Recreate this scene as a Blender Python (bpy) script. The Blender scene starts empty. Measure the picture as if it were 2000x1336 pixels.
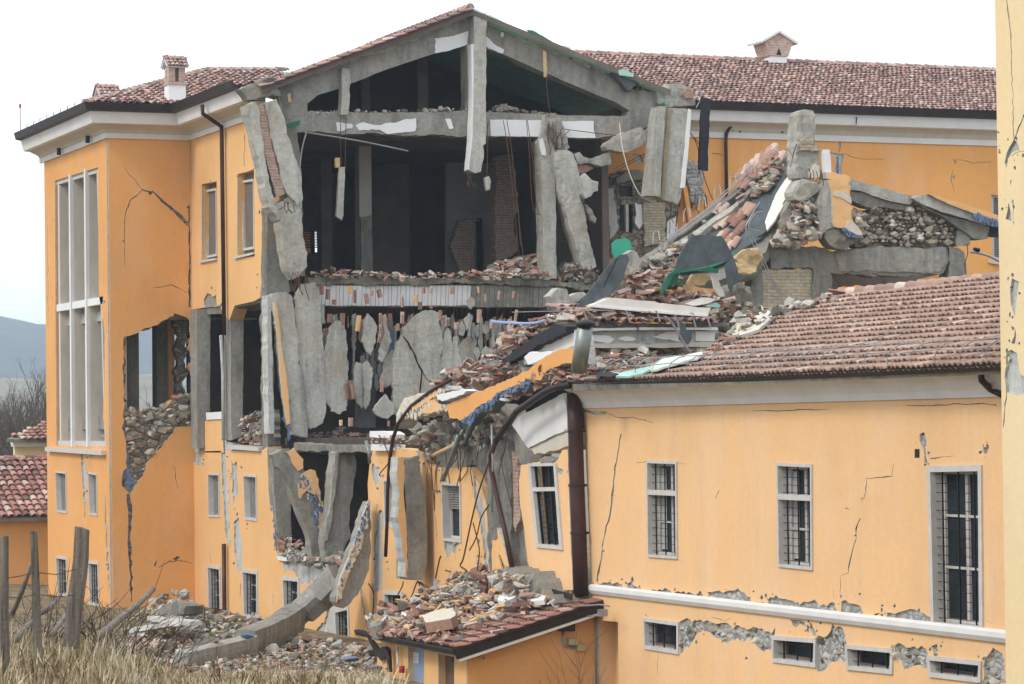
import bpy, bmesh, math, random
import numpy as np
from mathutils import Vector, Matrix, Quaternion, noise
from mathutils.geometry import delaunay_2d_cdt

R = math.radians
SC = bpy.context.scene
COL = SC.collection
EYE = 5.6                      # the photographer stands on the bank, 5.6 m above the foot of the facade

# ------------------------------------------------------------------ camera
FPX, CX, CY = 5500.0, 1000.0, 668.0       # focal length and centre, in photo pixels
YAW, PITCH, ROLL = R(22.5), R(1.54), 0.0125
f0 = Vector((math.sin(YAW), math.cos(YAW), 0))
r0 = Vector((math.cos(YAW), -math.sin(YAW), 0))
FW = f0 * math.cos(PITCH) + Vector((0, 0, math.sin(PITCH)))
u0 = r0.cross(FW)
RT = r0 * math.cos(ROLL) - u0 * math.sin(ROLL)
UP = u0 * math.cos(ROLL) + r0 * math.sin(ROLL)
CAM = Vector((0, 0, EYE))
cd = bpy.data.cameras.new('camera')
cd.sensor_width = 36.0
cd.lens = 36.0 * FPX / 2000.0
cd.clip_start = 0.5
cd.clip_end = 20000
cam = bpy.data.objects.new('camera', cd)
COL.objects.link(cam)
m3 = Matrix((RT, UP, -FW)).transposed()
cam.matrix_world = Matrix.Translation(CAM) @ m3.to_4x4()
SC.camera = cam

# ------------------------------------------------------------------ sky, sun, exposure
SUN = Vector((-0.82, -0.24, 0.80)).normalized()
w = bpy.data.worlds.new("World")
SC.world = w
w.use_nodes = True
nt = w.node_tree
bg = nt.nodes['Background']
sky = nt.nodes.new('ShaderNodeTexSky')
sky.sky_type = 'NISHITA'
sky.sun_disc = False
sky.sun_elevation = math.asin(SUN.z)
sky.sun_rotation = math.atan2(SUN.x, SUN.y)
mx = nt.nodes.new('ShaderNodeMix')
mx.data_type = 'RGBA'
mx.inputs['Factor'].default_value = 0.86            # the high overcast in front of the clear sky
nt.links.new(sky.outputs[0], mx.inputs['A'])
mx.inputs['B'].default_value = (11.6, 11.9, 12.6, 1)
nt.links.new(mx.outputs['Result'], bg.inputs['Color'])
bg.inputs['Strength'].default_value = 0.11
sl = bpy.data.lights.new('sun', 'SUN')
sl.energy = 1.5
sl.angle = R(14)
sl.color = (1.0, 0.95, 0.86)
so = bpy.data.objects.new('sun', sl)
so.rotation_euler = SUN.to_track_quat('Z', 'Y').to_euler()
so.location = (-60, -30, 80)
COL.objects.link(so)
SC.view_settings.view_transform = 'Standard'
SC.view_settings.look = 'None'
SC.view_settings.exposure = 0.22
SC.view_settings.gamma = 1
SC.cycles.max_bounces = 6
SC.cycles.diffuse_bounces = 3
SC.cycles.volume_bounces = 1

rng = random.Random(7)

# ------------------------------------------------------------------ materials
def _nodes(name):
    m = bpy.data.materials.new(name)
    m.use_nodes = True
    t = m.node_tree
    b = t.nodes['Principled BSDF']
    b.inputs['Specular IOR Level'].default_value = 0.25
    return m, t, b

def _noise(t, vec, scale, detail=5, rough=.6, sc=(1, 1, 1)):
    mp = t.nodes.new('ShaderNodeMapping')
    mp.inputs['Scale'].default_value = sc
    t.links.new(vec, mp.inputs['Vector'])
    n = t.nodes.new('ShaderNodeTexNoise')
    n.inputs['Scale'].default_value = scale
    n.inputs['Detail'].default_value = detail
    n.inputs['Roughness'].default_value = rough
    t.links.new(mp.outputs[0], n.inputs['Vector'])
    return n.outputs['Fac']

def _ramp(t, fac, stops):
    r = t.nodes.new('ShaderNodeValToRGB')
    e = r.color_ramp.elements
    while len(e) < len(stops):
        e.new(.5)
    for i, (p, c) in enumerate(stops):
        e[i].position = p
        e[i].color = (*c, 1)
    t.links.new(fac, r.inputs['Fac'])
    return r.outputs['Color']

def _mix(t, a, b, fac, mode='MIX'):
    n = t.nodes.new('ShaderNodeMix')
    n.data_type = 'RGBA'
    n.blend_type = mode
    for key, v in (('A', a), ('B', b), ('Factor', fac)):
        if isinstance(v, (int, float)):
            n.inputs[key].default_value = v
        elif isinstance(v, tuple):
            n.inputs[key].default_value = (*v, 1)
        else:
            t.links.new(v, n.inputs[key])
    return n.outputs['Result']

def _bump(t, b, h, strength, dist=.02):
    n = t.nodes.new('ShaderNodeBump')
    n.inputs['Strength'].default_value = strength
    n.inputs['Distance'].default_value = dist
    t.links.new(h, n.inputs['Height'])
    t.links.new(n.outputs[0], b.inputs['Normal'])

def _pos(t):
    return t.nodes.new('ShaderNodeNewGeometry').outputs['Position']

def mul(c, k):
    return tuple(min(1, x * k) for x in c)

def mat_plain(name, c, rough=.6, metal=0, var=.25, scale=3, bump=.15, spec=.25, streak=1.0):
    m, t, b = _nodes(name)
    p = _pos(t)
    n = _noise(t, p, scale, 6, .65, (1, 1, streak))
    col = _ramp(t, n, [(.25, mul(c, 1 - var)), (.75, mul(c, 1 + var))])
    t.links.new(col, b.inputs['Base Color'])
    b.inputs['Roughness'].default_value = rough
    b.inputs['Metallic'].default_value = metal
    b.inputs['Specular IOR Level'].default_value = spec
    if bump:
        _bump(t, b, _noise(t, p, 25, 6, .7), bump)
    return m

def mat_plaster(name, c, stain=(.40, .36, .30), amt=.22):
    m, t, b = _nodes(name)
    p = _pos(t)
    big = _noise(t, p, .28, 7, .62)
    col = _ramp(t, big, [(.28, mul(c, .88)), (.5, c), (.72, mul(c, 1.06))])
    fade = _noise(t, p, .8, 5, .6, (1, 1, .35))           # faded, whiter areas
    k0 = _ramp(t, fade, [(.48, (0, 0, 0)), (.78, (.30, .30, .30))])
    col = _mix(t, col, tuple(x + (.80 - x) * .45 for x in c), k0)
    st = _noise(t, p, 2.2, 8, .72, (1, 1, .12))           # rain streaks
    k = _ramp(t, st, [(.54, (0, 0, 0)), (.82, (amt, amt, amt))])
    col = _mix(t, col, stain, k)
    sp = _noise(t, p, 3.4, 9, .78)                        # small bare and dirty specks
    k2 = _ramp(t, sp, [(.66, (0, 0, 0)), (.74, (amt * 1.6,) * 3)])
    col = _mix(t, col, stain, k2)
    fine = _noise(t, p, 9, 6, .8)
    f2 = _ramp(t, fine, [(.2, (.91, .91, .91)), (.8, (1.05, 1.05, 1.05))])
    col = _mix(t, col, f2, 1.0, 'MULTIPLY')
    t.links.new(col, b.inputs['Base Color'])
    b.inputs['Roughness'].default_value = .95
    b.inputs['Specular IOR Level'].default_value = .08
    _bump(t, b, _noise(t, p, 5, 9, .75), .3, .03)
    return m

def mat_concrete(name, c, dark=.55, light=1.25, bump=.6, tint=(.40, .31, .20)):
    m, t, b = _nodes(name)
    p = _pos(t)
    n1 = _noise(t, p, 1.1, 10, .72, (1, 1, .45))
    col = _ramp(t, n1, [(.30, mul(c, dark)), (.48, mul(c, .95)), (.70, mul(c, light))])
    st = _noise(t, p, 3.2, 8, .7, (1, 1, .1))                 # run-off streaks
    k = _ramp(t, st, [(.30, (.58, .58, .60)), (.52, (1, 1, 1)), (.78, (1.12, 1.11, 1.08))])
    col = _mix(t, col, k, .8, 'MULTIPLY')
    n2 = _noise(t, p, 9, 10, .82)                             # aggregate
    f = _ramp(t, n2, [(.30, (.50, .50, .50)), (.45, (.92, .92, .92)), (.72, (1.28, 1.28, 1.27))])
    col = _mix(t, col, f, 1.0, 'MULTIPLY')
    n3 = _noise(t, p, .7, 6, .65)
    k = _ramp(t, n3, [(.50, (0, 0, 0)), (.74, (.5, .5, .5))])
    col = _mix(t, col, tint, k)
    t.links.new(col, b.inputs['Base Color'])
    b.inputs['Roughness'].default_value = .97
    b.inputs['Specular IOR Level'].default_value = .06
    _bump(t, b, _noise(t, p, 6, 12, .85), bump, .12)
    return m

def mat_tile(name, stops, speck=.5):
    m, t, b = _nodes(name)
    a = t.nodes.new('ShaderNodeAttribute')
    a.attribute_name = 'tint'
    col = _ramp(t, a.outputs['Fac'], stops)
    p = _pos(t)
    n = _noise(t, p, 11, 6, .75)
    f = _ramp(t, n, [(.3, (.68, .68, .7)), (.72, (1.18, 1.18, 1.16))])
    col = _mix(t, col, f, speck, 'MULTIPLY')
    big = _noise(t, p, .55, 4, .6)
    f2 = _ramp(t, big, [(.35, (.8, .8, .82)), (.65, (1.08, 1.06, 1.05))])
    col = _mix(t, col, f2, .8, 'MULTIPLY')
    t.links.new(col, b.inputs['Base Color'])
    b.inputs['Roughness'].default_value = .9
    _bump(t, b, n, .35, .02)
    return m

def mat_masonry(name, kind, c1, c2, mortar, scale=1.0):
    m, t, b = _nodes(name)
    p = _pos(t)
    sep = t.nodes.new('ShaderNodeSeparateXYZ')
    t.links.new(p, sep.inputs[0])
    ad = t.nodes.new('ShaderNodeMath')
    t.links.new(sep.outputs[0], ad.inputs[0])
    t.links.new(sep.outputs[1], ad.inputs[1])
    cb = t.nodes.new('ShaderNodeCombineXYZ')
    t.links.new(ad.outputs[0], cb.inputs[0])
    t.links.new(sep.outputs[2], cb.inputs[1])
    wob = t.nodes.new('ShaderNodeTexNoise')
    wob.inputs['Scale'].default_value = 2.5
    t.links.new(p, wob.inputs['Vector'])
    vec = t.nodes.new('ShaderNodeVectorMath')
    vec.operation = 'MULTIPLY_ADD'
    t.links.new(wob.outputs['Color'], vec.inputs[0])
    vec.inputs[1].default_value = (.08, .08, 0)
    t.links.new(cb.outputs[0], vec.inputs[2])
    if kind == 'brick':
        n = t.nodes.new('ShaderNodeTexBrick')
        n.inputs['Scale'].default_value = scale
        n.inputs['Brick Width'].default_value = .28
        n.inputs['Row Height'].default_value = .085
        n.inputs['Mortar Size'].default_value = .012
        n.inputs['Color1'].default_value = (*c1, 1)
        n.inputs['Color2'].default_value = (*c2, 1)
        n.inputs['Mortar'].default_value = (*mortar, 1)
        t.links.new(vec.outputs[0], n.inputs['Vector'])
        col = n.outputs['Color']
        h = n.outputs['Fac']
        sgn = -.8
    else:
        v = t.nodes.new('ShaderNodeTexVoronoi')
        v.feature = 'DISTANCE_TO_EDGE'
        v.inputs['Scale'].default_value = scale
        mp = t.nodes.new('ShaderNodeMapping')
        mp.inputs['Scale'].default_value = (.75, 1.25, 1)
        t.links.new(vec.outputs[0], mp.inputs['Vector'])
        t.links.new(mp.outputs[0], v.inputs['Vector'])
        v2 = t.nodes.new('ShaderNodeTexVoronoi')
        v2.inputs['Scale'].default_value = scale
        t.links.new(mp.outputs[0], v2.inputs['Vector'])
        sp = t.nodes.new('ShaderNodeSeparateColor')
        t.links.new(v2.outputs['Color'], sp.inputs[0])
        cc = _ramp(t, sp.outputs[0], [(0, c1), (1, c2)])
        k = _ramp(t, v.outputs['Distance'], [(.02, (0, 0, 0)), (.09, (1, 1, 1))])
        col = _mix(t, mortar, cc, k)
        h = v.outputs['Distance']
        sgn = 1.0
    n2 = _noise(t, p, 7, 7, .75)
    f = _ramp(t, n2, [(.3, (.66, .66, .66)), (.7, (1.2, 1.2, 1.2))])
    col = _mix(t, col, f, 1.0, 'MULTIPLY')
    t.links.new(col, b.inputs['Base Color'])
    b.inputs['Roughness'].default_value = .95
    _bump(t, b, h, sgn, .06)
    return m

def mat_glass(name, c=(.02, .025, .03)):
    m, t, b = _nodes(name)
    p = _pos(t)
    col = _ramp(t, _noise(t, p, 1.2, 3), [(.3, mul(c, .5)), (.7, mul(c, 1.6))])
    t.links.new(col, b.inputs['Base Color'])
    b.inputs['Roughness'].default_value = .2
    b.inputs['Specular IOR Level'].default_value = .12
    return m

def mat_tint(name, stops, rough=.95):
    m, t, b = _nodes(name)
    a = t.nodes.new('ShaderNodeAttribute')
    a.attribute_name = 'tint'
    col = _ramp(t, a.outputs['Fac'], stops)
    n = _noise(t, _pos(t), 18, 6, .75)
    f = _ramp(t, n, [(.3, (.7, .7, .7)), (.7, (1.16, 1.16, 1.16))])
    col = _mix(t, col, f, 1.0, 'MULTIPLY')
    t.links.new(col, b.inputs['Base Color'])
    b.inputs['Roughness'].default_value = rough
    b.inputs['Specular IOR Level'].default_value = .1
    _bump(t, b, n, .4, .03)
    return m

ORANGE = mat_plaster('orange_plaster', (.74, .375, .135))
OCHRE = mat_plaster('lit_orange_plaster', (.77, .45, .197), amt=.28)  # the orange paint again, sunlight on the long facade put into its colour
PALEOCHRE = mat_plaster('pale_ochre_plaster', (.80, .502, .255), amt=.32)
CREAM = mat_plaster('cream_plaster', (.78, .61, .35), amt=.12)
REARORANGE = mat_plaster('rear_orange_plaster', (.78, .385, .125))
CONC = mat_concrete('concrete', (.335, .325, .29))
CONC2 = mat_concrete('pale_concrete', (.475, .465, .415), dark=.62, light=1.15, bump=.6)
CONCD = mat_concrete('dark_concrete', (.25, .245, .215))  # same grey as the plain concrete, only darker
RENDERGREY = mat_concrete('grey_render', (.53, .535, .51), dark=.75, light=1.15, bump=.4, tint=(.5, .42, .3))
WHITE = mat_plain('white_paint', (.74, .74, .73), .7, var=.06, scale=2, bump=.1)
CORNICE = mat_plain('cornice_white', (.70, .69, .67), .8, var=.10, scale=1.5, bump=.1)
SOFFIT = mat_plain('soffit_beige', (.55, .51, .43), .9, var=.1)
TRAVERTINE = mat_plain('travertine', (.60, .545, .465), .8, var=.16, scale=3, bump=.2, streak=.35)
STONEFRAME = mat_plain('stone_frame', (.53, .505, .47), .8, var=.14, scale=5, bump=.2)
METALDK = mat_plain('dark_gutter_metal', (.035, .028, .028), .5, .3, var=.3, bump=.05)
METALBR = mat_plain('brown_downpipe', (.055, .025, .022), .45, .2, var=.45, scale=2, bump=.05)
STEEL = mat_plain('zinc_steel', (.23, .25, .23), .45, .7, var=.35, scale=2.5, bump=.05)
GALV = mat_plain('galvanised_rod', (.33, .33, .34), .5, .5, var=.2, bump=0)
RUST = mat_plain('rusty_iron', (.11, .055, .035), .9, .1, var=.45, scale=6, bump=.1)
IRON = mat_plain('black_iron', (.012, .013, .016), .5, .2, var=.2, bump=0)
GLASS = mat_glass('window_glass')
SHUTTER = mat_plain('grey_shutter', (.24, .23, .22), .7, var=.15)
BLIND = mat_plain('brown_blind', (.17, .13, .11), .8, var=.2)
CURTAIN = mat_plain('curtain', (.50, .49, .46), .9, var=.15, scale=4)
INTER = mat_plain('shaded_interior_plaster', (.165, .132, .112), .95, var=.28, scale=.9, bump=.2)  # darkened base colour holds the shade of the open rooms
INTERD = mat_plain('dark_interior', (.08, .062, .052), .95, var=.35, scale=.9, bump=.2)  # darker again, the gloom of the deepest rooms put into the colour
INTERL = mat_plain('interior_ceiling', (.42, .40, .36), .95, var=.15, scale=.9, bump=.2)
BLUE = mat_plain('blue_undercoat', (.12, .18, .30), .85, var=.4, scale=5, bump=.3)
MEMB = mat_plain('slate_membrane', (.088, .104, .108), .85, var=.4, scale=3.5, bump=.5)
BITUM = mat_plain('bitumen', (.022, .022, .025), .7, var=.4, scale=4, bump=.3)
GREEN = mat_plain('green_membrane', (.025, .13, .085), .6, var=.3, scale=3, bump=.1)
GREENP = mat_plain('pale_green_film', (.38, .62, .54), .6, var=.2, scale=3, bump=.1)
BOARD = mat_plain('white_board', (.74, .70, .63), .85, var=.12, scale=3, bump=.25)
WOOD = mat_plain('weathered_wood', (.16, .135, .11), .95, var=.85, scale=16, bump=1.0, streak=.08)
STICK = mat_plain('grey_stick', (.20, .175, .15), .95, var=.4, scale=8, bump=.4)
TWIG = mat_plain('twig_bark', (.085, .065, .052), .95, var=.4, scale=5, bump=.2)
TIMBER = mat_plain('splintered_timber', (.50, .36, .19), .9, var=.35, scale=5, bump=.3)
DOORBLUE = mat_plain('blue_grey_door', (.25, .32, .42), .6, var=.1, bump=.05)
DOORBR = mat_plain('brown_door', (.13, .085, .05), .6, var=.25, bump=.05)
BOXBEIGE = mat_plain('beige_box', (.44, .38, .24), .6, var=.1, bump=.03)
REDP = mat_plain('red_paint', (.42, .03, .03), .5, var=.2, bump=.05)
PAPER = mat_plain('paper', (.75, .75, .72), .8, var=.06)
INK = mat_plain('printed_ink', (.12, .12, .13), .8, var=.1, bump=0)
BLUESHEET = mat_plain('blue_panel', (.26, .38, .62), .6, var=.15)
BRICK = mat_masonry('brickwork', 'brick', (.36, .20, .155), (.45, .28, .22), (.42, .38, .33))
PALEBRICK = mat_masonry('pale_brickwork', 'brick', (.50, .43, .31), (.42, .36, .25), (.30, .26, .20))
CHIMBRICK = mat_masonry('chimney_brick', 'brick', (.44, .29, .23), (.52, .37, .30), (.50, .44, .39))
STONEWALL = mat_masonry('rubble_stone', 'stone', (.25, .225, .18), (.47, .44, .37), (.16, .14, .115), 4.5)
GREYSTONE = mat_masonry('grey_stone', 'stone', (.34, .34, .325), (.54, .53, .50), (.25, .245, .23), 6.5)
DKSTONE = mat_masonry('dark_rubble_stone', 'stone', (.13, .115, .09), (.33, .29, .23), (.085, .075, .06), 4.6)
TILE = mat_tile('roof_tiles', [(0, (.29, .20, .155)), (.3, (.37, .25, .195)), (.65, (.43, .295, .23)), (.9, (.48, .345, .28)), (.97, (.58, .48, .40)), (1, (.62, .53, .46))])
TILEM = mat_tile('mottled_roof_tiles', [(0, (.24, .18, .165)), (.3, (.36, .235, .20)), (.55, (.46, .29, .24)), (.75, (.50, .345, .295)), (.9, (.53, .41, .365)), (1, (.62, .54, .50))])
TILER = mat_tile('red_roof_tiles', [(0, (.15, .10, .085)), (.35, (.31, .155, .12)), (.65, (.40, .205, .16)), (.85, (.48, .31, .25)), (1, (.58, .48, .42))])
RUB_BRICK = mat_tint('terracotta_rubble', [(0, (.22, .13, .10)), (.35, (.36, .205, .155)), (.7, (.48, .315, .245)), (.9, (.57, .44, .37)), (1, (.63, .54, .48))])
RUB_GREY = mat_tint('concrete_rubble', [(0, (.11, .10, .085)), (.4, (.25, .235, .205)), (.8, (.42, .40, .355)), (1, (.62, .60, .56))])
RUB_PALE = mat_tint('plaster_rubble', [(0, (.50, .44, .35)), (.5, (.66, .60, .50)), (.8, (.74, .70, .64)), (1, (.80, .78, .74))])
RUB_OCHRE = mat_tint('painted_rubble', [(0, (.62, .38, .15)), (.5, (.74, .50, .24)), (1, (.80, .66, .42))])
STRAW = mat_tint('dry_grass', [(0, (.10, .075, .045)), (.25, (.24, .165, .085)), (.45, (.37, .285, .16)), (.75, (.52, .44, .29)), (1, (.68, .62, .47))])
STONES = mat_tint('loose_stones', [(0, (.19, .16, .12)), (.4, (.36, .31, .24)), (.75, (.49, .435, .35)), (1, (.60, .56, .48))])
# ------------------------------------------------------------------ pixels of the photograph -> places in the world
def ray(x, y):
    return (FW * FPX + RT * (x - CX) - UP * (y - CY)).normalized()

def proj(p):
    d = Vector(p) - CAM
    z = d.dot(FW)
    return CX + FPX * d.dot(RT) / z, CY - FPX * d.dot(UP) / z, z

class Fr:
    """a plane with its own axes: a (along), b (up), n (away from the viewer)"""
    def __init__(s, o, a, b):
        s.o, s.a, s.b = Vector(o), Vector(a).normalized(), Vector(b).normalized()
        s.n = -(s.a.cross(s.b)).normalized()
    def hit(s, x, y):
        d = ray(x, y)
        return CAM + d * ((s.o - CAM).dot(s.n) / d.dot(s.n))
    def px(s, x, y):
        q = s.hit(x, y) - s.o
        return q.dot(s.a), q.dot(s.b)
    def w(s, u, v, d=0.0):
        return s.o + s.a * u + s.b * v + s.n * d
    def shift(s, d):
        return Fr(s.o + s.n * d, s.a, s.b)

def FX(x):
    return Fr((x, 0, 0), (0, -1, 0), (0, 0, 1))
def FY(y):
    return Fr((0, y, 0), (1, 0, 0), (0, 0, 1))

ZO = {'a': (0, 80, 3.516), 'b': (0, 440, 2.9036), 'c': (0, 860, 2.807), 'd': (460, 0, 3.7037), 'e': (900, 0, 3.7037),
      'f': (460, 300, 4.175), 'g': (800, 300, 4.175), 'h': (1040, 180, 3.516), 'i': (500, 520, 3.516), 'j': (500, 840, 3.515),
      'k': (700, 840, 3.517), 'l': (700, 560, 3.929), 'm': (1040, 440, 4.174), 'n': (1380, 200, 3.181), 'o': (1060, 520, 3.516),
      'p': (1460, 520, 3.517), 'q': (1100, 840, 2.693), 'r': (1540, 840, 2.693), 's': (640, 1080, 3.448), 't': (200, 1080, 3.571),
      'u': (0, 560, 3.038), 'v': (0, 980, 3.752), 'w': (1440, 0, 3.571), 'x': (1840, 0, 1.669)}
def P(s, k=None):
    """'x,y x,y' in the photograph, or in one of its enlarged crops"""
    pts = [tuple(float(c) for c in q.split(',')) for q in s.split()]
    if k:
        x0, y0, sc = ZO[k]
        pts = [(x0 + x / sc, y0 + y / sc) for x, y in pts]
    return pts

# ------------------------------------------------------------------ objects
class MB:
    """collects shapes and links them as ONE mesh object"""
    def __init__(s):
        s.v, s.f, s.m, s.t = [], [], [], []
    def add(s, vs, fs, mi=0, tint=0.5):
        k = len(s.v)
        s.v += [tuple(q) for q in vs]
        s.f += [tuple(i + k for i in q) for q in fs]
        s.m += [mi] * len(fs)
        s.t += [tint] * len(fs)
    def box(s, c, size, rot=None, mi=0, tint=.5):
        c = Vector(c)
        hx, hy, hz = (q / 2 for q in size)
        vs = [Vector((x, y, z)) for x in (-hx, hx) for y in (-hy, hy) for z in (-hz, hz)]
        if rot is not None:
            vs = [rot @ q for q in vs]
        s.add([q + c for q in vs], [(0, 1, 3, 2), (4, 6, 7, 5), (0, 4, 5, 1), (2, 3, 7, 6), (0, 2, 6, 4), (1, 5, 7, 3)], mi, tint)
    def bar(s, p, q, w, d, up=(0, 0, 1), mi=0, tint=.5, taper=1.0):
        p, q = Vector(p), Vector(q)
        z = (q - p).normalized()
        x = z.cross(Vector(up))
        if x.length < 1e-4:
            x = z.cross(Vector((0, 1, 0)))
        x.normalize()
        y = x.cross(z)
        vs = []
        for e, k in ((p, 1), (q, taper)):
            vs += [e + x * (sx * w / 2 * k) + y * (sy * d / 2 * k) for sx, sy in ((-1, -1), (1, -1), (1, 1), (-1, 1))]
        s.add(vs, [(0, 3, 2, 1), (4, 5, 6, 7), (0, 1, 5, 4), (1, 2, 6, 5), (2, 3, 7, 6), (3, 0, 4, 7)], mi, tint)
    def tube(s, pts, r, n=6, mi=0, tint=.5, caps=True):
        pts = [Vector(q) for q in pts]
        rs = r if isinstance(r, (list, tuple)) else [r] * len(pts)
        ref = Vector((.31, .22, .92))
        vs, fs = [], []
        for i, q in enumerate(pts):
            t = (pts[min(i + 1, len(pts) - 1)] - pts[max(i - 1, 0)])
            t = t.normalized() if t.length > 1e-6 else Vector((0, 0, 1))
            x = t.cross(ref)
            if x.length < .05:
                x = t.cross(Vector((1, 0, 0)))
            x.normalize()
            y = x.cross(t)
            for k in range(n):
                a = 2 * math.pi * k / n
                vs.append(q + (x * math.cos(a) + y * math.sin(a)) * rs[i])
        for i in range(len(pts) - 1):
            for k in range(n):
                k2 = (k + 1) % n
                fs.append((i * n + k, i * n + k2, (i + 1) * n + k2, (i + 1) * n + k))
        if caps:
            fs.append(tuple(range(n))[::-1])
            fs.append(tuple((len(pts) - 1) * n + k for k in range(n)))
        s.add(vs, fs, mi, tint)
    def build(s, name, mats, par=None, smooth=False):
        me = bpy.data.meshes.new(name)
        me.from_pydata(s.v, [], s.f)
        for m in (mats if isinstance(mats, (list, tuple)) else [mats]):
            me.materials.append(m)
        me.polygons.foreach_set('material_index', s.m)
        at = me.attributes.new('tint', 'FLOAT', 'FACE')
        at.data.foreach_set('value', s.t)
        if smooth:
            me.polygons.foreach_set('use_smooth', [True] * len(s.f))
        me.update()
        o = bpy.data.objects.new(name, me)
        COL.objects.link(o)
        if par is not None:
            attach(o, par)
        return o

def wm(o):
    """world matrix without waiting for the depsgraph (things and parts are only moved, not turned)"""
    m = o.matrix_basis.copy()
    if o.parent is not None:
        m = wm(o.parent) @ o.matrix_parent_inverse @ m
    return m

def attach(o, par):
    o.parent = par
    o.matrix_parent_inverse = wm(par).inverted()

def tag(o, label=None, cat=None, group=None, kind=None):
    if label: o['label'] = label
    if cat: o['category'] = cat
    if group: o['group'] = group
    if kind: o['kind'] = kind
    return o

def thing(name, label, cat, loc=(0, 0, 0), group=None):
    o = bpy.data.objects.new(name, None)
    o.empty_display_size = .5
    o.location = loc
    COL.objects.link(o)
    return tag(o, label, cat, group, 'thing')

def base(o):
    """moves the origin of a one-mesh thing to the middle of its foot"""
    n = len(o.data.vertices)
    a = np.empty(n * 3)
    o.data.vertices.foreach_get('co', a)
    a = a.reshape(-1, 3)
    c = np.array([(a[:, 0].min() + a[:, 0].max()) / 2, (a[:, 1].min() + a[:, 1].max()) / 2, a[:, 2].min()])
    o.data.vertices.foreach_set('co', (a - c).ravel())
    o.location = Vector(c)
    o.data.update()
    for ch in o.children:
        ch.matrix_parent_inverse = wm(o).inverted()
    return o

def item(o, label, cat, group=None):
    base(o)
    return tag(o, label, cat, group, 'thing')

# ------------------------------------------------------------------ flat pieces with real thickness
def _inside(x, y, L):
    c = False
    j = len(L) - 1
    for i in range(len(L)):
        xi, yi = L[i]
        xj, yj = L[j]
        if (yi > y) != (yj > y) and x < (xj - xi) * (y - yi) / (yj - yi) + xi:
            c = not c
        j = i
    return c

def jag(L, amp, step, rg):
    """ragged outline: two octaves of noise plus a little grit"""
    out = []
    ph = rg.uniform(0, 90)
    step = min(step, .11)
    for i in range(len(L)):
        a, b = Vector(L[i]), Vector(L[(i + 1) % len(L)])
        d = b - a
        n = max(1, min(60, int(d.length / step)))
        nn = Vector((-d.y, d.x)).normalized() if d.length > 1e-6 else Vector((0, 0))
        for k in range(n):
            q = a + d * (k / n)
            e = amp * (1.9 * noise.noise(Vector((q.x * 2.6, q.y * 2.6, ph))) + 1.1 * noise.noise(Vector((q.x * 8, q.y * 8, ph + 7))) + rg.uniform(-.35, .35))
            out.append(tuple(q + nn * (e if k else e * .4)))
    return out

def fan(fr, outer, holes, t, d0, mb, mi=0, mi_side=None, px=True, jo=0, jh=0, step=.14, rg=None, wav=0):
    rg = rg or rng
    O = [fr.px(*q) for q in outer] if px else list(outer)
    Hs = [[fr.px(*q) for q in h] if px else list(h) for h in holes]
    if jo: O = jag(O, jo, step, rg)
    if jh: Hs = [jag(h, jh, step, rg) for h in Hs]
    pts, eds = [], []
    for L in [O] + Hs:
        k = len(pts)
        pts += [Vector(q) for q in L]
        eds += [(k + i, k + (i + 1) % len(L)) for i in range(len(L))]
    if wav:                                  # points inside, so a broken face is lumpy instead of flat
        xs, ys = [q[0] for q in O], [q[1] for q in O]
        g = max(step * .9, math.sqrt((max(xs) - min(xs)) * (max(ys) - min(ys)) / 1500))
        for i in range(int((max(xs) - min(xs)) / g)):
            for j in range(int((max(ys) - min(ys)) / g)):
                x, y = min(xs) + (i + .5 + rg.uniform(-.3, .3)) * g, min(ys) + (j + .5 + rg.uniform(-.3, .3)) * g
                if _inside(x, y, O) and not any(_inside(x, y, h) for h in Hs):
                    pts.append(Vector((x, y)))
    nb = sum(len(L) for L in [O] + Hs)
    V, E, F, orig, *_ = delaunay_2d_cdt(pts, eds, [], 0, 1e-5)
    tris = []
    for f in F:
        cx = sum(V[i].x for i in f) / len(f)
        cy = sum(V[i].y for i in f) / len(f)
        if _inside(cx, cy, O) and not any(_inside(cx, cy, h) for h in Hs):
            a, b, c = (V[i] for i in f[:3])
            if (b - a).cross(c - a) < 0:
                f = f[::-1]
            tris.append(tuple(f))
    used = sorted({i for f in tris for i in f})
    mp = {v: k for k, v in enumerate(used)}
    n = len(used)
    vs = []
    for i in used:
        q = fr.w(V[i].x, V[i].y, d0)
        if wav:
            e = any(k < nb for k in orig[i])
            q = q + fr.n * (wav * (1.0 * noise.noise(q * 2.3) + .55 * noise.noise(q * 7) + .5 * noise.cell(q * 3.5)) + (wav * .3 if e else 0))
        vs.append(q)
    vs += [fr.w(V[i].x, V[i].y, d0 + t) for i in used]
    front = [tuple(mp[i] for i in f) for f in tris]
    cnt = {}
    for f in front:
        for i in range(3):
            e = (f[i], f[(i + 1) % 3])
            cnt[e] = cnt.get(e, 0) + 1
    side = [(b, a, a + n, b + n) for (a, b) in cnt if (b, a) not in cnt]
    mb.add(vs, front + [tuple(i + n for i in f[::-1]) for f in front], mi)
    mb.add(vs, side, mi if mi_side is None else mi_side)
    return mb

def panel(name, fr, outer, holes=(), t=.2, d0=0., mat=None, side=None, par=None, jo=0, jh=0, px=True, step=.14, seed=None, wav=0):
    mb = MB()
    mats = [mat] + ([side] if side else [])
    fan(fr, outer, holes, t, d0, mb, 0, 1 if side else None, px, jo, jh, step, random.Random(seed) if seed is not None else rng, wav)
    return mb.build(name, mats, par)

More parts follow.
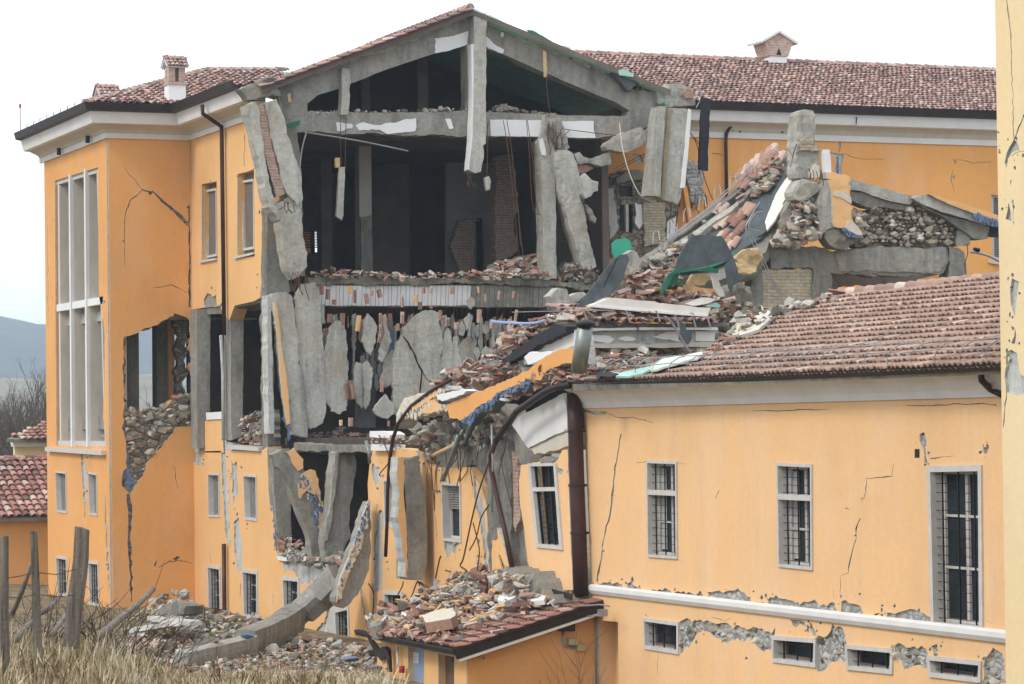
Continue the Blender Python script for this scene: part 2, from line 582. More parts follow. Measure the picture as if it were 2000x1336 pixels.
def crackloop(pts, w, rg, seg=9):
    """a jagged crack along a pixel path, w = widths in pixels"""
    L, Rr = [], []
    path = []
    for i in range(len(pts) - 1):
        (x0, y0), (x1, y1) = pts[i], pts[i + 1]
        n = max(1, int(math.hypot(x1 - x0, y1 - y0) / seg))
        for k in range(n):
            path.append((x0 + (x1 - x0) * k / n, y0 + (y1 - y0) * k / n))
    path.append(pts[-1])
    n = len(path)
    for i, (x, y) in enumerate(path):
        a, b = path[max(i - 1, 0)], path[min(i + 1, n - 1)]
        dx, dy = b[0] - a[0], b[1] - a[1]
        l = math.hypot(dx, dy) or 1
        nx, ny = -dy / l, dx / l
        s = i / max(1, n - 1)
        ww = np.interp(s, np.linspace(0, 1, len(w)), w) * rg.uniform(.55, 1.35)
        o = rg.uniform(-1.3, 1.3) if 0 < i < n - 1 else 0
        L.append((x + nx * (o + ww / 2), y + ny * (o + ww / 2)))
        Rr.append((x + nx * (o - ww / 2), y + ny * (o - ww / 2)))
    return L + Rr[::-1]

def wall(par, fr, outer, wins=(), peels=(), cracks=(), skin=ORANGE, core=RENDERGREY, thick=.38, jo=0, seed=1, coreholes=None, jp=.05, coreouter=None, st=.045, umin=-1e9, umax=1e9, sideskin=True, sat=7):
    """masonry core with a plaster skin: window openings go through both, peeled patches and cracks through the skin"""
    rg = random.Random(seed)
    cl = [crackloop(P(c) if isinstance(c, str) else c, wd, rg) for c, wd in cracks]
    O = [(min(umax, max(umin, a)), b) for a, b in (fr.px(*q) for q in outer)]
    if jo: O = jag(O, jo, .2, rg)
    CO = O if coreouter is None else [fr.px(*q) for q in coreouter]
    W_ = [[fr.px(*q) for q in h] for h in wins]
    PL = [jag([fr.px(*q) for q in h], jp, .13, rg) for h in peels]
    CL = [[fr.px(*q) for q in h] for h in cl]
    for c, wd in cracks:                     # chipped plaster along the cracks
        pts = P(c) if isinstance(c, str) else c
        for _ in range(int(len(pts) * max(wd) * .22)):
            i = rg.randrange(len(pts) - 1)
            e = rg.random()
            x, y = pts[i][0] + (pts[i + 1][0] - pts[i][0]) * e, pts[i][1] + (pts[i + 1][1] - pts[i][1]) * e
            r_ = rg.uniform(.5, 2.4) * min(1.6, .5 + max(wd) * .2)
            x, y = x + rg.uniform(-3, 3), y + rg.uniform(-3, 3)
            r0_ = rg.uniform(.5, 1.6)
            CL.append([fr.px(x + r_ * rg.uniform(.5, 1.2) * math.cos(a), y + r_ * r0_ * rg.uniform(.5, 1.2) * math.sin(a)) for a in (0, .9, 1.8, 2.7, 3.6, 4.5, 5.4)])
    for q in list(peels):                    # flakes lost around the bigger bare patches
        xs, ys = [a[0] for a in q], [a[1] for a in q]
        for _ in range(sat):
            x, y = rg.uniform(min(xs) - 9, max(xs) + 9), rg.uniform(min(ys) - 12, max(ys) + 12)
            r_ = rg.uniform(.8, 3.4)
            st_ = rg.uniform(.8, 2.2)
            CL.append([fr.px(x + r_ * rg.uniform(.5, 1.2) * math.cos(a), y + r_ * st_ * rg.uniform(.5, 1.2) * math.sin(a)) for a in (0, .8, 1.6, 2.4, 3.2, 4.0, 4.8, 5.6)])
    CH = W_ if coreholes is None else W_ + [jag([fr.px(*q) for q in h], .08, .25, rg) for h in coreholes]
    c = panel('wall', fr, CO, CH, thick, st + .002, core, skin if sideskin else None, par, px=False)
    s = panel('plaster', fr, O, W_ + PL + CL, st, 0, skin, RENDERGREY, par, px=False)
    return c, s

def ring(mb, fr, q, w, t, d0, mi=0):
    """a frame of width w (m) inside the pixel quad q"""
    U = [fr.px(*a) for a in q]
    cx = sum(a[0] for a in U) / 4
    cy = sum(a[1] for a in U) / 4
    I = [(a[0] + (w if a[0] < cx else -w), a[1] + (w if a[1] < cy else -w)) for a in U]
    fan(fr, U, [I], t, d0, mb, mi, px=False)
    return U, I

def window(par, fr, q, fw=.07, proud=.03, depth=.24, style='glass', grille=(0, 0), transom=None, sill=False, frame=STONEFRAME, name='window', hang=None):
    mb = MB()
    U, I = ring(mb, fr, q, fw, proud + depth * .8, -proud)
    us = [a[0] for a in I]
    vs = [a[1] for a in I]
    u0_, u1_, v0_, v1_ = min(us), max(us), min(vs), max(vs)
    if transom:
        y = fr.px(q[0][0], transom)[1]
        fan(fr, [(u0_, y - .05), (u1_, y - .05), (u1_, y + .05), (u0_, y + .05)], [], proud + depth * .7, -proud + .005, mb, px=False)
    if sill:
        uo = [a[0] for a in U]
        b = min(a[1] for a in U)
        fan(fr, [(min(uo) - .08, b - .09), (max(uo) + .08, b - .09), (max(uo) + .08, b - .002), (min(uo) - .08, b - .002)], [], .2, -proud - .08, mb, px=False)
    w_ = mb.build(name, frame, par)
    fan_q = [(u0_ - .02, v0_ - .02), (u1_ + .02, v0_ - .02), (u1_ + .02, v1_ + .02), (u0_ - .02, v1_ + .02)]
    g = MB()
    fan(fr, fan_q, [], .03, depth, g, px=False)
    g.build('pane', GLASS, w_)
    sash = MB()
    for k in ((.0, 1.0),):
        fan(fr, [(u0_, v0_), (u1_, v0_), (u1_, v1_), (u0_, v1_)], [[(u0_ + .06, v0_ + .06), (u1_ - .06, v0_ + .06), (u1_ - .06, v1_ - .06), (u0_ + .06, v1_ - .06)]], .05, depth - .06, sash, px=False)
    um = (u0_ + u1_) / 2
    if style in ('glass', 'curtain') and u1_ - u0_ > .5:
        fan(fr, [(um - .04, v0_ + .06), (um + .04, v0_ + .06), (um + .04, v1_ - .06), (um - .04, v1_ - .06)], [], .05, depth - .058, sash, px=False)
        for s_ in (.36, .7):
            y = v0_ + (v1_ - v0_) * s_
            fan(fr, [(u0_ + .06, y - .02), (um - .04, y - .02), (um - .04, y + .02), (u0_ + .06, y + .02)], [], .04, depth - .05, sash, px=False)
            fan(fr, [(um + .04, y - .02), (u1_ - .06, y - .02), (u1_ - .06, y + .02), (um + .04, y + .02)], [], .04, depth - .05, sash, px=False)
    sash.build('sash', CURTAIN if style == 'curtain' else (BLIND if style == 'bars' else STONEFRAME), w_)
    if style in ('shutter', 'half'):
        s = MB()
        b = v0_ if style == 'shutter' else v0_ + (v1_ - v0_) * .55
        n = max(4, int((v1_ - b) / .055))
        for k in range(n):
            z = b + (v1_ - b) * (k + .5) / n
            fan(fr, [(u0_ + .01, z - .02), (u1_ - .01, z - .02), (u1_ - .01, z + .02), (u0_ + .01, z + .02)], [], .02 + .012 * (k % 2), depth - .10, s, px=False)
        s.build('shutter', SHUTTER, w_)
    if style == 'curtain':
        s = MB()
        n = 10
        pts = [(u0_ + .08 + (um - u0_) * .35 * k / n, .02 * (k % 2)) for k in range(n + 1)]
        for k in range(n):
            (ua, da), (ub, db) = pts[k], pts[k + 1]
            s.add([fr.w(ua, v0_ + .1, depth - .02 + da), fr.w(ub, v0_ + .1, depth - .02 + db), fr.w(ub, v1_ - .1, depth - .02 + db), fr.w(ua, v1_ - .1, depth - .02 + da)], [(0, 1, 2, 3)])
        s.build('curtain', CURTAIN, w_)
    nx, ny = grille
    if nx or ny:
        gm = MB()
        for k in range(nx):
            u = u0_ + (u1_ - u0_) * (k + .5) / nx
            gm.bar(fr.w(u, v0_, .05), fr.w(u, v1_, .05), .022, .022)
        for k in range(ny):
            z = v0_ + (v1_ - v0_) * (k + .5) / ny
            gm.bar(fr.w(u0_, z, .075), fr.w(u1_, z, .075), .014, .01)
        gm.build('grille', IRON, w_)
    return w_

# ------------------------------------------------------------------ roof tiles
def tilefield(name, fr, poly, mat, par, pitch=.215, row=.36, px=True, seed=3, lift=.0, gap=0.0, wob=.012, poly_ok=None, under=True, undermat=None, amp=.075):
    rg = random.Random(seed)
    L = [fr.px(*q) for q in poly] if px else list(poly)
    us = [a[0] for a in L]
    vs = [a[1] for a in L]
    mb = MB()
    ns = 5
    r = pitch * .5
    prof = [(-r * math.cos(math.pi * k / ns) * .92, math.sin(math.pi * k / ns) * amp) for k in range(ns + 1)]
    for j in range(int((max(vs) - min(vs)) / row) + 1):
        v = min(vs) + j * row
        for i in range(int((max(us) - min(us)) / pitch) + 1):
            u = min(us) + (i + .5) * pitch
            if not _inside(u, v + row * .5, L) or rg.random() < gap:
                continue
            a = rg.gauss(0, wob)
            du, dv = rg.uniform(-.01, .01), rg.uniform(-.02, .02)
            tint = rg.random()
            h0, h1 = lift + .058 + rg.uniform(0, .014), lift + .010
            P0, P1 = [], []
            for (x, h) in prof:
                P0.append(fr.w(u + x + du - a * 2, v + dv - .03, -(h + h0)))
                P1.append(fr.w(u + x * .84 + du + a * 2, v + row + .05 + dv, -(h * .84 + h1)))
            k = len(P0)
            fs = [(m, m + 1, m + 1 + k, m + k) for m in range(k - 1)]
            mb.add(P0 + P1, fs, 0, tint)
            # lower rim so the open end reads as a thick clay lip
            Q0 = [fr.w(u + x * .8 + du - a * 2, v + dv - .03, -(h * .78 + h0 - .012)) for (x, h) in prof]
            mb.add(P0 + Q0, [(m + 1, m, m + k, m + 1 + k) for m in range(k - 1)], 0, tint * .6)
            # channel tile between two covers
            c0 = [fr.w(u + pitch * .5 + x * .9, v, -(lift + .03 - .03 * math.cos(x / r * 1.4))) for x in (-r, 0, r)]
            c1 = [fr.w(u + pitch * .5 + x * .9, v + row + .02, -(lift + .012 - .03 * math.cos(x / r * 1.4))) for x in (-r, 0, r)]
            mb.add(c0 + c1, [(0, 1, 4, 3), (1, 2, 5, 4)], 0, tint * .45)
    o = mb.build(name, mat, par)
    if under:
        panel('roof_deck', fr, L, (), .14, .012, undermat or CONC, None, par, px=False)
    return o

def ridge_tiles(name, p, q, mat, par, r=.12, ln=.38, seed=5):
    rg = random.Random(seed)
    p, q = Vector(p), Vector(q)
    d = q - p
    n = max(1, int(d.length / ln))
    t = d.normalized()
    x = t.cross(Vector((0, 0, 1))).normalized()
    y = x.cross(t)
    mb = MB()
    for i in range(n):
        a, b = p + d * (i / n), p + d * ((i + 1.12) / n)
        tint = rg.random()
        vs = []
        for e, k in ((a, 1.0), (b, .86)):
            vs += [e + x * math.cos(math.pi * s / 6) * r * k + y * (math.sin(math.pi * s / 6) * r * k + (0.02 if k == 1 else 0)) for s in range(7)]
        mb.add(vs, [(s, s + 1, s + 8, s + 7) for s in range(6)], 0, tint)
        mb.add(vs[:7], [tuple(range(7))], 0, tint * .5)
    return mb.build(name, mat, par)

# ------------------------------------------------------------------ rubble
def hull(rg, n=11, flat=1.0):
    bm = bmesh.new()
    for _ in range(n):
        v = Vector((rg.gauss(0, 1), rg.gauss(0, 1), rg.gauss(0, 1))).normalized() * rg.uniform(.75, 1)
        bm.verts.new((v.x * .5, v.y * .5, v.z * .5 * flat))
    res = bmesh.ops.convex_hull(bm, input=bm.verts)
    bmesh.ops.delete(bm, geom=list({e for e in res['geom_interior'] + res['geom_unused'] if isinstance(e, bmesh.types.BMVert)}), context='VERTS')
    bm.normal_update()
    bm.verts.index_update()
    vs = np.array([v.co[:] for v in bm.verts])
    fs = [tuple(v.index for v in f.verts) for f in bm.faces]
    bm.free()
    return vs, fs

def brickshape(rg):
    """a broken hollow brick: box with one snapped corner"""
    vs = np.array([(x, y, z) for x in (-.5, .5) for y in (-.25, .25) for z in (-.14, .14)], float)
    vs += np.array([[rg.uniform(-.05, .05) for _ in range(3)] for _ in range(8)])
    k = rg.randrange(8)
    vs[k] *= .55
    return vs, [(0, 1, 3, 2), (4, 6, 7, 5), (0, 4, 5, 1), (2, 3, 7, 6), (0, 2, 6, 4), (1, 5, 7, 3)]

def tileshape(rg):
    n = 5
    vs, fs = [], []
    for sc in (1.0, .82):
        for y in (-.5, .5 - rg.uniform(0, .3)):
            for k in range(n + 1):
                a = math.pi * k / n
                vs.append((-.24 * math.cos(a) * sc, y, (math.sin(a) * .17) * sc))
    m = n + 1
    for k in range(n):
        fs += [(k, k + 1, m + k + 1, m + k), (2 * m + k + 1, 2 * m + k, 3 * m + k, 3 * m + k + 1),
               (k + 1, k, 2 * m + k, 2 * m + k + 1), (m + k, m + k + 1, 3 * m + k + 1, 3 * m + k)]
    fs += [(0, m, 3 * m, 2 * m), (m - 1, 3 * m - 1, 4 * m - 1, 2 * m - 1)]
    return np.array(vs), fs

def plateshape(rg):
    n = rg.randint(4, 6)
    ang = sorted(rg.uniform(0, 6.283) for _ in range(n))
    ring_ = [(math.cos(a) * rg.uniform(.35, .55), math.sin(a) * rg.uniform(.25, .5)) for a in ang]
    vs = [(x, y, .06) for x, y in ring_] + [(x, y, -.06) for x, y in ring_]
    fs = [tuple(range(n)), tuple(range(2 * n - 1, n - 1, -1))] + [((i + 1) % n, i, i + n, (i + 1) % n + n) for i in range(n)]
    return np.array(vs), fs

def stickshape(rg):
    vs = np.array([(x, y, z) for x in (-.7, .7) for y in (-.06, .06) for z in (-.035, .035)], float)
    return vs, [(0, 1, 3, 2), (4, 6, 7, 5), (0, 4, 5, 1), (2, 3, 7, 6), (0, 2, 6, 4), (1, 5, 7, 3)]

_prg = random.Random(99)
SHAPES = {'chunk': [hull(_prg, 12, .75) for _ in range(12)], 'slab': [hull(_prg, 13, .32) for _ in range(8)], 'stone': [hull(_prg, 20, .7) for _ in range(12)],
          'brick': [brickshape(_prg) for _ in range(8)], 'tile': [tileshape(_prg) for _ in range(5)],
          'plate': [plateshape(_prg) for _ in range(10)], 'stick': [stickshape(_prg) for _ in range(3)]}
# kind -> (shape, material index in RUBMATS)
RUBMATS = [RUB_GREY, RUB_BRICK, RUB_PALE, RUB_OCHRE, TIMBER, STONES]
KINDS = {'concrete': ('chunk', 0), 'slab': ('slab', 0), 'brick': ('brick', 1), 'tile': ('tile', 1), 'plaster': ('plate', 2), 'painted': ('plate', 3), 'wood': ('stick', 4), 'stone': ('stone', 5), 'shard': ('plate', 1)}

def rrot(rg, tilt=.6):
    q = Quaternion((0, 0, 1), rg.uniform(0, 6.283))
    t = Quaternion((math.cos(a := rg.uniform(0, 6.283)), math.sin(a), 0), rg.gauss(0, tilt))
    return (t @ q).to_matrix()

def scatter(mb, spots, mix, size, rg, tilt=.6):
    """adds one broken piece per spot to a heap's mesh; spots = [(point, scale)]"""
    ks = list(mix)
    ws = [mix[k] for k in ks]
    for p, sc in spots:
        k = rg.choices(ks, ws)[0]
        sh, mi = KINDS[k]
        vs, fs = rg.choice(SHAPES[sh])
        s = (size[0] * .55 + (size[1] * 1.25 - size[0] * .55) * rg.random() ** 2.2) * sc
        M = np.array(rrot(rg, tilt)) * s
        v = vs @ M.T + np.array(p)
        mb.add(v.tolist(), fs, mi, rg.random())

_meshcache = {}
def piece(kind, p, s, rg, label, cat, group, tilt=.6, rot=None, name=None):
    """one broken piece as a thing of its own (mesh data shared between look-alikes)"""
    sh, mi = KINDS[kind]
    i = rg.randrange(len(SHAPES[sh]))
    tk = rg.randrange(4)
    key = (kind, i, tk)
    if key not in _meshcache:
        vs, fs = SHAPES[sh][i]
        me = bpy.data.meshes.new(kind)
        me.from_pydata(vs.tolist(), [], fs)
        me.materials.append(RUBMATS[mi])
        at = me.attributes.new('tint', 'FLOAT', 'FACE')
        at.data.foreach_set('value', [(tk + .5) / 4] * len(fs))
        _meshcache[key] = me
    o = bpy.data.objects.new(name or kind, _meshcache[key])
    o.location = p
    o.rotation_mode = 'QUATERNION'
    o.rotation_quaternion = (rot or rrot(rg, tilt)).to_quaternion()
    o.scale = (s, s, s)
    COL.objects.link(o)
    return tag(o, label, cat, group, 'thing')

def in_poly_px(L, n, rg):
    xs = [a[0] for a in L]
    ys = [a[1] for a in L]
    out = []
    while len(out) < n:
        x, y = rg.uniform(min(xs), max(xs)), rg.uniform(min(ys), max(ys))
        if _inside(x, y, L):
            out.append((x, y))
    return out

NAMES = {'concrete': ('concrete_chunk', 'rubble'), 'slab': ('concrete_flake', 'rubble'), 'brick': ('broken_brick', 'brick'), 'tile': ('roof_tile', 'tile'), 'plaster': ('plaster_piece', 'rubble'),
         'painted': ('painted_plaster_piece', 'rubble'), 'wood': ('wood_scrap', 'wood'), 'stone': ('loose_stone', 'stone'), 'shard': ('tile_shard', 'tile')}
WORDS = {'concrete': 'grey broken concrete chunk', 'slab': 'flat grey concrete flake', 'brick': 'reddish broken brick', 'tile': 'curved terracotta roof tile', 'plaster': 'pale angular piece of plaster',
         'painted': 'yellow painted piece of plaster', 'wood': 'splintered strip of timber', 'stone': 'rough grey-brown wall stone', 'shard': 'thin shard of terracotta tile'}
def heap(name, label, fr, poly, n, size, mix, where, big=0, bigsize=(.3, .5), depth=.3, seed=1, mound=None, cat='rubble', group=None, tilt=.6, hfun=None, jz=.0, bigmix=None):
    """loose rubble over the pixel polygon poly on the plane fr: small stuff as one mass, the larger pieces as things"""
    rg = random.Random(seed)
    mb = MB()
    if mound is not None:
        fan(fr, poly, [], mound, .03, mb, 0, jo=.12, step=.25, rg=rg, wav=.06)
    sp = []
    for (x, y) in in_poly_px(poly, n, rg):
        h = fr.hit(x, y) - fr.n * rg.uniform(-.04, depth) + Vector((0, 0, rg.uniform(0, jz)))
        sp.append((h, 1.0))
    scatter(mb, sp, mix, size, rg, tilt)
    o = mb.build(name, RUBMATS, None)
    tag(base(o), label, cat, group, 'stuff')
    bm_ = bigmix or mix
    ks = list(bm_)
    for (x, y) in in_poly_px(poly, big, rg):
        k = rg.choices(ks, [bm_[q] for q in ks])[0]
        p = fr.hit(x, y) - fr.n * (depth * rg.uniform(.55, 1.0))
        nm, ct = NAMES[k]
        piece(k, p, rg.uniform(*bigsize), rg, f'{WORDS[k]} lying {where}', ct, f'{nm.replace("_", " ")}s {where}', tilt * .7, name=nm)
    return o

def stone_fill(name, fr, polys, par, size, step, depth=.0, seed=1, kinds=None):
    """rough stones bedded in an exposed patch of masonry (one surface pattern of its wall)"""
    rg = random.Random(seed)
    sp = []
    for L in polys:
        U = [fr.px(*q) for q in L]
        xs, ys = [a[0] for a in U], [a[1] for a in U]
        j, y = 0, min(ys)
        while y < max(ys):
            x = min(xs) + (j % 2) * step * .6
            while x < max(xs):
                a, b = x + rg.uniform(-.25, .25) * step, y + rg.uniform(-.2, .2) * step
                if _inside(a, b, U):
                    sp.append((fr.w(a, b, depth + rg.uniform(-.03, .02)), rg.choice((.75, .95, 1.0, 1.25))))
                x += step * 1.15
            y += step * .78
            j += 1
    mb = MB()
    scatter(mb, sp, kinds or {'stone': 1}, size, rg, .45)
    o = mb.build(name, RUBMATS, par)
    o['kind'] = 'stuff'
    return o

def flecks(name, fr, L, n, size, d, t, mat, par, seed=1, stretch=1.4):
    """flaked-off paint: many small ragged scales over the pixel polygon L (one worn coat)"""
    rg = random.Random(seed)
    mb = MB()
    for (x, y) in in_poly_px(L, n, rg):
        u, v = fr.px(x, y)
        r_ = .6 * (size[0] + (size[1] - size[0]) * rg.random() ** 2.5)
        k = rg.randint(6, 9)
        U = [(u + r_ * rg.uniform(.45, 1.1) * math.cos(6.283 * i / k), v + r_ * stretch * rg.uniform(.45, 1.1) * math.sin(6.283 * i / k)) for i in range(k)]
        fan(fr, U, [], t, d + rg.uniform(-.004, .004), mb, px=False)
    o = mb.build(name, mat, par)
    o['kind'] = 'stuff'
    return o
# ================================================================== the setting
def st_to_w(s, t, z):
    return Vector((s * math.cos(YAW) + t * math.sin(YAW), -s * math.sin(YAW) + t * math.cos(YAW), z))

def ground_rel(s, t):
    """height of the ground relative to the eye: a grassy bank that falls away to the foot of the facade"""
    brow = np.interp(s, [-40, -8, -4.17, -3.3, -1.96, -1.28, -.74, 0, 1.5, 6, 40], [-2.1, -2.15, -2.25, -2.46, -2.47, -2.55, -2.77, -3.2, -3.8, -4.5, -4.8])
    if t <= 27:
        z = -1.7 + (brow + 1.7) * min(1, max(0, t / 27))
    else:
        foot = -5.62
        k = min(1, (t - 27) / 26)
        z = brow + (foot - brow) * (1 - (1 - k) ** 1.7)
        if t > 130:
            z -= min(4, (t - 130) * .03)
    z += .05 * math.sin(s * 2.1 + t * .7) * math.sin(t * 1.3) * min(1, t / 10)
    return z
def ground_z(s, t):
    return EYE + ground_rel(s, t)

def grid_mesh(name, ss, ts, zf, mat):
    vs, fs = [], []
    for t in ts:
        for s in ss:
            vs.append(tuple(st_to_w(s, t, zf(s, t))))
    n = len(ss)
    for j in range(len(ts) - 1):
        for i in range(n - 1):
            fs.append((j * n + i, j * n + i + 1, (j + 1) * n + i + 1, (j + 1) * n + i))
    mb = MB()
    mb.add(vs, fs)
    return mb.build(name, mat, None, True)

_m, _t, _b = _nodes('ground_soil')
_c = _ramp(_t, _noise(_t, _pos(_t), 1.1, 8, .7), [(.3, (.085, .068, .042)), (.5, (.21, .165, .095)), (.7, (.33, .27, .165))])
_t.links.new(_c, _b.inputs['Base Color'])
_b.inputs['Roughness'].default_value = 1
_bump(_t, _b, _noise(_t, _pos(_t), 6, 9, .8), .7, .08)
SOIL = _m
ss = sorted(set([-2500, -1000, -400, -150, -80, -40] + [x * .5 for x in range(-40, 41)] + [30, 60, 120, 300, 1000, 2500]))
ts = [-60, -20, 0, 4, 8, 12, 15] + [16 + k * .5 for k in range(0, 50)] + [42, 44, 47, 50, 54, 58, 63, 70, 80, 95, 115, 140, 170, 200, 260, 400, 800, 1600, 2900]
tag(grid_mesh('ground', ss, ts, ground_z, SOIL), 'dry grassy ground falling from the bank to the building', None, None, 'structure')

# far hills behind the left edge: a meadow slope and a wooded ridge
def hill(name, t0, t1, crest, base_rel, mat, label, rough, seed):
    ph = random.Random(seed).uniform(0, 9)
    def zf(s, t):
        k = (t - t0) / (t1 - t0)
        k = k * k * (3 - 2 * k)
        c = crest + rough * (math.sin(s * .011 + ph) + .5 * math.sin(s * .037 + ph * 2) + .3 * math.sin(s * .09))
        return EYE + base_rel + (c - base_rel) * k
    o = grid_mesh(name, [x * 16 for x in range(-75, 76)], [t0 + (t1 - t0) * k / 24 for k in range(30)], zf, mat)
    tag(o, label, None, None, 'structure')
WOODHILL = mat_plain('wooded_slope', (.055, .054, .047), 1, var=.75, scale=.045, bump=.6)
MEADOW = mat_plain('winter_meadow', (.20, .18, .125), 1, var=.45, scale=.03, bump=.1)
hill('meadow_hill', 650, 1050, 17, -16, MEADOW, 'pale meadow slope below the blue wooded ridge', 2, 4)
hill('wooded_hill', 1300, 2200, 84, -12, WOODHILL, 'hazy blue wooded ridge at the left edge', 6, 8)

# ================================================================== planes of the building
XA, XC = 21.4, 24.0
FA, FC = FX(XA), FX(XC)
YB = FC.hit(377, 730).y              # inner corner where the tower meets the long facade
FB = FY(YB)
XA = FB.hit(213, 730).x
FA = FX(XA)
YS = FC.hit(522, 450).y              # plane of the torn-open cross section
FS = FY(YS)
FR = FY(YS + 2.0)                    # front of the long rear wing
GZ = -.6                             # walls go this far below the ground

MAIN = thing('damaged_building', 'orange plastered building torn open down to its concrete frame', 'building', (XC + 4, YB, 0))

def dn(L, dy):
    return [(x, y + dy) for x, y in L]

# ------------------------------------------------------------------ stair tower: face with the tall glazing
tall = P('107,353 191,327') + P('193,575 199,612 202,650 204,700 204,760 201,812 207,850 207,872') + P('110,870')
A_w = [P('109,920 130,922 131,1003 112,1000'), P('173,922 190,925 191,1008 176,1005'), P('110,1085 131,1088 133,1166 113,1165'), P('173,1095 193,1097 195,1186 176,1182')]
wall(MAIN, FA, P('86,310 211,268 219,1000 221,1215 95,1215'), [tall] + A_w,
     [P('196,600 203,640 205,700 204,700 200,640'), P('158,905 166,900 170,950 163,960')],
     [('160,885 163,905 166,950 165,1010', [4, 6, 6, 2]), ('205,965 209,1060 213,1150', [1, 3.5, 2]), ('92,420 93,520 94,640', [.6, 1, .5]), ('101,580 104,585', [1, 1])], seed=11, umax=-YB - .06)
# tall window: white frame, deep travertine fins and a transom
mb = MB()
ring(mb, FA.shift(.06), P('107,353 191,327 207,872 110,870'), .16, .5, 0)
win = mb.build('tall_window', STONEFRAME, MAIN)
uA = [FA.px(x, 600)[0] for x in (109, 139, 169, 203)]
vt, vb = FA.px(150, 336)[1], FA.px(150, 873)[1]
mb = MB()
for u in uA[1:3]:
    fan(FA, [(u - .1, vb), (u + .1, vb), (u + .1, vt), (u - .1, vt)], [], .1, -.03, mb, px=False)
mb.build('mullion', CORNICE, win)
mb = MB()
for u in [uA[0] + .2] + uA[1:]:
    fan(FA, [(u - .11, vb), (u + .11, vb), (u + .11, vt), (u - .11, vt)], [], .60, .072, mb, px=False)
mb.build('fin', TRAVERTINE, win)
z0, z1 = FA.px(150, 602)[1], FA.px(150, 588)[1]
mb = MB()
for u in (uA[0] + .1, uA[1] + .12, uA[2] + .12):
    ue = {uA[0] + .1: uA[1], uA[1] + .12: uA[2], uA[2] + .12: uA[3]}[u]
    fan(FA, [(u, z0), (ue - .12, z0), (ue - .12, z1), (u, z1)], [], .4, .0, mb, px=False)
mb.build('transom', WHITE, win)
panel('pane', FA, [(uA[0], vb), (uA[3], vb), (uA[3], vt), (uA[0], vt)], (), .03, .70, GLASS, None, win, px=False)
panel('sill', FA, P('97,873 208,880 208,889 97,881'), (), .5, -.16, STONEFRAME, None, MAIN)
for k, q in enumerate(A_w):
    window(MAIN, FA, q, fw=.055 if k < 2 else .09, style='shutter' if k < 2 else 'glass', grille=(0, 0) if k < 2 else (4, 8))

# ------------------------------------------------------------------ stair tower: face towards us, with the big hole
bhole = P('705,630 780,610 870,570 930,540 985,515 985,500 1060,520 1075,540 1080,740 1085,960 1095,1130', 'b') + P('990,1150 930,1230 880,1290', 'b') + P('905,0 840,90 800,130 790,190 730,270 715,290 690,270 670,215 690,100', 'c') + P('700,1060 695,800 705,700', 'b')
bcore = P('245,655 380,600 381,774 365,776 350,782 330,790 318,800 305,800 280,803 262,795 247,797')
bwall = P('211,268 372,272 379,760 387,1215 221,1215')
wall(MAIN, FB, bwall, [], [bhole, P('338,1092 346,1086 352,1088 345,1096'), P('300,1103 306,1095 308,1097 303,1108')],
     [('277,370 300,377 325,399 348,420 368,440', [2, 4, 5, 6, 7]), ('277,372 255,392 246,410 243,440 244,520', [1.5, 2, 1.5, 1.2, .6]), ('277,370 262,350 240,325', [1.5, 1, .5]),
      ('250,965 254,1000 252,1050 255,1100 256,1140 257,1175', [9, 8, 6, 6, 5, 2]), ('369,400 371,520 371,600', [3, 3, 5]), ('300,562 335,556 365,572', [.8, 1.2, .8]),
      ('310,1108 330,1098 350,1095 375,1100', [1, 2, 1.5, .8]), ('340,910 345,940 348,955', [1, 1.2, .6])],
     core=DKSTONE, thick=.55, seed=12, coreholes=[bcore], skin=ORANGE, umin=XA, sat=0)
stone_fill('stones', FB.shift(.1), [P('247,797 262,795 280,803 305,800 318,800 330,790 350,782 365,776 376,776 377,829 341,836 320,864 303,884 285,906 281,928 262,955 250,955 242,930 244,880')], MAIN, (.14, .32), .18, 0, 5, {'stone': 8, 'concrete': 2, 'brick': 1})
for q in (P('690,100 705,90 715,180 740,220 770,240 735,275 712,292 690,272 668,215', 'c'), P('243,872 250,866 249,905 243,915')):
    flecks('blue_undercoat', FB, q, 70, (.03, .16), .036, .012, BLUE, MAIN, 3)
# inside the hole: floor slab, ceiling and two square columns
for x0_, x1_, y0_, y1_, d in ((247, 271, 640, 805, 1.6), (305, 327, 630, 810, 2.6)):
    f = FY(YB + d)
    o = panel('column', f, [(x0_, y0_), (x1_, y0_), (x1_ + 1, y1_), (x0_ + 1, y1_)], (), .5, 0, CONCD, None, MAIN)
panel('inner_wall', FY(YB + 2.2), P('328,620 341,612 341,782 330,782'), (), .2, 0, ORANGE, None, MAIN)
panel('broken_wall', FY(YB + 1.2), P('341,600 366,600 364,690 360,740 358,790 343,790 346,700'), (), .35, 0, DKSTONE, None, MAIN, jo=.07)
zc = FB.px(300, 622)[1]
mb = MB()
mb.box((XA + 2.6, YB + 4.0, zc + .15), (4.6, 6.6, .3))
mb.build('ceiling_slab', INTERL, MAIN)
zf_ = FB.px(300, 812)[1]
mb = MB()
mb.box((XA + 2.6, YB + 4.2, zf_ - .2), (4.6, 7.0, .4))
mb.build('floor_slab', CONC, MAIN)

# tower back and far side (only seen through the openings, and from a step aside)
ZT = FB.px(300, 270)[1]
YA = FA.hit(88, 700).y
mb = MB()
mb.box((XC + 2.2, YA - .15, (zc + ZT) / 2), (9.0, .3, ZT - zc))
mb.box((XC + 2.2, YA - .15, (zf_ + GZ) / 2 - .1), (9.0, .3, zf_ - GZ - .3))
mb.build('back_wall', ORANGE, MAIN)

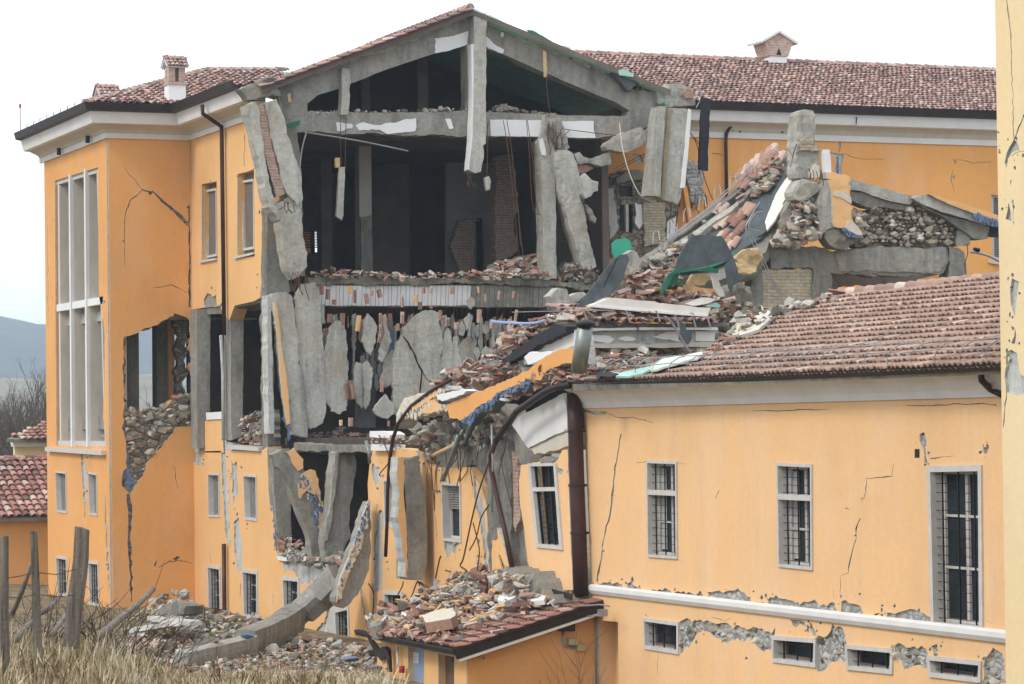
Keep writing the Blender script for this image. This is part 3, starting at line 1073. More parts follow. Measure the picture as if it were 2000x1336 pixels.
# ------------------------------------------------------------------ long facade, upper storey
upw = [P('394,360 423,354 425,508 394,511'), P('464,340 496,332 497,500 463,505')]
topC = P('372,272 486,233 497,290 512,350 522,420 520,500 518,540 510,580 497,588 458,597 448,626 434,609 430,598 403,600 375,605 373,620')
wall(MAIN, FC, topC, upw, [P('398,585 405,572 414,580 422,575 424,600 400,603'), P('509,350 522,420 520,520 514,560 511,480 513,420')],
     [('478,262 477,300 477,325', [1.5, 1.2, 2]), ('462,345 480,340 500,328', [2, 2, 1]), ('512,380 514,430 513,480', [1.5, 1.5, 1]), ('411,352 412,360', [2, 1])],
     core=CONC, seed=13, skin=OCHRE)
for q, s_ in zip((P('402,371 422,367 423,500 403,504'), P('472,353 495,349 496,486 474,490')), ('shutter', 'curtain')):
    window(MAIN, FC.shift(.16), q, fw=.07, proud=0, style=s_, depth=.2, frame=STONEFRAME)
for q in (P('393,509 425,504 425,508 393,514'), P('461,501 498,493 498,497 461,506')):
    panel('sill', FC, q, (), .3, -.07, STONEFRAME, None, MAIN)

# open storey: columns and parapets
for q, yy in ((P('384,604 411,603 410,872 386,876'), 82.3), (P('450,600 476,594 474,852 452,860'), 79.6)):
    panel('column', FY(yy), q, (), .7, 0, CONC, None, MAIN, jo=.008)
panel('column', FY(YS + .1), P('521,556 534,554 538,880 524,884'), (), .5, .1, CONCD, None, MAIN, jo=.03)
panel('parapet', FC, P('399,822 433,818 437,884 400,884'), (), .3, 0, OCHRE, CONC, MAIN)
panel('sill', FC, P('405,806 436,804 437,818 406,820'), (), .42, -.05, WHITE, None, MAIN)
panel('parapet', FC, P('376,832 399,828 400,884 378,885'), (), .3, .03, RENDERGREY, None, MAIN, jo=.03)
panel('parapet', FC, P('437,858 450,868 452,882 438,882'), (), .3, .02, RENDERGREY, None, MAIN, jo=.03)
panel('sill', FC, P('452,869 511,874 511,881 452,877'), (), .5, -.1, STONEFRAME, None, MAIN)
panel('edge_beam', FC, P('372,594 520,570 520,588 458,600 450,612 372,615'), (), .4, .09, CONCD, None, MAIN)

# ------------------------------------------------------------------ long facade, lower storeys
lowC = P('378,882 452,880 512,880 522,872 528,940 535,1020 538,1075 545,1090 560,1092 600,1090 640,1100 660,1110 690,1105 712,1060 720,990 718,945 722,905 728,880 770,875 812,880 818,895 838,905 850,912 860,915 920,912 925,930 940,950 950,985 955,1060 957,1130 960,1345 380,1345')
lw = [P('407,924 429,924 430,1010 408,1010'), P('476,926 502,928 503,1018 479,1015'), P('406,1102 431,1106 433,1203 408,1195'), P('474,1111 504,1115 505,1212 477,1206'),
      P('552,1126 585,1129 587,1228 556,1220'), P('654,1189 682,1184 684,1257 656,1249'), P('750,935 775,937 776,1036 752,1024'), P('863,942 901,944 902,1060 866,1056'), P('750,1153 787,1155 789,1215 752,1210')]
pe = [P('430,860 440,870 446,1000 450,1060 444,1062 438,1000', None), P('452,905 462,900 465,960 456,985'), P('456,1020 466,1010 472,1060 474,1110 466,1120 458,1080'),
      P('378,884 392,884 394,905 380,905'), P('552,1095 600,1096 640,1104 660,1116 652,1140 636,1132 622,1148 608,1130 592,1144 585,1128 570,1112 556,1120'),
      P('738,1005 748,1000 748,1090 746,1150 732,1156 730,1060'), P('726,908 740,912 744,940 734,950 728,930'), P('598,1150 612,1145 622,1165 606,1185 600,1170'),
      P('640,1180 654,1175 652,1250 620,1262 618,1230 634,1215'), P('868,1058 892,1060 890,1080 880,1078 874,1090'), P('924,930 934,960 944,990 950,1040 954,1110 948,1130 944,1060 934,1000 926,960'),
      P('800,900 822,900 820,915 800,912'), P('930,1090 940,1100 944,1130 934,1128'), P('862,985 858,940 862,915 866,915 866,940')]
ck = [('440,900 445,960 447,1040', [1.2, 2.5, 1]), ('484,960 485,1010', [1, .5]), ('737,985 735,1030 738,1080', [1.5, 2, 1]), ('470,1140 469,1165', [1.5, 1]), ('533,1160 534,1180', [1, .6]), ('727,1140 731,1165 730,1200', [2, 3, 1.5]),
      ('848,985 850,1010 854,1060', [1, 2, .7]), ('779,1050 784,1090 788,1120', [3, 4, 2]), ('700,1110 704,1140 712,1200 722,1260', [1, 3, 3, 1]), ('888,1085 891,1092', [1.5, 1]), ('408,1080 412,1100', [1, 1]), ('757,1110 762,1120', [2, 1])]
wall(MAIN, FC, lowC, lw, pe, ck, core=RENDERGREY, seed=14, jp=.06, skin=OCHRE)
sty = ['shutter', 'shutter', 'glass', 'glass', 'glass', 'glass', 'glass', 'half', 'glass']
for k, q in enumerate(lw):
    window(MAIN, FC, q, fw=.065 if k in (0, 1, 6, 7) else .10, style=sty[k], grille=(0, 0) if k in (0, 1, 6, 7) else (4, 9), proud=.03)
for q in (P('523,880 526,875 530,940 537,1020 541,1078 537,1080 531,1010 526,940'), P('790,905 796,925 792,935 788,915')):
    flecks('blue_undercoat', FC, q, 60, (.02, .11), -.010, .012, BLUE, MAIN, 4)
# stub pilaster hanging down the facade
panel('pilaster', FY(62.9), P('320,200 410,190 440,330 465,560 475,800 470,940 440,1030 340,1030 340,900 330,600 318,330', 'k'), (), .8, 0, CONC, None, MAIN, jo=.014, wav=.008)
panel('pilaster_plaster', FY(62.9), P('275,190 320,195 318,330 330,600 340,900 338,1020 322,1010 310,880 300,740 285,640 272,560', 'k'), (), .5, .02, OCHRE, RENDERGREY, MAIN, jo=.03)

# opening under the section: side column, lintel, dark room
panel('column', FY(YS - .5), P('533,880 566,876 570,1085 546,1085 540,1020 535,950'), (), .5, .0, CONC, None, MAIN, jo=.012)
panel('lintel', FC, P('566,866 725,874 724,884 600,882 566,880'), (), .5, .12, CONCD, None, MAIN, jo=.03)
panel('window_ledge', FC, P('545,1086 580,1084 600,1090 598,1096 548,1094'), (), .5, -.08, WHITE, None, MAIN, jo=.02)
zl0, zl1 = FC.px(640, 1096)[1], FC.px(640, 872)[1]
yl0, yl1 = FC.hit(728, 1000).y, FC.hit(524, 1000).y
mb = MB()
mb.box((XC + 4.2, (yl0 + yl1) / 2, (zl0 + zl1) / 2), (.2, yl1 - yl0 + 3, zl1 - zl0 + 1))
mb.box((XC + 2.3, (yl0 + yl1) / 2, zl0 - .3), (3.6, yl1 - yl0 + 2, .3))
mb.box((XC + 2.5, yl1 + .3, (zl0 + zl1) / 2), (3.6, .25, zl1 - zl0 + .9))
mb.box((XC + 2.5, (yl0 + yl1) / 2, zl1 + .1), (3.2, yl1 - yl0 + 2.4, .2))
mb.box((XC + 2.5, yl0 - 1.0, (zl0 + zl1) / 2), (3.2, .2, zl1 - zl0 + .9))
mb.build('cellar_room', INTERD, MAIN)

# upper torn pilaster where the facade ends: brick core between two concrete ribs (leans outwards)
f = Fr(FS.hit(540, 400) - Vector((0, 1.0, 0)), (1, 0, 0), (0, 0, 1))
panel('torn_pilaster', f, P('483,204 497,198 505,215 520,320 535,400 541,404 545,430 528,405 515,350 500,270'), (), .7, 0, CONC2, None, MAIN, jo=.03, wav=.014)
panel('brick_core', f, P('496,206 516,203 534,290 558,378 541,384 527,332 508,270'), (), .5, .06, BRICK, None, MAIN, jo=.02)
panel('torn_pilaster', f, P('515,200 540,193 549,215 572,300 588,345 591,390 580,402 560,376 536,292'), (), .7, -.03, CONC2, None, MAIN, jo=.03, wav=.014)
panel('torn_pilaster', f.shift(.12), P('523,405 566,384 590,392 590,420 595,470 600,520 575,545 560,520 553,480 545,430'), (), .6, 0, CONC2, None, MAIN, jo=.03, wav=.014)
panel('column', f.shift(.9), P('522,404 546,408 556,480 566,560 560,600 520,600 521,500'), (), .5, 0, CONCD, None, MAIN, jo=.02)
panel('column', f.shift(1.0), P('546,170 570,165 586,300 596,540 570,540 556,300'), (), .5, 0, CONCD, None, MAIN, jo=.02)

# ------------------------------------------------------------------ cornices and gutters (swept along the eaves)
def sweep(name, path, prof, mat, par, closed=True):
    """path: world points at the eave line; prof: (out, up) pairs, out = horizontally away from the wall (mitred)"""
    pts = [Vector(p) for p in path]
    n = len(pts)
    nr = []
    for i in range(n):
        ds = []
        for a, b in ((i - 1, i), (i, i + 1)):
            if a >= 0 and b < n:
                d = (pts[b] - pts[a]); d.z = 0
                d.normalize()
                ds.append(Vector((d.y, -d.x, 0)))
        m = sum(ds, Vector()) / len(ds)
        nr.append(m / max(.3, m.length_squared))
    k = len(prof)
    vs = [pts[i] + nr[i] * o + Vector((0, 0, u)) for i in range(n) for (o, u) in prof]
    fs = [(i * k + j, i * k + (j + 1) % k, (i + 1) * k + (j + 1) % k, (i + 1) * k + j) for i in range(n - 1) for j in range(k)]
    fs += [tuple(range(k))[::-1], tuple((n - 1) * k + j for j in range(k))]
    mb = MB()
    mb.add(vs, fs)
    return mb.build(name, mat, par)

zA = FB.px(290, 271)[1]
eave = [(XA, YA + .3, zA), (XA, YB, zA), (XC, YB, zA), (XC, YS + .35, zA)]
sweep('wall_band', eave, [(0, -.02), (.07, -.02), (.07, .14), (0, .14)], CORNICE, MAIN)
sweep('cove', eave, [(-.1, .14), (.06, .14), (.14, .24), (.42, .37), (.42, .42), (-.1, .42)], SOFFIT, MAIN)
sweep('cornice', eave, [(-.1, .42), (.5, .36), (.60, .38), (.70, .79), (-.1, .79)], CORNICE, MAIN)
sweep('gutter', eave, [(.60, .79), (.69, .72), (.86, .75), (.92, .97), (.87, .97), (.8, .84), (.64, .84)], METALDK, MAIN)
ZE = zA + .93
# downpipe on the upper facade
def pipe(name, fr, px_pts, r, off, mat, par, n=10):
    mb = MB()
    mb.tube([fr.hit(x, y) - fr.n * off for x, y in px_pts], r, n)
    return mb.build(name, mat, par, True)
mb = MB()
q = [FC.shift(-.8).hit(395, 205), FC.shift(-.8).hit(396, 222), FC.shift(-.12).hit(432, 247), FC.shift(-.12).hit(433, 262), FC.shift(-.12).hit(438, 655)]
mb.tube(q, .062, 10)
mb.build('downpipe', METALBR, MAIN, True)
pipe('downpipe', FC, P('438,655 442,730 443,860'), .055, .1, RENDERGREY, MAIN)
pipe('downpipe', FC, P('445,1062 446,1190 446,1230'), .065, .12, METALBR, MAIN)
# small spotlights under the tower cornice
mb = MB()
for x, y in ((115, 296), (171, 272)):
    c = FA.shift(-.2).hit(x, y)
    mb.box(c, (.12, .12, .22))
mb.build('spotlight', IRON, MAIN)

# roof of the tower block: slope towards us, with hips and chimneys
RY = YB + 6.2
fB = FY(RY)
zr = fB.px(470, 139)[1]
by = RY - (YB - .85)
FRT = Fr((0, YB - .85, ZE), (1, 0, 0), (0, by, zr - ZE))
uq = [FRT.px(*q) for q in P('480,168 548,156 548,139 405,139')]
roof = tilefield('roof', FRT, [(XA - .8, .05), (XC - .75, .05)] + uq, TILEM, MAIN, px=False, seed=21, undermat=CONC)
hipA, hipB = FRT.w(XA - .85, 0), FRT.hit(405, 138)
ridge_tiles('hip_tiles', hipA, hipB, TILEM, MAIN)
ridge_tiles('ridge_tiles', hipB, FRT.hit(560, 138), TILEM, MAIN)
mb = MB()
za = Vector((XA - .85, YA + .6, ZE))
mb.add([hipA, za, Vector((hipB.x, RY + 2, zr)), hipB], [(0, 1, 2, 3)])
mb.add([hipB, Vector((hipB.x, RY + 2, zr)), Vector((hipB.x + 14, RY + 8, ZE)), Vector((hipB.x + 14, RY, zr))], [(0, 1, 2, 3)])
mb.build('roof_slope', TILEM, MAIN)
# snow hooks along the tower eave
for k in range(9):
    mb = MB()
    p = Vector((XA - .7, YB + (YA - YB) * (k + .2) / 9, ZE))
    mb.tube([p, p + Vector((-.02, 0, .22)), p + Vector((.05, 0, .25))], .012, 4)
    mb.build('snow_hook', IRON, MAIN)
for x in (185, 262, 320, 345):
    mb = MB()
    p = FRT.hit(x, 212)
    mb.tube([p, p + Vector((0, -.02, .24)), p + Vector((0, .06, .25))], .014, 4)
    mb.build('snow_hook', IRON, MAIN)
mb = MB()
p = Vector((XA - .7, YA + .3, ZE))
mb.tube([p, p + Vector((0, 0, .95))], .014, 5)
mb.box(p + Vector((0, 0, .95)), (.06, .06, .12))
mb.build('lightning_rod', REDP, MAIN)

def chimney_small(par, p, w, d, hb, h, mat_base):
    """plinth, four corner piers, gabled tile cap"""
    p = Vector(p)
    mb = MB()
    mb.box(p + Vector((0, 0, hb / 2)), (w, d, hb))
    c = mb.build('chimney', mat_base, par)
    mb = MB()
    mb.box(p + Vector((0, 0, hb + .04)), (w + .06, d + .06, .1))
    for sx in (-1, 1):
        for sy in (-1, 1):
            mb.box(p + Vector((sx * (w / 2 - .11), sy * (d / 2 - .11), hb + .1 + h / 2)), (.2, .2, h))
    mb.add([p + Vector((-w / 2 + .02, -d / 2 + .2, hb + .1)), p + Vector((-w / 2 + .02, d / 2 - .2, hb + .1)), p + Vector((-w / 2 + .02, d / 2 - .2, hb + .1 + h)), p + Vector((-w / 2 + .02, -d / 2 + .2, hb + .1 + h))], [(0, 1, 2, 3)])
    mb.build('brick_top', CHIMBRICK, c)
    zt = p.z + hb + .1 + h
    mb = MB()
    for s in (-1, 1):
        f = Fr((p.x, p.y + s * (d / 2 + .08), zt), (-s, 0, 0) if s > 0 else (1, 0, 0), (0, -s * (d / 2 + .08), .28))
        fan(f, [(-w / 2 - .07, 0), (w / 2 + .07, 0), (w / 2 + .07, f.b.dot(Vector((0, -s * (d / 2 + .08), .28)))), (-w / 2 - .07, f.b.dot(Vector((0, -s * (d / 2 + .08), .28))))], [], .06, 0, mb, px=False)
    mb.build('cap', CORNICE, c)
    for s in (-1, 1):
        f = Fr((p.x, p.y + s * (d / 2 + .08), zt), (-s, 0, 0) if s > 0 else (1, 0, 0), (0, -s * (d / 2 + .08), .28))
        L = f.b.dot(Vector((0, -s * (d / 2 + .08), .28)))
        tilefield('cap_tiles', f, [(-w / 2 - .08, -.03), (w / 2 + .08, -.03), (w / 2 + .08, L), (-w / 2 - .08, L)], TILEM, c, px=False, seed=31 + s, row=.16, pitch=.13, amp=.045, under=False)
    ridge_tiles('cap_ridge', (p.x - w / 2 - .1, p.y, zt + .28), (p.x + w / 2 + .1, p.y, zt + .28), TILEM, c, r=.06, ln=.2)
    return c
c1 = FRT.hit(347, 204)
chimney_small(MAIN, c1 + Vector((.02, .35, -.1)), .54, .5, .72, .46, WHITE)
c2 = FRT.hit(231, 194) + Vector((0, 1.4, .0))
chimney_small(MAIN, c2 + Vector((0, 0, -.25)), .5, .5, .2, .22, CHIMBRICK)

# ------------------------------------------------------------------ torn cross section: gable frame in front, rooms behind
frame = P('330,560 470,540 700,450 900,400 1100,330 1300,240 1500,160 1680,85', 'd') + P('200,150 400,240 700,360 900,440 1050,510 1200,640 1420,660 1500,640 1700,720 1700,760 1400,780 1390,900 1180,970 970,1000 600,990 200,985', 'e') + P('1650,985 1300,975 900,965 430,955 350,900 310,700', 'd')
ho1 = P('520,750 600,685 750,640 820,610 1100,500 1400,400 1670,320 1680,800 1500,808 1300,812 1000,815 520,805', 'd')
ho2 = P('150,340 300,390 620,530 900,650 1120,740 1220,800 1200,840 900,835 650,830 180,810 150,800', 'e')
panel('gable_frame', FS, frame, [ho1, ho2], .5, 0, CONC, None, MAIN, jo=.035, jh=.008, wav=.008, step=.1)
# haunch ridge of loose concrete along the rafter tops
panel('gable_verge', FS, P('549,151 703,106 811,63 913,18 954,36 1008,61 1089,93 1183,134 1180,146 1089,106 1008,74 954,50 913,36 865,54 757,100 649,132 555,160'), (), .55, -.03, CONC2, None, MAIN, jo=.06, step=.12, wav=.05)
post = P('1690,110 1780,110 1778,400 1775,700 1775,1050 1755,1060 1760,1150 1740,1250 1700,1262 1655,1240 1680,1020 1690,700', 'd')
panel('king_post', FS, post, (), .42, -.38, CONC2, None, MAIN, jo=.014, wav=.008)
panel('post_plaster', FS, P('1672,330 1690,330 1692,700 1682,1020 1662,1235 1650,1235 1668,1020 1680,700', 'd'), (), .3, -.36, WHITE, None, MAIN, jo=.006)
panel('hanging_stub', FS, P('755,500 805,505 812,690 795,835 748,835 750,700', 'd'), (), .3, -.22, CONC2, None, MAIN, jo=.02)
for q, k in ((P('725,885 845,895 850,915 840,930 735,950', 'd'), 1), (P('865,905 920,885 980,900 1050,905 1150,890 1230,860 1305,855 1300,950 1200,962 1100,972 1040,940 960,945 890,945', 'd'), 2), (P('1515,860 1555,860 1575,930 1545,935', 'd'), 3),
             (P('210,865 590,870 590,990 215,985', 'e'), 4), (P('690,880 960,875 960,940 975,998 735,995 700,930', 'e'), 5), (P('1440,275 1550,265 1680,225 1675,325 1440,385', 'd'), 6), (P('150,250 190,270 240,320 310,360 305,385 150,330', 'e'), 7), (P('290,230 312,240 305,270 288,262', 'e'), 8)):
    panel('white_plaster', FS, q, (), .03, -.022, WHITE, None, MAIN, jo=.025 if k in (1, 2, 6, 7) else .006)
# floor beam with slab edge
panel('slab_edge', FS, P('598,541 690,543 800,542 900,545 1000,544 1060,547 1160,556 1165,566 1060,558 900,556 690,556 600,556'), (), .6, -.12, CONCD, None, MAIN, jo=.04, step=.1, wav=.04)
panel('floor_beam', FS, P('612,556 1072,558 1072,600 612,598'), (), .5, 0, CONC, None, MAIN, jo=.012)
panel('beam_plaster', FS, P('614,558 920,558 918,580 922,597 618,597'), (), .03, -.025, WHITE, None, MAIN, jo=.01)
panel('lower_slab_edge', FS, P('575,868 728,876 726,888 580,884'), (), .5, .05, CONCD, None, MAIN, jo=.04)

XR = FS.hit(1290, 500).x               # right-hand side of the cross section
def zs(y, x=900):
    return FS.px(x, y)[1]
def room(name, x0, x1, y0, y1, z0, z1, mat, par=MAIN, walls='LRBTF', t=.22):
    mb = MB()
    if 'F' in walls: mb.box(((x0 + x1) / 2, (y0 + y1) / 2, z0 - t / 2), (x1 - x0, y1 - y0, t))
    if 'T' in walls: mb.box(((x0 + x1) / 2, (y0 + y1) / 2, z1 + t / 2), (x1 - x0, y1 - y0, t))
    if 'L' in walls: mb.box((x0 - t / 2, (y0 + y1) / 2, (z0 + z1) / 2), (t, y1 - y0, z1 - z0))
    if 'R' in walls: mb.box((x1 + t / 2, (y0 + y1) / 2, (z0 + z1) / 2), (t, y1 - y0, z1 - z0))
    if 'B' in walls: mb.box(((x0 + x1) / 2, y1 + t / 2, (z0 + z1) / 2), (x1 - x0 + 2 * t, t, z1 - z0 + 2 * t))
    return mb.build(name, mat, par)
yb = YS + 13.0
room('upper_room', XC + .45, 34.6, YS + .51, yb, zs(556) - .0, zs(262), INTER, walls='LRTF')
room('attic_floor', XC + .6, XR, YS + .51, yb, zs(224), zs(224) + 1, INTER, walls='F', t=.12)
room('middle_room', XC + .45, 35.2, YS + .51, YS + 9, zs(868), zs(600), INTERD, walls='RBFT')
# back wall of the upper room with a window to the far side
fBW = FY(yb)
panel('back_wall', fBW, P('560,250 1320,250 1320,600 560,600'), [P('594,452 624,450 625,492 596,494'), P('783,435 791,435 791,500 783,500')], .3, 0, INTER, None, MAIN)
mb = MB()
for k in range(11):
    a = fBW.shift(-.05).hit(593, 453 + k * 3.1)
    b = fBW.shift(-.05).hit(626, 452 + k * 3.1)
    mb.bar(a, b, .03, .028)
mb.bar(fBW.shift(-.1).hit(610, 445), fBW.shift(-.1).hit(611, 495), .16, .1)
mb.build('blind', IRON, MAIN)
# attic: back wall and the roof over it
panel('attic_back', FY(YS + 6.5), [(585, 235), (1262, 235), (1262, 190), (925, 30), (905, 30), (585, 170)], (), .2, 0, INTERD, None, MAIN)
# interior columns, partitions, brick pier
for x0_, x1_, y0_, y1_, d, m in ((701, 725, 262, 560, 4.0, INTERL), (627, 648, 310, 560, 7.0, INTER), (815, 835, 110, 230, 3.5, INTER), (705, 722, 150, 230, 4.5, INTER)):
    f = FY(YS + d)
    panel('column', f, [(x0_, y0_), (x1_, y0_), (x1_ + 2, y1_), (x0_ + 2, y1_)], (), .4, 0, m, None, MAIN)
panel('column', FY(YS + 3.8), P('703,425 725,420 727,545 705,545'), (), .1, -.06, CONCD, None, MAIN, jo=.03)
panel('partition', FY(YS + 8.5), P('872,300 1060,290 1062,560 872,560'), [P('930,425 944,425 947,545 931,545'), P('1028,425 1056,425 1058,545 1030,545')], .15, 0, INTERL, None, MAIN, jh=.0)
panel('partition', FY(YS + 9.5), P('720,310 800,305 800,560 720,560'), (), .15, 0, INTER, None, MAIN)
panel('door', FY(YS + 8.6), P('1027,424 1057,424 1059,546 1029,546'), (), .05, .1, DOORBR, None, MAIN)
panel('brick_pier', FY(YS + 5.0), P('705,20 850,0 870,300 870,800 700,890 700,500', 'g'), (), .4, 0, BRICK, None, MAIN, jo=.06)
panel('brick_wall_end', FY(YS + 7.0), P('400,540 525,530 530,960 420,960 330,750', 'g'), (), .3, 0, BRICK, None, MAIN, jo=.05)
mb = MB()
for k in range(4):
    a = FY(YS + 8.2).hit(915 + k * 0, 388 + k * 12)
    mb.bar(FY(YS + 8.2).hit(914, 376 + k * 16), FY(YS + 8.2).hit(936, 384 + k * 16), .05, .05)
mb.build('window_bars', INTERL, MAIN)
# right-hand column, capital rubble and the stump beside it
panel('column', FS, P('70,160 150,160 130,460 140,700 145,900 150,1280 65,1290 55,900 50,700 40,440 20,350 40,310', 'h'), (), .5, -.18, CONC2, None, MAIN, jo=.014, wav=.008)
panel('column_plaster', FS, P('25,330 50,320 70,400 72,440 45,438 30,390', 'h'), (), .04, -.23, WHITE, None, MAIN)
panel('column', FS, P('1062,552 1102,552 1108,600 1100,606 1070,606'), (), .5, -.02, CONCD, None, MAIN, jo=.04, wav=.03)
panel('column_head', FS, P('70,160 120,150 160,170 205,290 240,390 190,420 150,390 100,330 75,290', 'h'), (), .45, -.3, CONC, None, MAIN, jo=.05, wav=.05)

# gable roof behind the frame: two slopes, edge-on from here, with tiles and green film along the verge
pk = FS.hit(914, 22)
el = FS.hit(500, 176)
er = FS.hit(1300, 178)
for (e, s_, sd, nm) in ((el, 1, 41, 'TILEM'), (er, -1, 42, 'TILEM')):
    b = pk - e
    if s_ > 0:
        f = Fr(e, (0, -1, 0), b)
        L = b.length
        poly = [(-8.5, 0), (.45, 0), (.45, L), (-8.5, L)]
    else:
        f = Fr(e, (0, 1, 0), b)
        L = b.length
        poly = [(-.4, 0), (8.5, 0), (8.5, L), (-.4, L)]
    if s_ > 0:
        tilefield('roof_slope', f, poly, TILEM, MAIN, px=False, seed=sd, under=True, undermat=INTER)
    else:
        panel('roof_slope', f, poly, (), .14, .012, GREENP, INTER, MAIN, px=False)
        tilefield('roof_tiles', f, [(.8, 0), (8.5, 0), (8.5, L), (.8, L)], TILEM, MAIN, px=False, seed=sd, under=False)
mb = MB()
fan(FS, P('340,548 480,520 660,440 880,375 1080,290 1300,205 1500,135 1680,72 1685,88 1500,152 1300,222 1100,300 900,385 700,440 480,530', 'd'), [], .9, -.22, mb, jo=.02)
fan(FS, P('50,62 200,120 400,215 600,290 720,345 715,362 560,300 400,235 200,140 50,80', 'e'), [], .9, -.22, mb, jo=.02)
mb.build('green_underlay', GREENP, MAIN)
ridge_tiles('ridge_tiles', pk + Vector((0, -.2, .06)), pk + Vector((0, 8, .06)), TILEM, MAIN, r=.13)

heap('verge_rubble', 'loose concrete and tile bits along the left rafter top', FS.shift(.1), P('505,166 549,148 703,103 811,60 905,18 913,26 811,70 703,113 560,158'), 230, (.05, .17), {'concrete': 5, 'shard': 3, 'tile': 2, 'plaster': 1}, 'along the left rafter top', 12, (.2, .34), .25, seed=321)
heap('verge_rubble', 'loose concrete crumbs along the right rafter top', FS.shift(.1), P('916,22 954,38 1008,64 1089,96 1183,137 1260,176 1240,178 1180,148 1089,106 1008,74 950,48'), 230, (.05, .16), {'concrete': 6, 'shard': 1, 'plaster': 1}, 'along the right rafter top', 6, (.2, .3), .25, seed=322)
# ================================================================== long rear wing (its front runs to the right, parallel to the cross section)
xr0, xr1 = FR.hit(1168, 350).x, 58.0
REAR = thing('rear_wing', 'long orange rear wing with white cornice and tiled roof behind the ruins', 'building', (48, FR.o.y, 0))
ztop = FR.px(1665, 276)[1]
u0_, u1_ = xr0, xr1
def rw(L):
    return [FR.px(*q) for q in L]
wq = [P('1729,374 1798,386 1798,470 1729,470'), P('1936,380 1965,383 1965,512 1938,505')]
OUT = [(u0_, GZ), (u1_, GZ), (u1_, ztop), (u0_, ztop)]
rg = random.Random(5)
cr = [[FR.px(*q) for q in crackloop(P(c), wd, rg)] for c, wd in [('1640,268 1641,285 1638,300', [1, 4, 2]), ('1644,300 1690,312 1730,310', [.8, 1, .6]), ('1860,310 1900,318 1935,316', [.6, 1.2, .8]), ('1862,330 1858,350 1864,380', [.6, 1.4, .6]), ('1390,300 1412,303', [2, 1.5])]]
pl = [jag(rw(q), .04, .1, rg) for q in (P('1617,300 1634,300 1648,302 1645,320 1641,345 1632,344 1632,306'), P('1472,304 1490,306 1488,312 1480,310'), P('1862,312 1868,314 1866,322'), P('1234,300 1252,302 1256,316 1246,322'), P('1858,345 1866,342 1864,352'))]
wh = [rw(q) for q in wq]
panel('wall', FR, OUT, wh, .4, .047, RENDERGREY, None, REAR, px=False)
panel('plaster', FR, OUT, wh + cr + pl, .045, 0, REARORANGE, RENDERGREY, REAR, px=False)
panel('blue_undercoat', FR, P('1635,305 1640,306 1639,342 1634,342'), (), .01, .034, BLUE, None, REAR, jo=.02)
window(REAR, FR.shift(.1), wq[1], fw=.08, proud=0, style='shutter', depth=.22)
window(REAR, FR.shift(.1), wq[0], fw=.08, proud=0, style='shutter', depth=.22)
panel('sill', FR, P('1930,508 1966,514 1966,520 1930,514'), (), .3, -.08, STONEFRAME, None, REAR)
eave2 = [(xr0 + 1.6, FR.o.y, ztop), (xr1, FR.o.y, ztop)]
def band(name, prof, mat, par=REAR, e=eave2):
    # wall faces -Y here, so 'out' must point to -Y
    return sweep(name, e, prof, mat, par)
band('wall_band', [(0, -.02), (.06, -.02), (.06, .16), (0, .16)], CORNICE)
band('cove', [(-.1, .16), (.06, .16), (.14, .3), (.3, .44), (.3, .5), (-.1, .5)], SOFFIT)
band('cornice', [(-.1, .48), (.36, .42), (.46, .46), (.52, .84), (-.1, .84)], CORNICE)
band('gutter', [(.44, .84), (.5, .78), (.66, .8), (.72, 1.04), (.67, 1.04), (.6, .92), (.48, .9)], METALDK)
mb = MB()
for x, y in ((1528, 257), (1432, 254), (1446, 257)):
    p = FR.shift(-.1).hit(x, y)
    mb.tube([p, p + Vector((0, .2, 0))], .05 if x == 1528 else .03, 8)
mb.build('vent_holes', IRON, REAR)
ze2 = ztop + .98
ry2 = FR.o.y + 6.0
zr2 = FY(ry2).px(1545, 122)[1]
FRR = Fr((0, FR.o.y - .62, ze2), (1, 0, 0), (0, 6.62, zr2 - ze2))
L2 = (FRR.b * 1).dot(Vector((0, 6.62, zr2 - ze2)))
ux = FRR.hit(1150, 112).x
tilefield('roof', FRR, [(xr0 + .4, 0), (xr1, 0), (xr1, L2), (ux - 1, L2), (ux - .6, L2 * .75)], TILEM, REAR, px=False, seed=52, pitch=.17, row=.30, amp=.055)
ridge_tiles('ridge_tiles', FRR.w(ux - 1, L2), FRR.w(xr1, L2), TILEM, REAR, seed=6)
mb = MB()
mb.add([FRR.w(ux - 1, L2), FRR.w(xr1, L2), (xr1, ry2 + 6, ze2), (ux - 1, ry2 + 6, ze2)], [(0, 1, 2, 3)])
mb.build('roof_slope', TILEM, REAR)
for x in (1484, 1541, 1556, 1597, 1653, 1708, 1766, 1820, 1874, 1926):
    mb = MB()
    p = FRR.hit(x, 218 + (x - 1484) * .012)
    mb.tube([p, p + Vector((.0, -.02, .2)), p + Vector((.02, .1, .24))], .018, 5)
    mb.build('snow_hook', IRON, REAR)
pipe('downpipe', FR, P('1430,226 1429,238 1415,262 1414,280 1416,420'), .055, .13, METALBR, REAR)
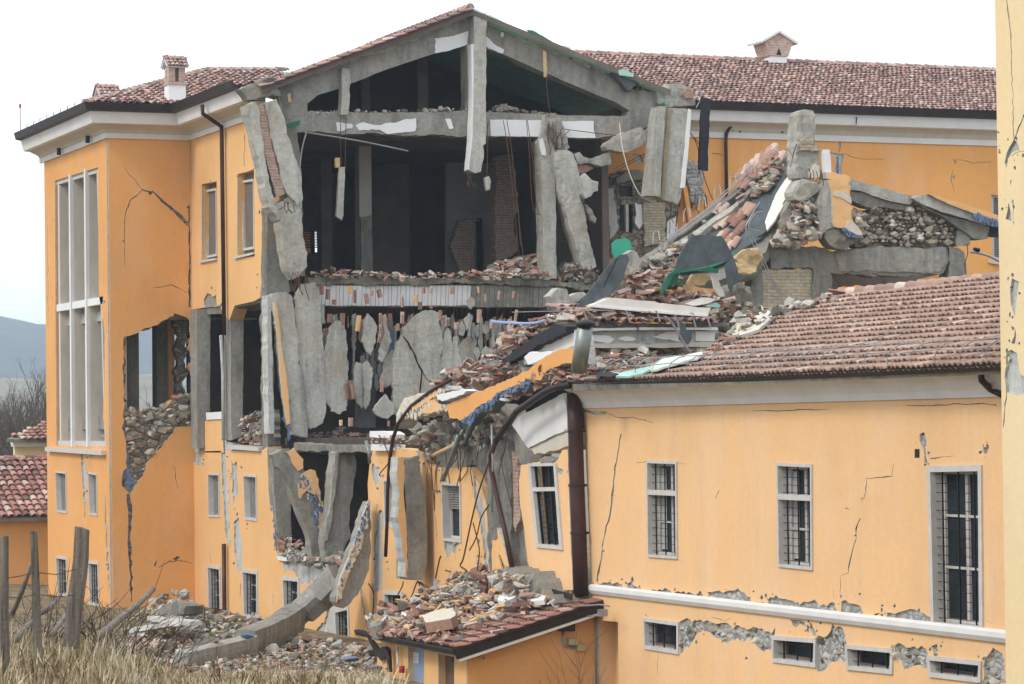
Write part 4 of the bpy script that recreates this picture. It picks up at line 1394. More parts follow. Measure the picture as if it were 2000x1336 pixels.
# flared brick chimney with a little gable
pc = FY(ry2 - .2).hit(1510, 122)
mb = MB()
mb.box(pc + Vector((0, 0, -.1)), (.62, .8, .5))
ch = mb.build('chimney', WHITE, REAR)
mb = MB()
b, tp, z0, z1, z2 = .36, .54, pc.z + .16, pc.z + .68, pc.z + .93
d = .42
vs = []
for y in (-d, d):
    vs += [pc + Vector((-b, y, .16)), pc + Vector((b, y, .16)), pc + Vector((tp, y, .66)), pc + Vector((0, y, .92)), pc + Vector((-tp, y, .66))]
mb.add(vs, [(0, 1, 2, 3, 4), (9, 8, 7, 6, 5), (0, 5, 6, 1), (1, 6, 7, 2), (4, 9, 5, 0)])
mb.build('brick_top', CHIMBRICK, ch)
mb = MB()
mb.add([pc + Vector((-.1, -d - .004, .2)), pc + Vector((.1, -d - .004, .2)), pc + Vector((0, -d - .004, .44)), pc + Vector((-.1, -d + .1, .2)), pc + Vector((.1, -d + .1, .2)), pc + Vector((0, -d + .1, .44))], [(0, 1, 2), (0, 3, 4, 1), (1, 4, 5, 2), (2, 5, 3, 0)])
mb.build('smoke_opening', IRON, ch)
mb = MB()
for s in (-1, 1):
    mb.bar(pc + Vector((s * .70, 0, .60)), pc + Vector((0, 0, .98)), 1.0, .07, up=(0, 0, 1))
mb.build('cap', CORNICE, ch)
panel('cornice_joint', FR, P('1656,232 1657.5,232 1656.5,246 1655.5,246'), (), .02, -.54, IRON, None, REAR)

# ================================================================== low wing on the right
XL = 23.9
FL = FX(XL)
yL0 = FL.hit(1142, 950).y
LOW = thing('low_wing', 'low pale ochre wing with barred windows and a brown tiled roof', 'building', (XL + 3, yL0 - 7, 0))
wins = [P('1264.5,899 1323.5,901 1325,1092 1267,1088'), P('1519,904 1588,907 1589,1114 1522,1107'), P('1813.7,910 1919.5,908 1922.5,1236 1821,1226'),
        P('425,985 612,1010 612,1180 430,1150', 'q'), P('1510,1241 1596,1248 1595,1304 1510,1293'), P('1653,1258 1746,1267 1745,1317 1656,1308'), P('1813,1280 1919,1291 1918,1334 1817,1322')]
door_hole = P('1165,1211 1207,1215 1209,1420 1167,1410')
peel = [P('612,1010 650,992 735,1012 760,1000 880,1025 980,1045 1000,1030 1060,1060 1095,1070 1118,1040 1103,1160 1040,1150 975,1090 900,1115 850,1105 790,1085 740,1045 690,1100 618,1178', 'q'),
        P('150,1082 205,1080 230,1020 285,1040 300,1090 303,1128 308,1220 230,1222 190,1262 150,1270', 'r'), P('560,1130 600,1130 700,1132 730,1180 735,1240 680,1240 630,1250 560,1190', 'r'), P('1022,1240 1060,1180 1100,1170 1135,1220 1145,1340 1020,1345', 'r'),
        P('690,20 715,10 722,100 736,185 715,170 708,100 688,60', 'r'), P('1022,95 1045,90 1045,120 1030,122', 'r'), P('750,1130 780,1125 788,1165 765,1170', 'r'), P('15,1000 85,1010 95,1035 20,1025', 'r'), P('118,1015 130,1040 150,1080 135,1080 110,1040', 'r')]
for c, k in (('180,800 220,804 310,812 308,830 240,826 185,818', 'q'), ('335,812 385,818 400,836 340,836', 'q'), ('420,846 520,850 620,862 700,868 720,845 735,868 735,882 640,876 520,862 430,856', 'q'), ('760,856 800,850 840,862 860,848 900,845 985,880 988,906 900,896 840,884 765,880', 'q'),
             ('1010,890 1060,905 1040,912 1012,905', 'q'), ('1075,895 1150,888 1239,905 1239,938 1150,925 1080,915', 'q'), ('0,905 60,918 120,905 200,930 240,905 258,962 170,955 60,945 0,938', 'r'), ('278,900 300,893 375,925 398,978 330,972 278,965', 'r'),
             ('445,965 470,955 485,968 460,982', 'r'), ('518,958 600,952 680,955 748,985 748,1012 660,1004 560,992 515,980', 'r')):
    peel.append(P(c, k))
def Q(s, k): return P(s, k)
cracks = [(Q('305,20 292,90 275,190 258,340 255,400 235,480 210,580 200,680 188,740 180,800', 'q'), [2.5, 2, 3, 2.5, 3, 4.5, 2, 2.5, 4, 3]), (Q('555,175 545,245 410,255 405,330 385,380', 'r'), [.8, 2, .8, 2, .8]), (Q('378,465 356,520 356,570 336,630 322,700 312,750 272,765 272,880', 'r'), [2, 3, 1.5, 3, 2.4, .6, 1, .8]),
          (P('1140,802 1150,804 1165,807 1185,806'), [3, 5, 5, 3]), (P('1190,808 1205,816 1235,815 1260,820 1276,826'), [1.2, 1.6, 1, 1]), (P('1470,802 1520,803 1560,801 1620,800'), [.8, 1.6, 1.8, .8]), (P('1770,792 1820,792 1860,790 1900,788 1945,790'), [1, 2.2, 2.2, 1.8, 1]),
          (Q('385,172 445,165', 'q'), [1, 2]), (Q('600,172 650,178', 'q'), [.8, .5]), (Q('820,318 800,360', 'q'), [1.4, .6]), (Q('500,1170 495,1290', 'q'), [.6, .6]), (Q('745,150 790,145 870,135', 'r'), [1.6, .8, .5]), (Q('300,410 318,418', 'r'), [2, 1.5]), (Q('1040,1000 1080,1025', 'r'), [1, .6]),
          (Q('235,840 238,880', 'r'), [.8, .8]), (Q('205,110 210,150', 'r'), [.8, .5]), (Q('430,970 450,985', 'q'), [1.5, .8]), (Q('780,985 850,1005 880,990', 'q'), [1, 1, .6])]
owall = P('1140,790 1962,765 1975,1400 1166,1400')
wall(LOW, FL, owall, wins + [door_hole], peel, cracks, skin=PALEOCHRE, core=GREYSTONE, seed=61, jp=.05, thick=.45, umax=-36.0)
stone_fill('stones', FL.shift(.075), peel[:4], LOW, (.11, .22), .125, 0, 6, {'stone': 3, 'concrete': 5})
sty = ['curtain', 'curtain', 'glass', 'bars', 'bars', 'bars', 'bars']
for k, q in enumerate(wins):
    window(LOW, FL, q, fw=.055 if k < 2 else (.10 if k == 2 else .075), proud=.035, depth=.26, style=sty[k], grille=((3, 12), (3, 13), (3, 17), (3, 3), (3, 2), (3, 2), (3, 2))[k], transom=(961, 970, None, None, None, None, None)[k])
panel('passage_door', FL, P('1160,1205 1212,1208 1214,1420 1164,1410'), (), .05, .42, PALEOCHRE, None, LOW)
panel('door_jamb', FL, P('1202,1214 1207,1214 1209,1420 1204,1420'), (), .1, .3, TRAVERTINE, None, LOW)
# string course
a, b = FL.hit(1159, 1150), FL.hit(1963, 1242)
zz = (a.z + b.z) / 2
print('ledge z', a.z, b.z)
sweep('string_course', [(XL, a.y + .05, a.z), (XL, 36.0, b.z)], [(-.02, -.1), (.05, -.1), (.10, -.02), (.10, .06), (.03, .1), (-.02, .1)], CORNICE, LOW)
panel('wall_vent', FL, P('1787,877 1796,877 1796,894 1787,894'), (), .03, -.006, IRON, None, LOW)
# cove, fascia and gutter
zc0, zc1 = FL.hit(1138, 796).z, FL.hit(1952, 772).z
pe0, pe1 = (XL, yL0 + .05, zc0), (XL, 36.0, zc1)
sweep('cove', [pe0, pe1], [(-.05, -.02), (.05, -.02), (.10, .1), (.22, .26), (.42, .38), (.42, .44), (-.05, .44)], CORNICE, LOW)
XG = XL - .55
FG = FX(XG)
g0, g1 = FG.hit(1108, 752), FG.hit(1950, 712)
print('gutter', g0, g1, 'cove', zc0, zc1)
sweep('gutter', [(XG, g0.y + .05, g0.z), (XG, 36.0, g1.z)], [(-.1, .0), (-.06, -.08), (.06, -.09), (.13, -.02), (.13, .06), (.09, .06), (.05, -.03), (-.04, -.03)], METALDK, LOW)
sweep('fascia', [(XG, g0.y, g0.z), (XG, 36.0, g1.z)], [(-.5, -.13), (-.1, -.13), (-.1, -.03), (-.5, -.03)], SOFFIT, LOW)
XRG = 28.6
fr_ = FX(XRG)
zr3 = (fr_.hit(1660, 575).z + fr_.hit(1945, 533).z) / 2
ze3 = (g0.z + g1.z) / 2 + .03
print('ridge z', fr_.hit(1660, 575).z, fr_.hit(1945, 533).z)
FLR = Fr((XG - .02, 0, ze3), (0, -1, 0), (XRG - XG, 0, zr3 - ze3))
tilefield('roof', FLR, P('1112,750 1250,722 1385,690 1445,651 1545,604 1642,577') + [proj((XRG, 36, zr3))[:2], proj((XG, 36, ze3))[:2]], TILE, LOW, seed=63, pitch=.16, row=.33, amp=.055)
ridge_tiles('ridge_tiles', FLR.hit(1640, 577), (XRG, 36, zr3), TILE, LOW, seed=8, r=.13)
# snow rail along the eave: two rods on bent brackets
def rail_pt(y, v, h):
    u = -y
    return FLR.w(u, v, -h)
ymin, ymax = 36.0, FLR.hit(1160, 738).y
mb = MB()
for v, h in ((.42, .30), (.12, .24)):
    mb.tube([rail_pt(ymax - k * (ymax - ymin) / 30, v + .01 * math.sin(k * 1.3), h + .012 * math.sin(k * 2.1)) for k in range(31)], .010, 5)
mb.build('snow_rail', GALV, LOW)
nb_ = 22
for k in range(nb_):
    y = ymax - (ymax - ymin) * (k + .4) / nb_
    mb = MB()
    mb.tube([rail_pt(y, -.02, .02), rail_pt(y, .0, .16), rail_pt(y, .1, .27), rail_pt(y, .3, .31), rail_pt(y, .42, .29)], .012, 5)
    mb.build('snow_bracket', GALV, LOW)
# downpipe at the far end
mb = MB()
f1 = FX(XG + .1)
q = [f1.hit(1916, 724), f1.hit(1917, 742), FX(XL - .1).hit(1934, 760), FX(XL - .1).hit(1956, 770)]
mb.tube(q, .055, 8)
mb.build('downpipe', METALBR, LOW, True)
# thick flue on the corner, with collars, and its zinc upper pipe
ff = FX(XL - .22)
pts = [ff.hit(x, y) for x, y in P('1121,768 1124,840 1127,950 1131,1045 1135,1165')]
mb = MB()
mb.tube(pts, .16, 14)
fl = mb.build('flue', METALBR, LOW, True)
for x, y in P('1124,842 1127,948 1131,1041'):
    mb = MB()
    p = ff.hit(x, y)
    mb.tube([p + Vector((0, 0, -.03)), p + Vector((0, 0, .03))], .185, 14)
    mb.bar(p, p + Vector((.35, 0, 0)), .04, .04)
    mb.build('flue_collar', METALDK, fl)
mb = MB()
mb.tube([ff.hit(1123, 842) - Vector((.18, 0, 0)), ff.hit(1123, 838) - Vector((.18, 0, 0))], .06, 8)
mb.build('flue_tag', BOXBEIGE, fl)
f2 = FX(22.75)
mb = MB()
mb.tube([f2.hit(1130, 725), f2.hit(1143, 640)], .16, 16)
zf = mb.build('zinc_flue', STEEL, LOW, True)
mb = MB()
p = f2.hit(1143.5, 637)
mb.tube([p, p + Vector((0, 0, .05)), p + Vector((0, 0, .07)), p + Vector((0, 0, .14))], [.19, .21, .20, .02], 16)
mb.build('flue_cap', METALDK, zf, True)
# body behind the facade so the roof rests on something
mb = MB()
mb.box((XL + 2.6, yL0 - .2, zc0 / 2), (4.4, .3, zc0 + .5))
mb.box((XRG, (yL0 + 36) / 2, zc0 / 2), (.3, yL0 - 36, zc0 + .5))
mb.build('gable_wall', OCHRE, LOW)

# ================================================================== lean-to outbuilding against the low wing
XO = FY(yL0 - .5).hit(912, 1300).x
FO, YO = FX(XO), yL0 - .5
FOY = FY(YO)
OB = thing('outbuilding', 'small orange lean-to outbuilding with a rubble covered tiled roof', 'shed', (XO + 1.2, YO + 2.6, 0))
yo1 = FO.hit(744, 1300).y
d1, d2 = P('797,1263 828,1268 828,1420 797,1420'), P('856,1277 887,1283 887,1420 857,1420')
wall(OB, FO, P('744,1240 912,1268 912,1430 744,1430'), [d1, d2], [P('742,1270 752,1262 756,1290 748,1300')], [(P('905,1284 912,1283'), [1, 1])], skin=OCHRE, seed=71, thick=.25, umax=-YO - .06)  # front uses the paler plaster, its sunlight painted in
wall(OB, FOY, P('912,1285 1168,1175 1168,1430 912,1430'), [], [P('935,1272 944,1268 942,1282 936,1284')], [(P('912,1284 928,1285 938,1280'), [1.2, 1, .8]), (P('1012,1240 1050,1225'), [.8, .4])], skin=ORANGE, seed=72, thick=.25, umin=XO)
panel('door', FO, P('796,1262 829,1267 829,1420 796,1420'), (), .05, .12, DOORBLUE, None, OB)
panel('notice', FO, P('798,1275 808,1276 808,1296 798,1295'), (), .01, .105, PAPER, None, OB)
mb = MB()
for k in range(5):
    fan(FO, P(f'799,{1278+k*3.4} 806,{1278.6+k*3.4} 806,{1279.6+k*3.4} 799,{1279+k*3.4}'), [], .004, .1, mb)
mb.build('notice_lines', INK, OB)
panel('door', FO, P('855,1276 888,1282 888,1420 856,1420'), (), .05, .16, DOORBR, None, OB)
panel('door_light', FO, P('870,1281 886,1284 886,1297 870,1294'), (), .02, .14, GLASS, None, OB)
# lean-to roof
e0, e1 = FX(XO - .35).hit(721, 1238), FX(XO - .35).hit(892, 1266)
zeo = (e0.z + e1.z) / 2
zwo = FL.hit(1159, 1172).z
print('lean-to eave', e0.z, e1.z, 'wall', zwo)
FOR = Fr((XO - .35, 0, zeo), (0, -1, 0), (XL - XO + .35, 0, zwo - zeo))
LO = Vector((XL - XO + .35, 0, zwo - zeo)).length
ua, ub = -e0.y, -(YO - .35)
tilefield('roof', FOR, [(ua, 0), (ub, 0), (ub, LO - .03), (ua, LO - .03)], TILER, OB, px=False, seed=73, pitch=.16, row=.3, amp=.05)
mb = MB()
fan(Fr(FOR.w(ub, 0, 0), FOR.b, Vector((0, 0, 1)) - FOR.b * FOR.b.z), [(-.05, -.19), (LO, -.19), (LO, .03), (-.05, .03)], [], .06, -.03, mb, px=False)
mb.build('verge_flashing', METALDK, OB)
mb = MB()
fan(Fr(FOR.w(ub, 0, 0), FOR.b, Vector((0, 0, 1)) - FOR.b * FOR.b.z), [(.0, -.25), (LO, -.25), (LO, -.192), (.0, -.192)], [], .1, -.02, mb, px=False)
mb.build('verge_board', WHITE, OB)
sweep('gutter', [(XO - .35, yo1 + .5, zeo), (XO - .35, YO - .35, zeo)], [(-.05, -.02), (-.03, -.1), (.06, -.1), (.09, -.02), (.09, .02), (-.05, .02)], METALDK, OB)
# boxes and conduits on its side wall
def wallbox(nm, px0, px1, d, mat, t=.08):
    (x0_, y0_), (x1_, y1_) = px0, px1
    return panel(nm, FOY, [(x0_, y0_), (x1_, y0_), (x1_, y1_), (x0_, y1_)], (), t + d, -t - d, mat, None, OB)
wallbox('dark_plate', (1089, 1204), (1116, 1232), .12, METALBR)
wallbox('junction_box', (1107, 1246), (1124, 1259), .05, BOXBEIGE)
wallbox('junction_box', (1123, 1258), (1139, 1270), .05, BOXBEIGE)
pipe('conduit', FOY, P('1098,1232 1098,1255 1102,1262 1122,1264'), .022, .05, GALV, OB)
pipe('conduit', FOY, P('1161,1205 1162,1250 1163,1340'), .02, .04, GALV, OB)
mb = MB()
h = [FL.shift(-.5).hit(x, y) for x, y in P('1128,1190 1131,1184 1172,1181 1190,1184')]
mb.tube(h, .018, 5)
h = [FL.shift(-.35).hit(x, y) for x, y in P('1118,1204 1165,1203 1176,1198')]
mb.tube(h, .018, 5)
mb.build('bracket_pipe', GALV, OB)
mb = MB()
mb.box(FL.shift(-.3).hit(1177, 1197), (.16, .16, .14))
mb.build('lamp_housing', GALV, OB)
# pipe, red box and broken corner bracket at its front
pipe('waste_pipe', FO, P('769,1268 771,1290 772,1312'), .055, .12, METALBR, OB)
pipe('waste_pipe', FO, P('784,1262 786,1295 787,1303'), .03, .1, TRAVERTINE, OB)
mb = MB()
mb.tube([FO.shift(-.12).hit(785, 1314), FO.shift(-.12).hit(785, 1301)], .06, 10)
mb.build('red_canister', REDP, OB, True)
panel('side_pier', FO, P('735,1270 748,1275 748,1430 735,1430'), (), .4, .02, OCHRE, None, OB)
panel('corner_flashing', FO, P('724,1242 730,1243 748,1268 762,1262 764,1280 752,1290 742,1278'), (), .05, -.1, METALDK, None, OB)
panel('wall_flashing', FX(XL - .6), P('1079,1150 1118,1160 1118,1172 1080,1160'), (), .02, -.02, METALDK, None, OB)

# ================================================================== building at the right edge of the picture
XK = 21.9
FK = FX(XK)
CB = thing('corner_building', 'cream plastered corner building with cracked peeling plaster at the right edge', 'building', (XK + 1, 33, 0))
rgk = random.Random(81)
kc = [P('2052,690'), ]
ckk = [(P('1966,0 1972,40 1975,100 1978,200 1980,270', None), [2, 2, 1.5, 1, 1.5]), (P('2000,225 1990,250 1980,275'), [2, 3, 3]), (P('2000,295 1985,298 1976,305'), [1, 1, 1]), (P('1968,690 1966,760 1963,800 1959,835'), [4, 3, 2, 2]), (P('1975,352 1973,362'), [2, 1]), (P('1978,390 1980,440'), [2, .6])]
pk_ = [P('1980,272 1986,275 1992,294 1978,297 1968,310 1966,330 1962,318 1966,298'), P('1970,395 1975,420 1976,432 1964,428'), P('1976,545 1988,550 1986,590 1982,620 1974,595 1974,570'), P('1982,640 1985,655 1982,672 1975,670'), P('1955,680 1985,690 1992,730 2010,745 2010,765 1966,766 1964,720 1972,700'), P('1943,270 1946,275 1945,300 1942,300')]
wall(CB, FK, P('1928,-900 3600,-900 3640,1500 1968,1500'), [], pk_, ckk, skin=CREAM, core=RENDERGREY, seed=82, jp=.04, thick=.3)
yk0 = FK.hit(1950, 600).y
mb = MB()
mb.box((XK + 3.2, yk0 - 3.2, 6.5), (5.6, 6.0, 14))
mb.build('building_body', CREAM, CB)

# ================================================================== neighbours beyond the left edge
YF = YB + 14
FF = FY(YF)
FARM = thing('farm_building', 'orange farm building with a mottled red tiled roof', 'building', (FF.hit(20, 1100).x, YF, 0))
panel('wall', FF, P('-160,1012 150,1014 150,1156 -160,1154'), (), .3, 0, ORANGE, None, FARM)
panel('plinth', FF, P('-160,1153 150,1155 150,1260 -160,1260'), (), .34, -.04, CORNICE, None, FARM)
zf0 = FF.hit(40, 1010).z
FFR = Fr((0, YF - .4, zf0), (1, 0, 0), (0, 4.6, 2.0))
tl = FFR.px(40, 898)[1]
xl, xrr = FFR.hit(-140, 1010).x, FFR.hit(150, 1010).x
tilefield('roof', FFR, [(xl, 0), (xrr, 0), (xrr, tl), (xl, tl)], TILER, FARM, px=False, seed=91, pitch=.27, row=.42, amp=.1)
ridge_tiles('ridge_tiles', FFR.w(xl, tl), FFR.w(xrr, tl), TILER, FARM, r=.16)
FPV = FY(YB + 30)
PAV = thing('pavilion', 'small pale pavilion with a hipped tile roof beyond the tower', 'building', (FPV.hit(60, 890).x, YB + 31, 0))
a_, b_ = FPV.hit(30, 872), FPV.hit(160, 873)
panel('wall', FPV, P('30,872 180,873 180,1010 30,1010'), (), .3, .1, CREAM, None, PAV)
panel('fascia', FPV, P('21,858 190,859 190,872 24,872'), (), .5, -.3, CORNICE, None, PAV)
e_ = FPV.shift(-.5).hit(13, 857)
FPR = Fr((0, FPV.o.y - .5, e_.z), (1, 0, 0), (0, 4.2, 1.25))
tilefield('roof', FPR, P('13,857 86,826 110,826 190,858'), TILER, PAV, seed=92, pitch=.27, row=.42)
# ================================================================== middle storey of the cross section: torn wall panels hanging among wires
f = FY(YS - .25)
HP = [  # outline (crop i), distance in front (+ = nearer), thickness, label
 ('90,200 180,180 215,205 240,330 260,560 290,830 320,1130 320,1180 215,1160 200,1100 160,820 130,500 100,290', .35, .4, 'grey leaning wall pillar with an orange plastered strip, at the left of the torn storey'),
 ('270,190 300,120 385,110 400,210 415,290 415,380 430,560 445,900 445,990 425,1080 350,1120 320,1080 305,900 280,600 260,300', .3, .16, 'tallest narrow grey wall slab, hanging next to the leaning pillar'),
 ('485,430 540,375 580,410 590,520 605,870 590,990 550,1020 500,1000 455,930 445,820 450,620 470,500', .28, .15, 'long rounded grey wall slab second from the leaning pillar'),
 ('715,380 750,325 780,360 808,420 800,530 765,615 735,570 712,500', .26, .1, 'pointed grey plaster shard hanging under the striped white beam'),
 ('720,670 745,650 780,700 770,840 755,950 735,985 722,960 725,860', .25, .09, 'slender pale plaster sliver hanging below the pointed shard'),
 ('680,660 705,670 718,760 722,960 710,975 680,940 662,850 660,740', .2, .09, 'slender grey plaster sliver with bricks on its top'),
 ('850,360 870,330 880,420 905,520 880,600 845,665 825,640 830,570 855,480', .26, .1, 'diamond shaped grey plaster piece beside the blue panel'),
 ('1040,370 1110,320 1170,305 1225,325 1230,420 1245,520 1235,640 1230,790 1210,840 1110,890 960,1040 920,1000 920,900 930,760 925,640 945,540 980,490 985,430', .3, .16, 'broadest grey wall slab with a long dark crack across it'),
 ('785,990 860,880 915,960 910,1020 870,1050 810,1030', .38, .14, 'five sided pale concrete piece low beside the cracked broad slab'),
 ('860,640 905,590 920,570 930,790 870,835 840,810 865,720', .22, .12, 'grey wall fragment wedged beside the broad cracked slab'),
 ('1270,470 1290,415 1315,450 1325,560 1315,720 1250,800 1235,830 1240,700 1265,620', .26, .12, 'narrow grey wall slab right next to the broad cracked one'),
 ('1335,490 1360,480 1370,600 1390,690 1335,720 1325,640', .24, .1, 'small grey wall slab above the collapsed tile heap'),
 ('1410,370 1430,345 1465,355 1455,430 1420,445', .24, .08, 'little pale plaster square hanging above the umbrella shaped gap'),
 ('1375,410 1395,375 1415,420 1405,480 1380,475', .24, .08, 'little pale plaster lump hanging left of the small square'),
 ('1420,500 1450,480 1470,560 1465,680 1400,680 1380,600 1380,540', .22, .1, 'grey wall slab below the umbrella shaped gap'),
 ('1530,600 1560,550 1600,570 1610,640 1570,660 1525,660', .25, .1, 'round grey plaster lump beside the fallen tiles'),
 ('1485,560 1510,555 1520,600 1510,660 1490,640 1480,600', .23, .08, 'thin oval plaster flake beside the round lump'),
 ('1535,400 1570,410 1580,450 1560,470 1540,440', .23, .08, 'small pale plaster flake hanging near the fallen tiles'),
 ('1425,240 1450,215 1475,240 1475,270 1450,300 1430,275', .3, .07, 'pale plaster flake stuck on the end of the striped white beam'),
 ('420,265 455,260 460,390 425,395', .2, .1, 'two grey bricks high fragment beside the tallest wall slab'),
 ('1270,660 1240,690 1235,740 1260,750 1272,700', .2, .1, 'small grey fragment beside the narrow slab'),
]
for k, (s_, d, t, lab) in enumerate(HP):
    q = P(s_, 'i')
    q = [(sum(a[0] for a in q) / len(q) + (x - sum(a[0] for a in q) / len(q)) * (1.16 if k in (1, 2, 9, 10, 11, 14, 15) else 1.06), y) for x, y in q]
    o = panel('hanging_slab', f, q, (), t, -d, CONC2 if k not in (9, 14) else CONC, None, None, jo=.032, step=.07, wav=.007, seed=200 + k)
    if k == 7:
        c = panel('crack', f, crackloop(P('985,485 1020,530 1050,590 1085,660 1115,720 1108,800 1100,870', 'i'), [3, 4, 3, 4, 2, 3], random.Random(3)), (), .02, -d - .006, IRON, None, o)  # black strip laid on the face, painting the shade inside the crack
        c = panel('crack', f, crackloop(P('1115,720 1140,770 1200,820', 'i'), [2, 1.2, .6], random.Random(4)), (), .02, -d - .006, IRON, None, o)
    if k == 0:
        panel('orange_strip', f, P('92,255 108,250 150,560 195,900 205,1080 178,1090 150,900 112,420', 'i'), (), .08, -d - .06, OCHRE, RENDERGREY, o, jo=.012)
        panel('blue_undercoat', f, P('150,1040 205,1030 210,1180 190,1200 180,1100', 'i'), (), .05, -d - .04, BLUE, None, o, jo=.03)
    item(o, lab, 'wall slab', 'torn slabs hanging in the middle storey')
o = panel('wall_edge', f, P('65,200 95,210 97,560 112,900 112,1150 80,1150 70,600', 'i'), (), .5, -.15, RENDERGREY, None, MAIN, jo=.02)
# dark recess behind, with blue-grey panels showing
for s_, lab in (('893,420 965,415 968,510 940,560 905,620 900,520', 'blue corrugated panel behind the diamond shaped plaster piece'), ('1240,430 1262,425 1262,660 1242,680', 'narrow blue panel behind the broad cracked slab'), ('1697,410 1760,395 1760,545 1703,550', 'blue corrugated panel showing above the fallen tiles'), ('245,390 262,390 285,760 268,700', 'blue strip between the leaning pillar and the tallest slab')):
    item(panel('blue_sheet', FY(YS + .35), P(s_, 'i'), (), .04, 0, BLUESHEET, None, None), lab, 'panel', 'blue panels behind the torn slabs')
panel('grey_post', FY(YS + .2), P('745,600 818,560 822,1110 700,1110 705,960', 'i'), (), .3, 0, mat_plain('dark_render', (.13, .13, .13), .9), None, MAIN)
# bricks hanging in the reed mat below the beam
rg = random.Random(77)
HB = [(426, 160, 22, 75), (470, 195, 22, 70), (515, 250, 20, 35), (622, 165, 16, 55), (660, 210, 18, 90), (740, 225, 22, 70), (775, 185, 18, 35), (828, 190, 26, 55), (1125, 168, 18, 42), (1176, 165, 18, 50), (1322, 168, 24, 52), (978, 240, 16, 90), (1073, 225, 16, 50), (1100, 275, 18, 50),
      (1640, 205, 16, 60), (1740, 200, 18, 50), (1550, 220, 12, 55), (1497, 165, 14, 45), (482, 360, 30, 60), (575, 370, 26, 90), (680, 395, 24, 110), (828, 355, 20, 60), (900, 355, 22, 55), (985, 355, 26, 80), (1240, 340, 14, 70), (1285, 385, 40, 60), (1350, 410, 30, 45), (1510, 345, 26, 95), (1597, 400, 34, 65), (1660, 480, 36, 50),
      (630, 850, 34, 130), (835, 440, 18, 80), (600, 860, 12, 110), (950, 420, 14, 50), (845, 830, 26, 70), (820, 500, 18, 60), (1180, 280, 14, 30), (1720, 400, 22, 70), (1765, 340, 20, 80), (625, 1070, 26, 60), (560, 1075, 16, 40), (885, 1080, 18, 40)]
for k, (x, y, w_, h_) in enumerate(HB):
    (px_, py_), = P(f'{x},{y}', 'i')
    p = f.hit(px_, py_) - f.n * rg.uniform(.22, .34)
    mm = p.y / FPX
    mb = MB()
    W_, H_ = w_ / 3.516 * mm * 1.06, h_ / 3.516 * mm * 1.06
    rot = (Quaternion((0, 1, 0), rg.gauss(0, .09)) @ Quaternion((0, 0, 1), rg.uniform(-.5, .5))).to_matrix()
    mb.box((0, 0, 0), (W_, .1, H_), rot, 0, rg.random())
    mb.box(rot @ Vector((W_ * .1, -.055, -H_ * .1)), (W_ * .5, .02, H_ * .72), rot, 0, rg.random() * .6)
    o = mb.build('hanging_brick', RUB_OCHRE if k in (3, 12, 20, 29, 40, 16, 17) else RUB_BRICK)
    o.location = p
    tag(o, 'narrow terracotta brick hanging in the wires under the striped white beam', 'brick', 'bricks hanging in the wires', 'thing')
for k in range(150):
    x = rg.uniform(440, 1780)
    y = rg.uniform(330, 820 if x < 1000 else 640)
    (px_, py_), = P(f'{x},{y}', 'i')
    w_, h_ = rg.uniform(8, 34), rg.uniform(50, 240)
    (a, b), (c, d) = P(f'{x - w_ / 2},{y} {x + w_ / 2},{y + h_}', 'i')
    if y + h_ > 900 - max(0, x - 1150) * .5:
        continue
    o = panel('plaster_strip', FY(YS + rg.uniform(-.1, .25)), [(a, b), (c, b - 3), (c + 1, d), ((a + c) / 2, d + 5), (a, d - 4)], (), .07, 0, (CONC2, RUB_BRICK, RENDERGREY, CONC)[k % 4], None, None, jo=.03, step=.08, seed=900 + k)
    item(o, ('narrow grey strip of wall hanging in the dark behind the torn slabs', 'narrow terracotta strip of wall hanging in the dark behind the torn slabs', 'narrow pale strip of wall hanging in the dark behind the torn slabs', 'narrow dark grey strip of wall hanging in the dark behind the torn slabs')[k % 4], 'wall strip', ('grey strips', 'terracotta strips', 'pale strips', 'dark grey strips')[k % 4] + ' behind the torn slabs')
# reed wires down the beam
for k in range(52):
    x = 617 + k * 8.6 + rg.uniform(-1.6, 1.6)
    a = FS.hit(x, 555) - FS.n * .16
    b = FS.hit(x + rg.uniform(-1, 1), 598) - FS.n * .09
    mb = MB()
    pts = [a, (a + b) / 2 + Vector((rg.uniform(-.01, .01), -.01, 0)), b]
    if rg.random() < .75:
        pts.append(b + Vector((rg.uniform(-.03, .03), .03, -rg.uniform(.15, 1.2))))
    mb.tube(pts, .006, 3)
    item(mb.build('hanging_wire', RUST), 'thin rusty wire hanging over the white floor beam', 'wire', 'wires hanging over the floor beam')

# ================================================================== wires and bars elsewhere
def wire(pts, r, label, mat=RUST, frm=None, cat='wire', name='steel_bar', n=5, group=None):
    """pts: pixel path on a plane, or on several planes: (x, y, plane)"""
    P_ = [(frm if len(q) < 3 else q[2]).hit(q[0], q[1]) for q in pts]
    # bend smoothly
    S = []
    for i in range(len(P_) - 1):
        a, b = P_[i], P_[i + 1]
        p0, p3 = P_[max(i - 1, 0)], P_[min(i + 2, len(P_) - 1)]
        for k in range(4):
            t = k / 4
            S.append(.5 * (2 * a + (b - p0) * t + (2 * p0 - 5 * a + 4 * b - p3) * t * t + (3 * a - p0 - 3 * b + p3) * t ** 3))
    S.append(P_[-1])
    mb = MB()
    mb.tube(S, r, n)
    return item(mb.build(name, mat), label, cat, group)
fS1 = FY(YS - .35)
wire(P('595,258 700,275 797,295'), .022, 'straight thin steel rod slanting under the attic beam', GALV, fS1)
wire(P('598,260 590,290 585,330'), .02, 'short pale rod dropping from the end of the slanting rod', GALV, fS1)
wire(P('665,228 666,330'), .012, 'left wire of the pair holding the concrete stick', RUST, FY(YS - .1))
wire(P('676,228 674,330'), .012, 'right wire of the pair holding the concrete stick', RUST, FY(YS - .1))
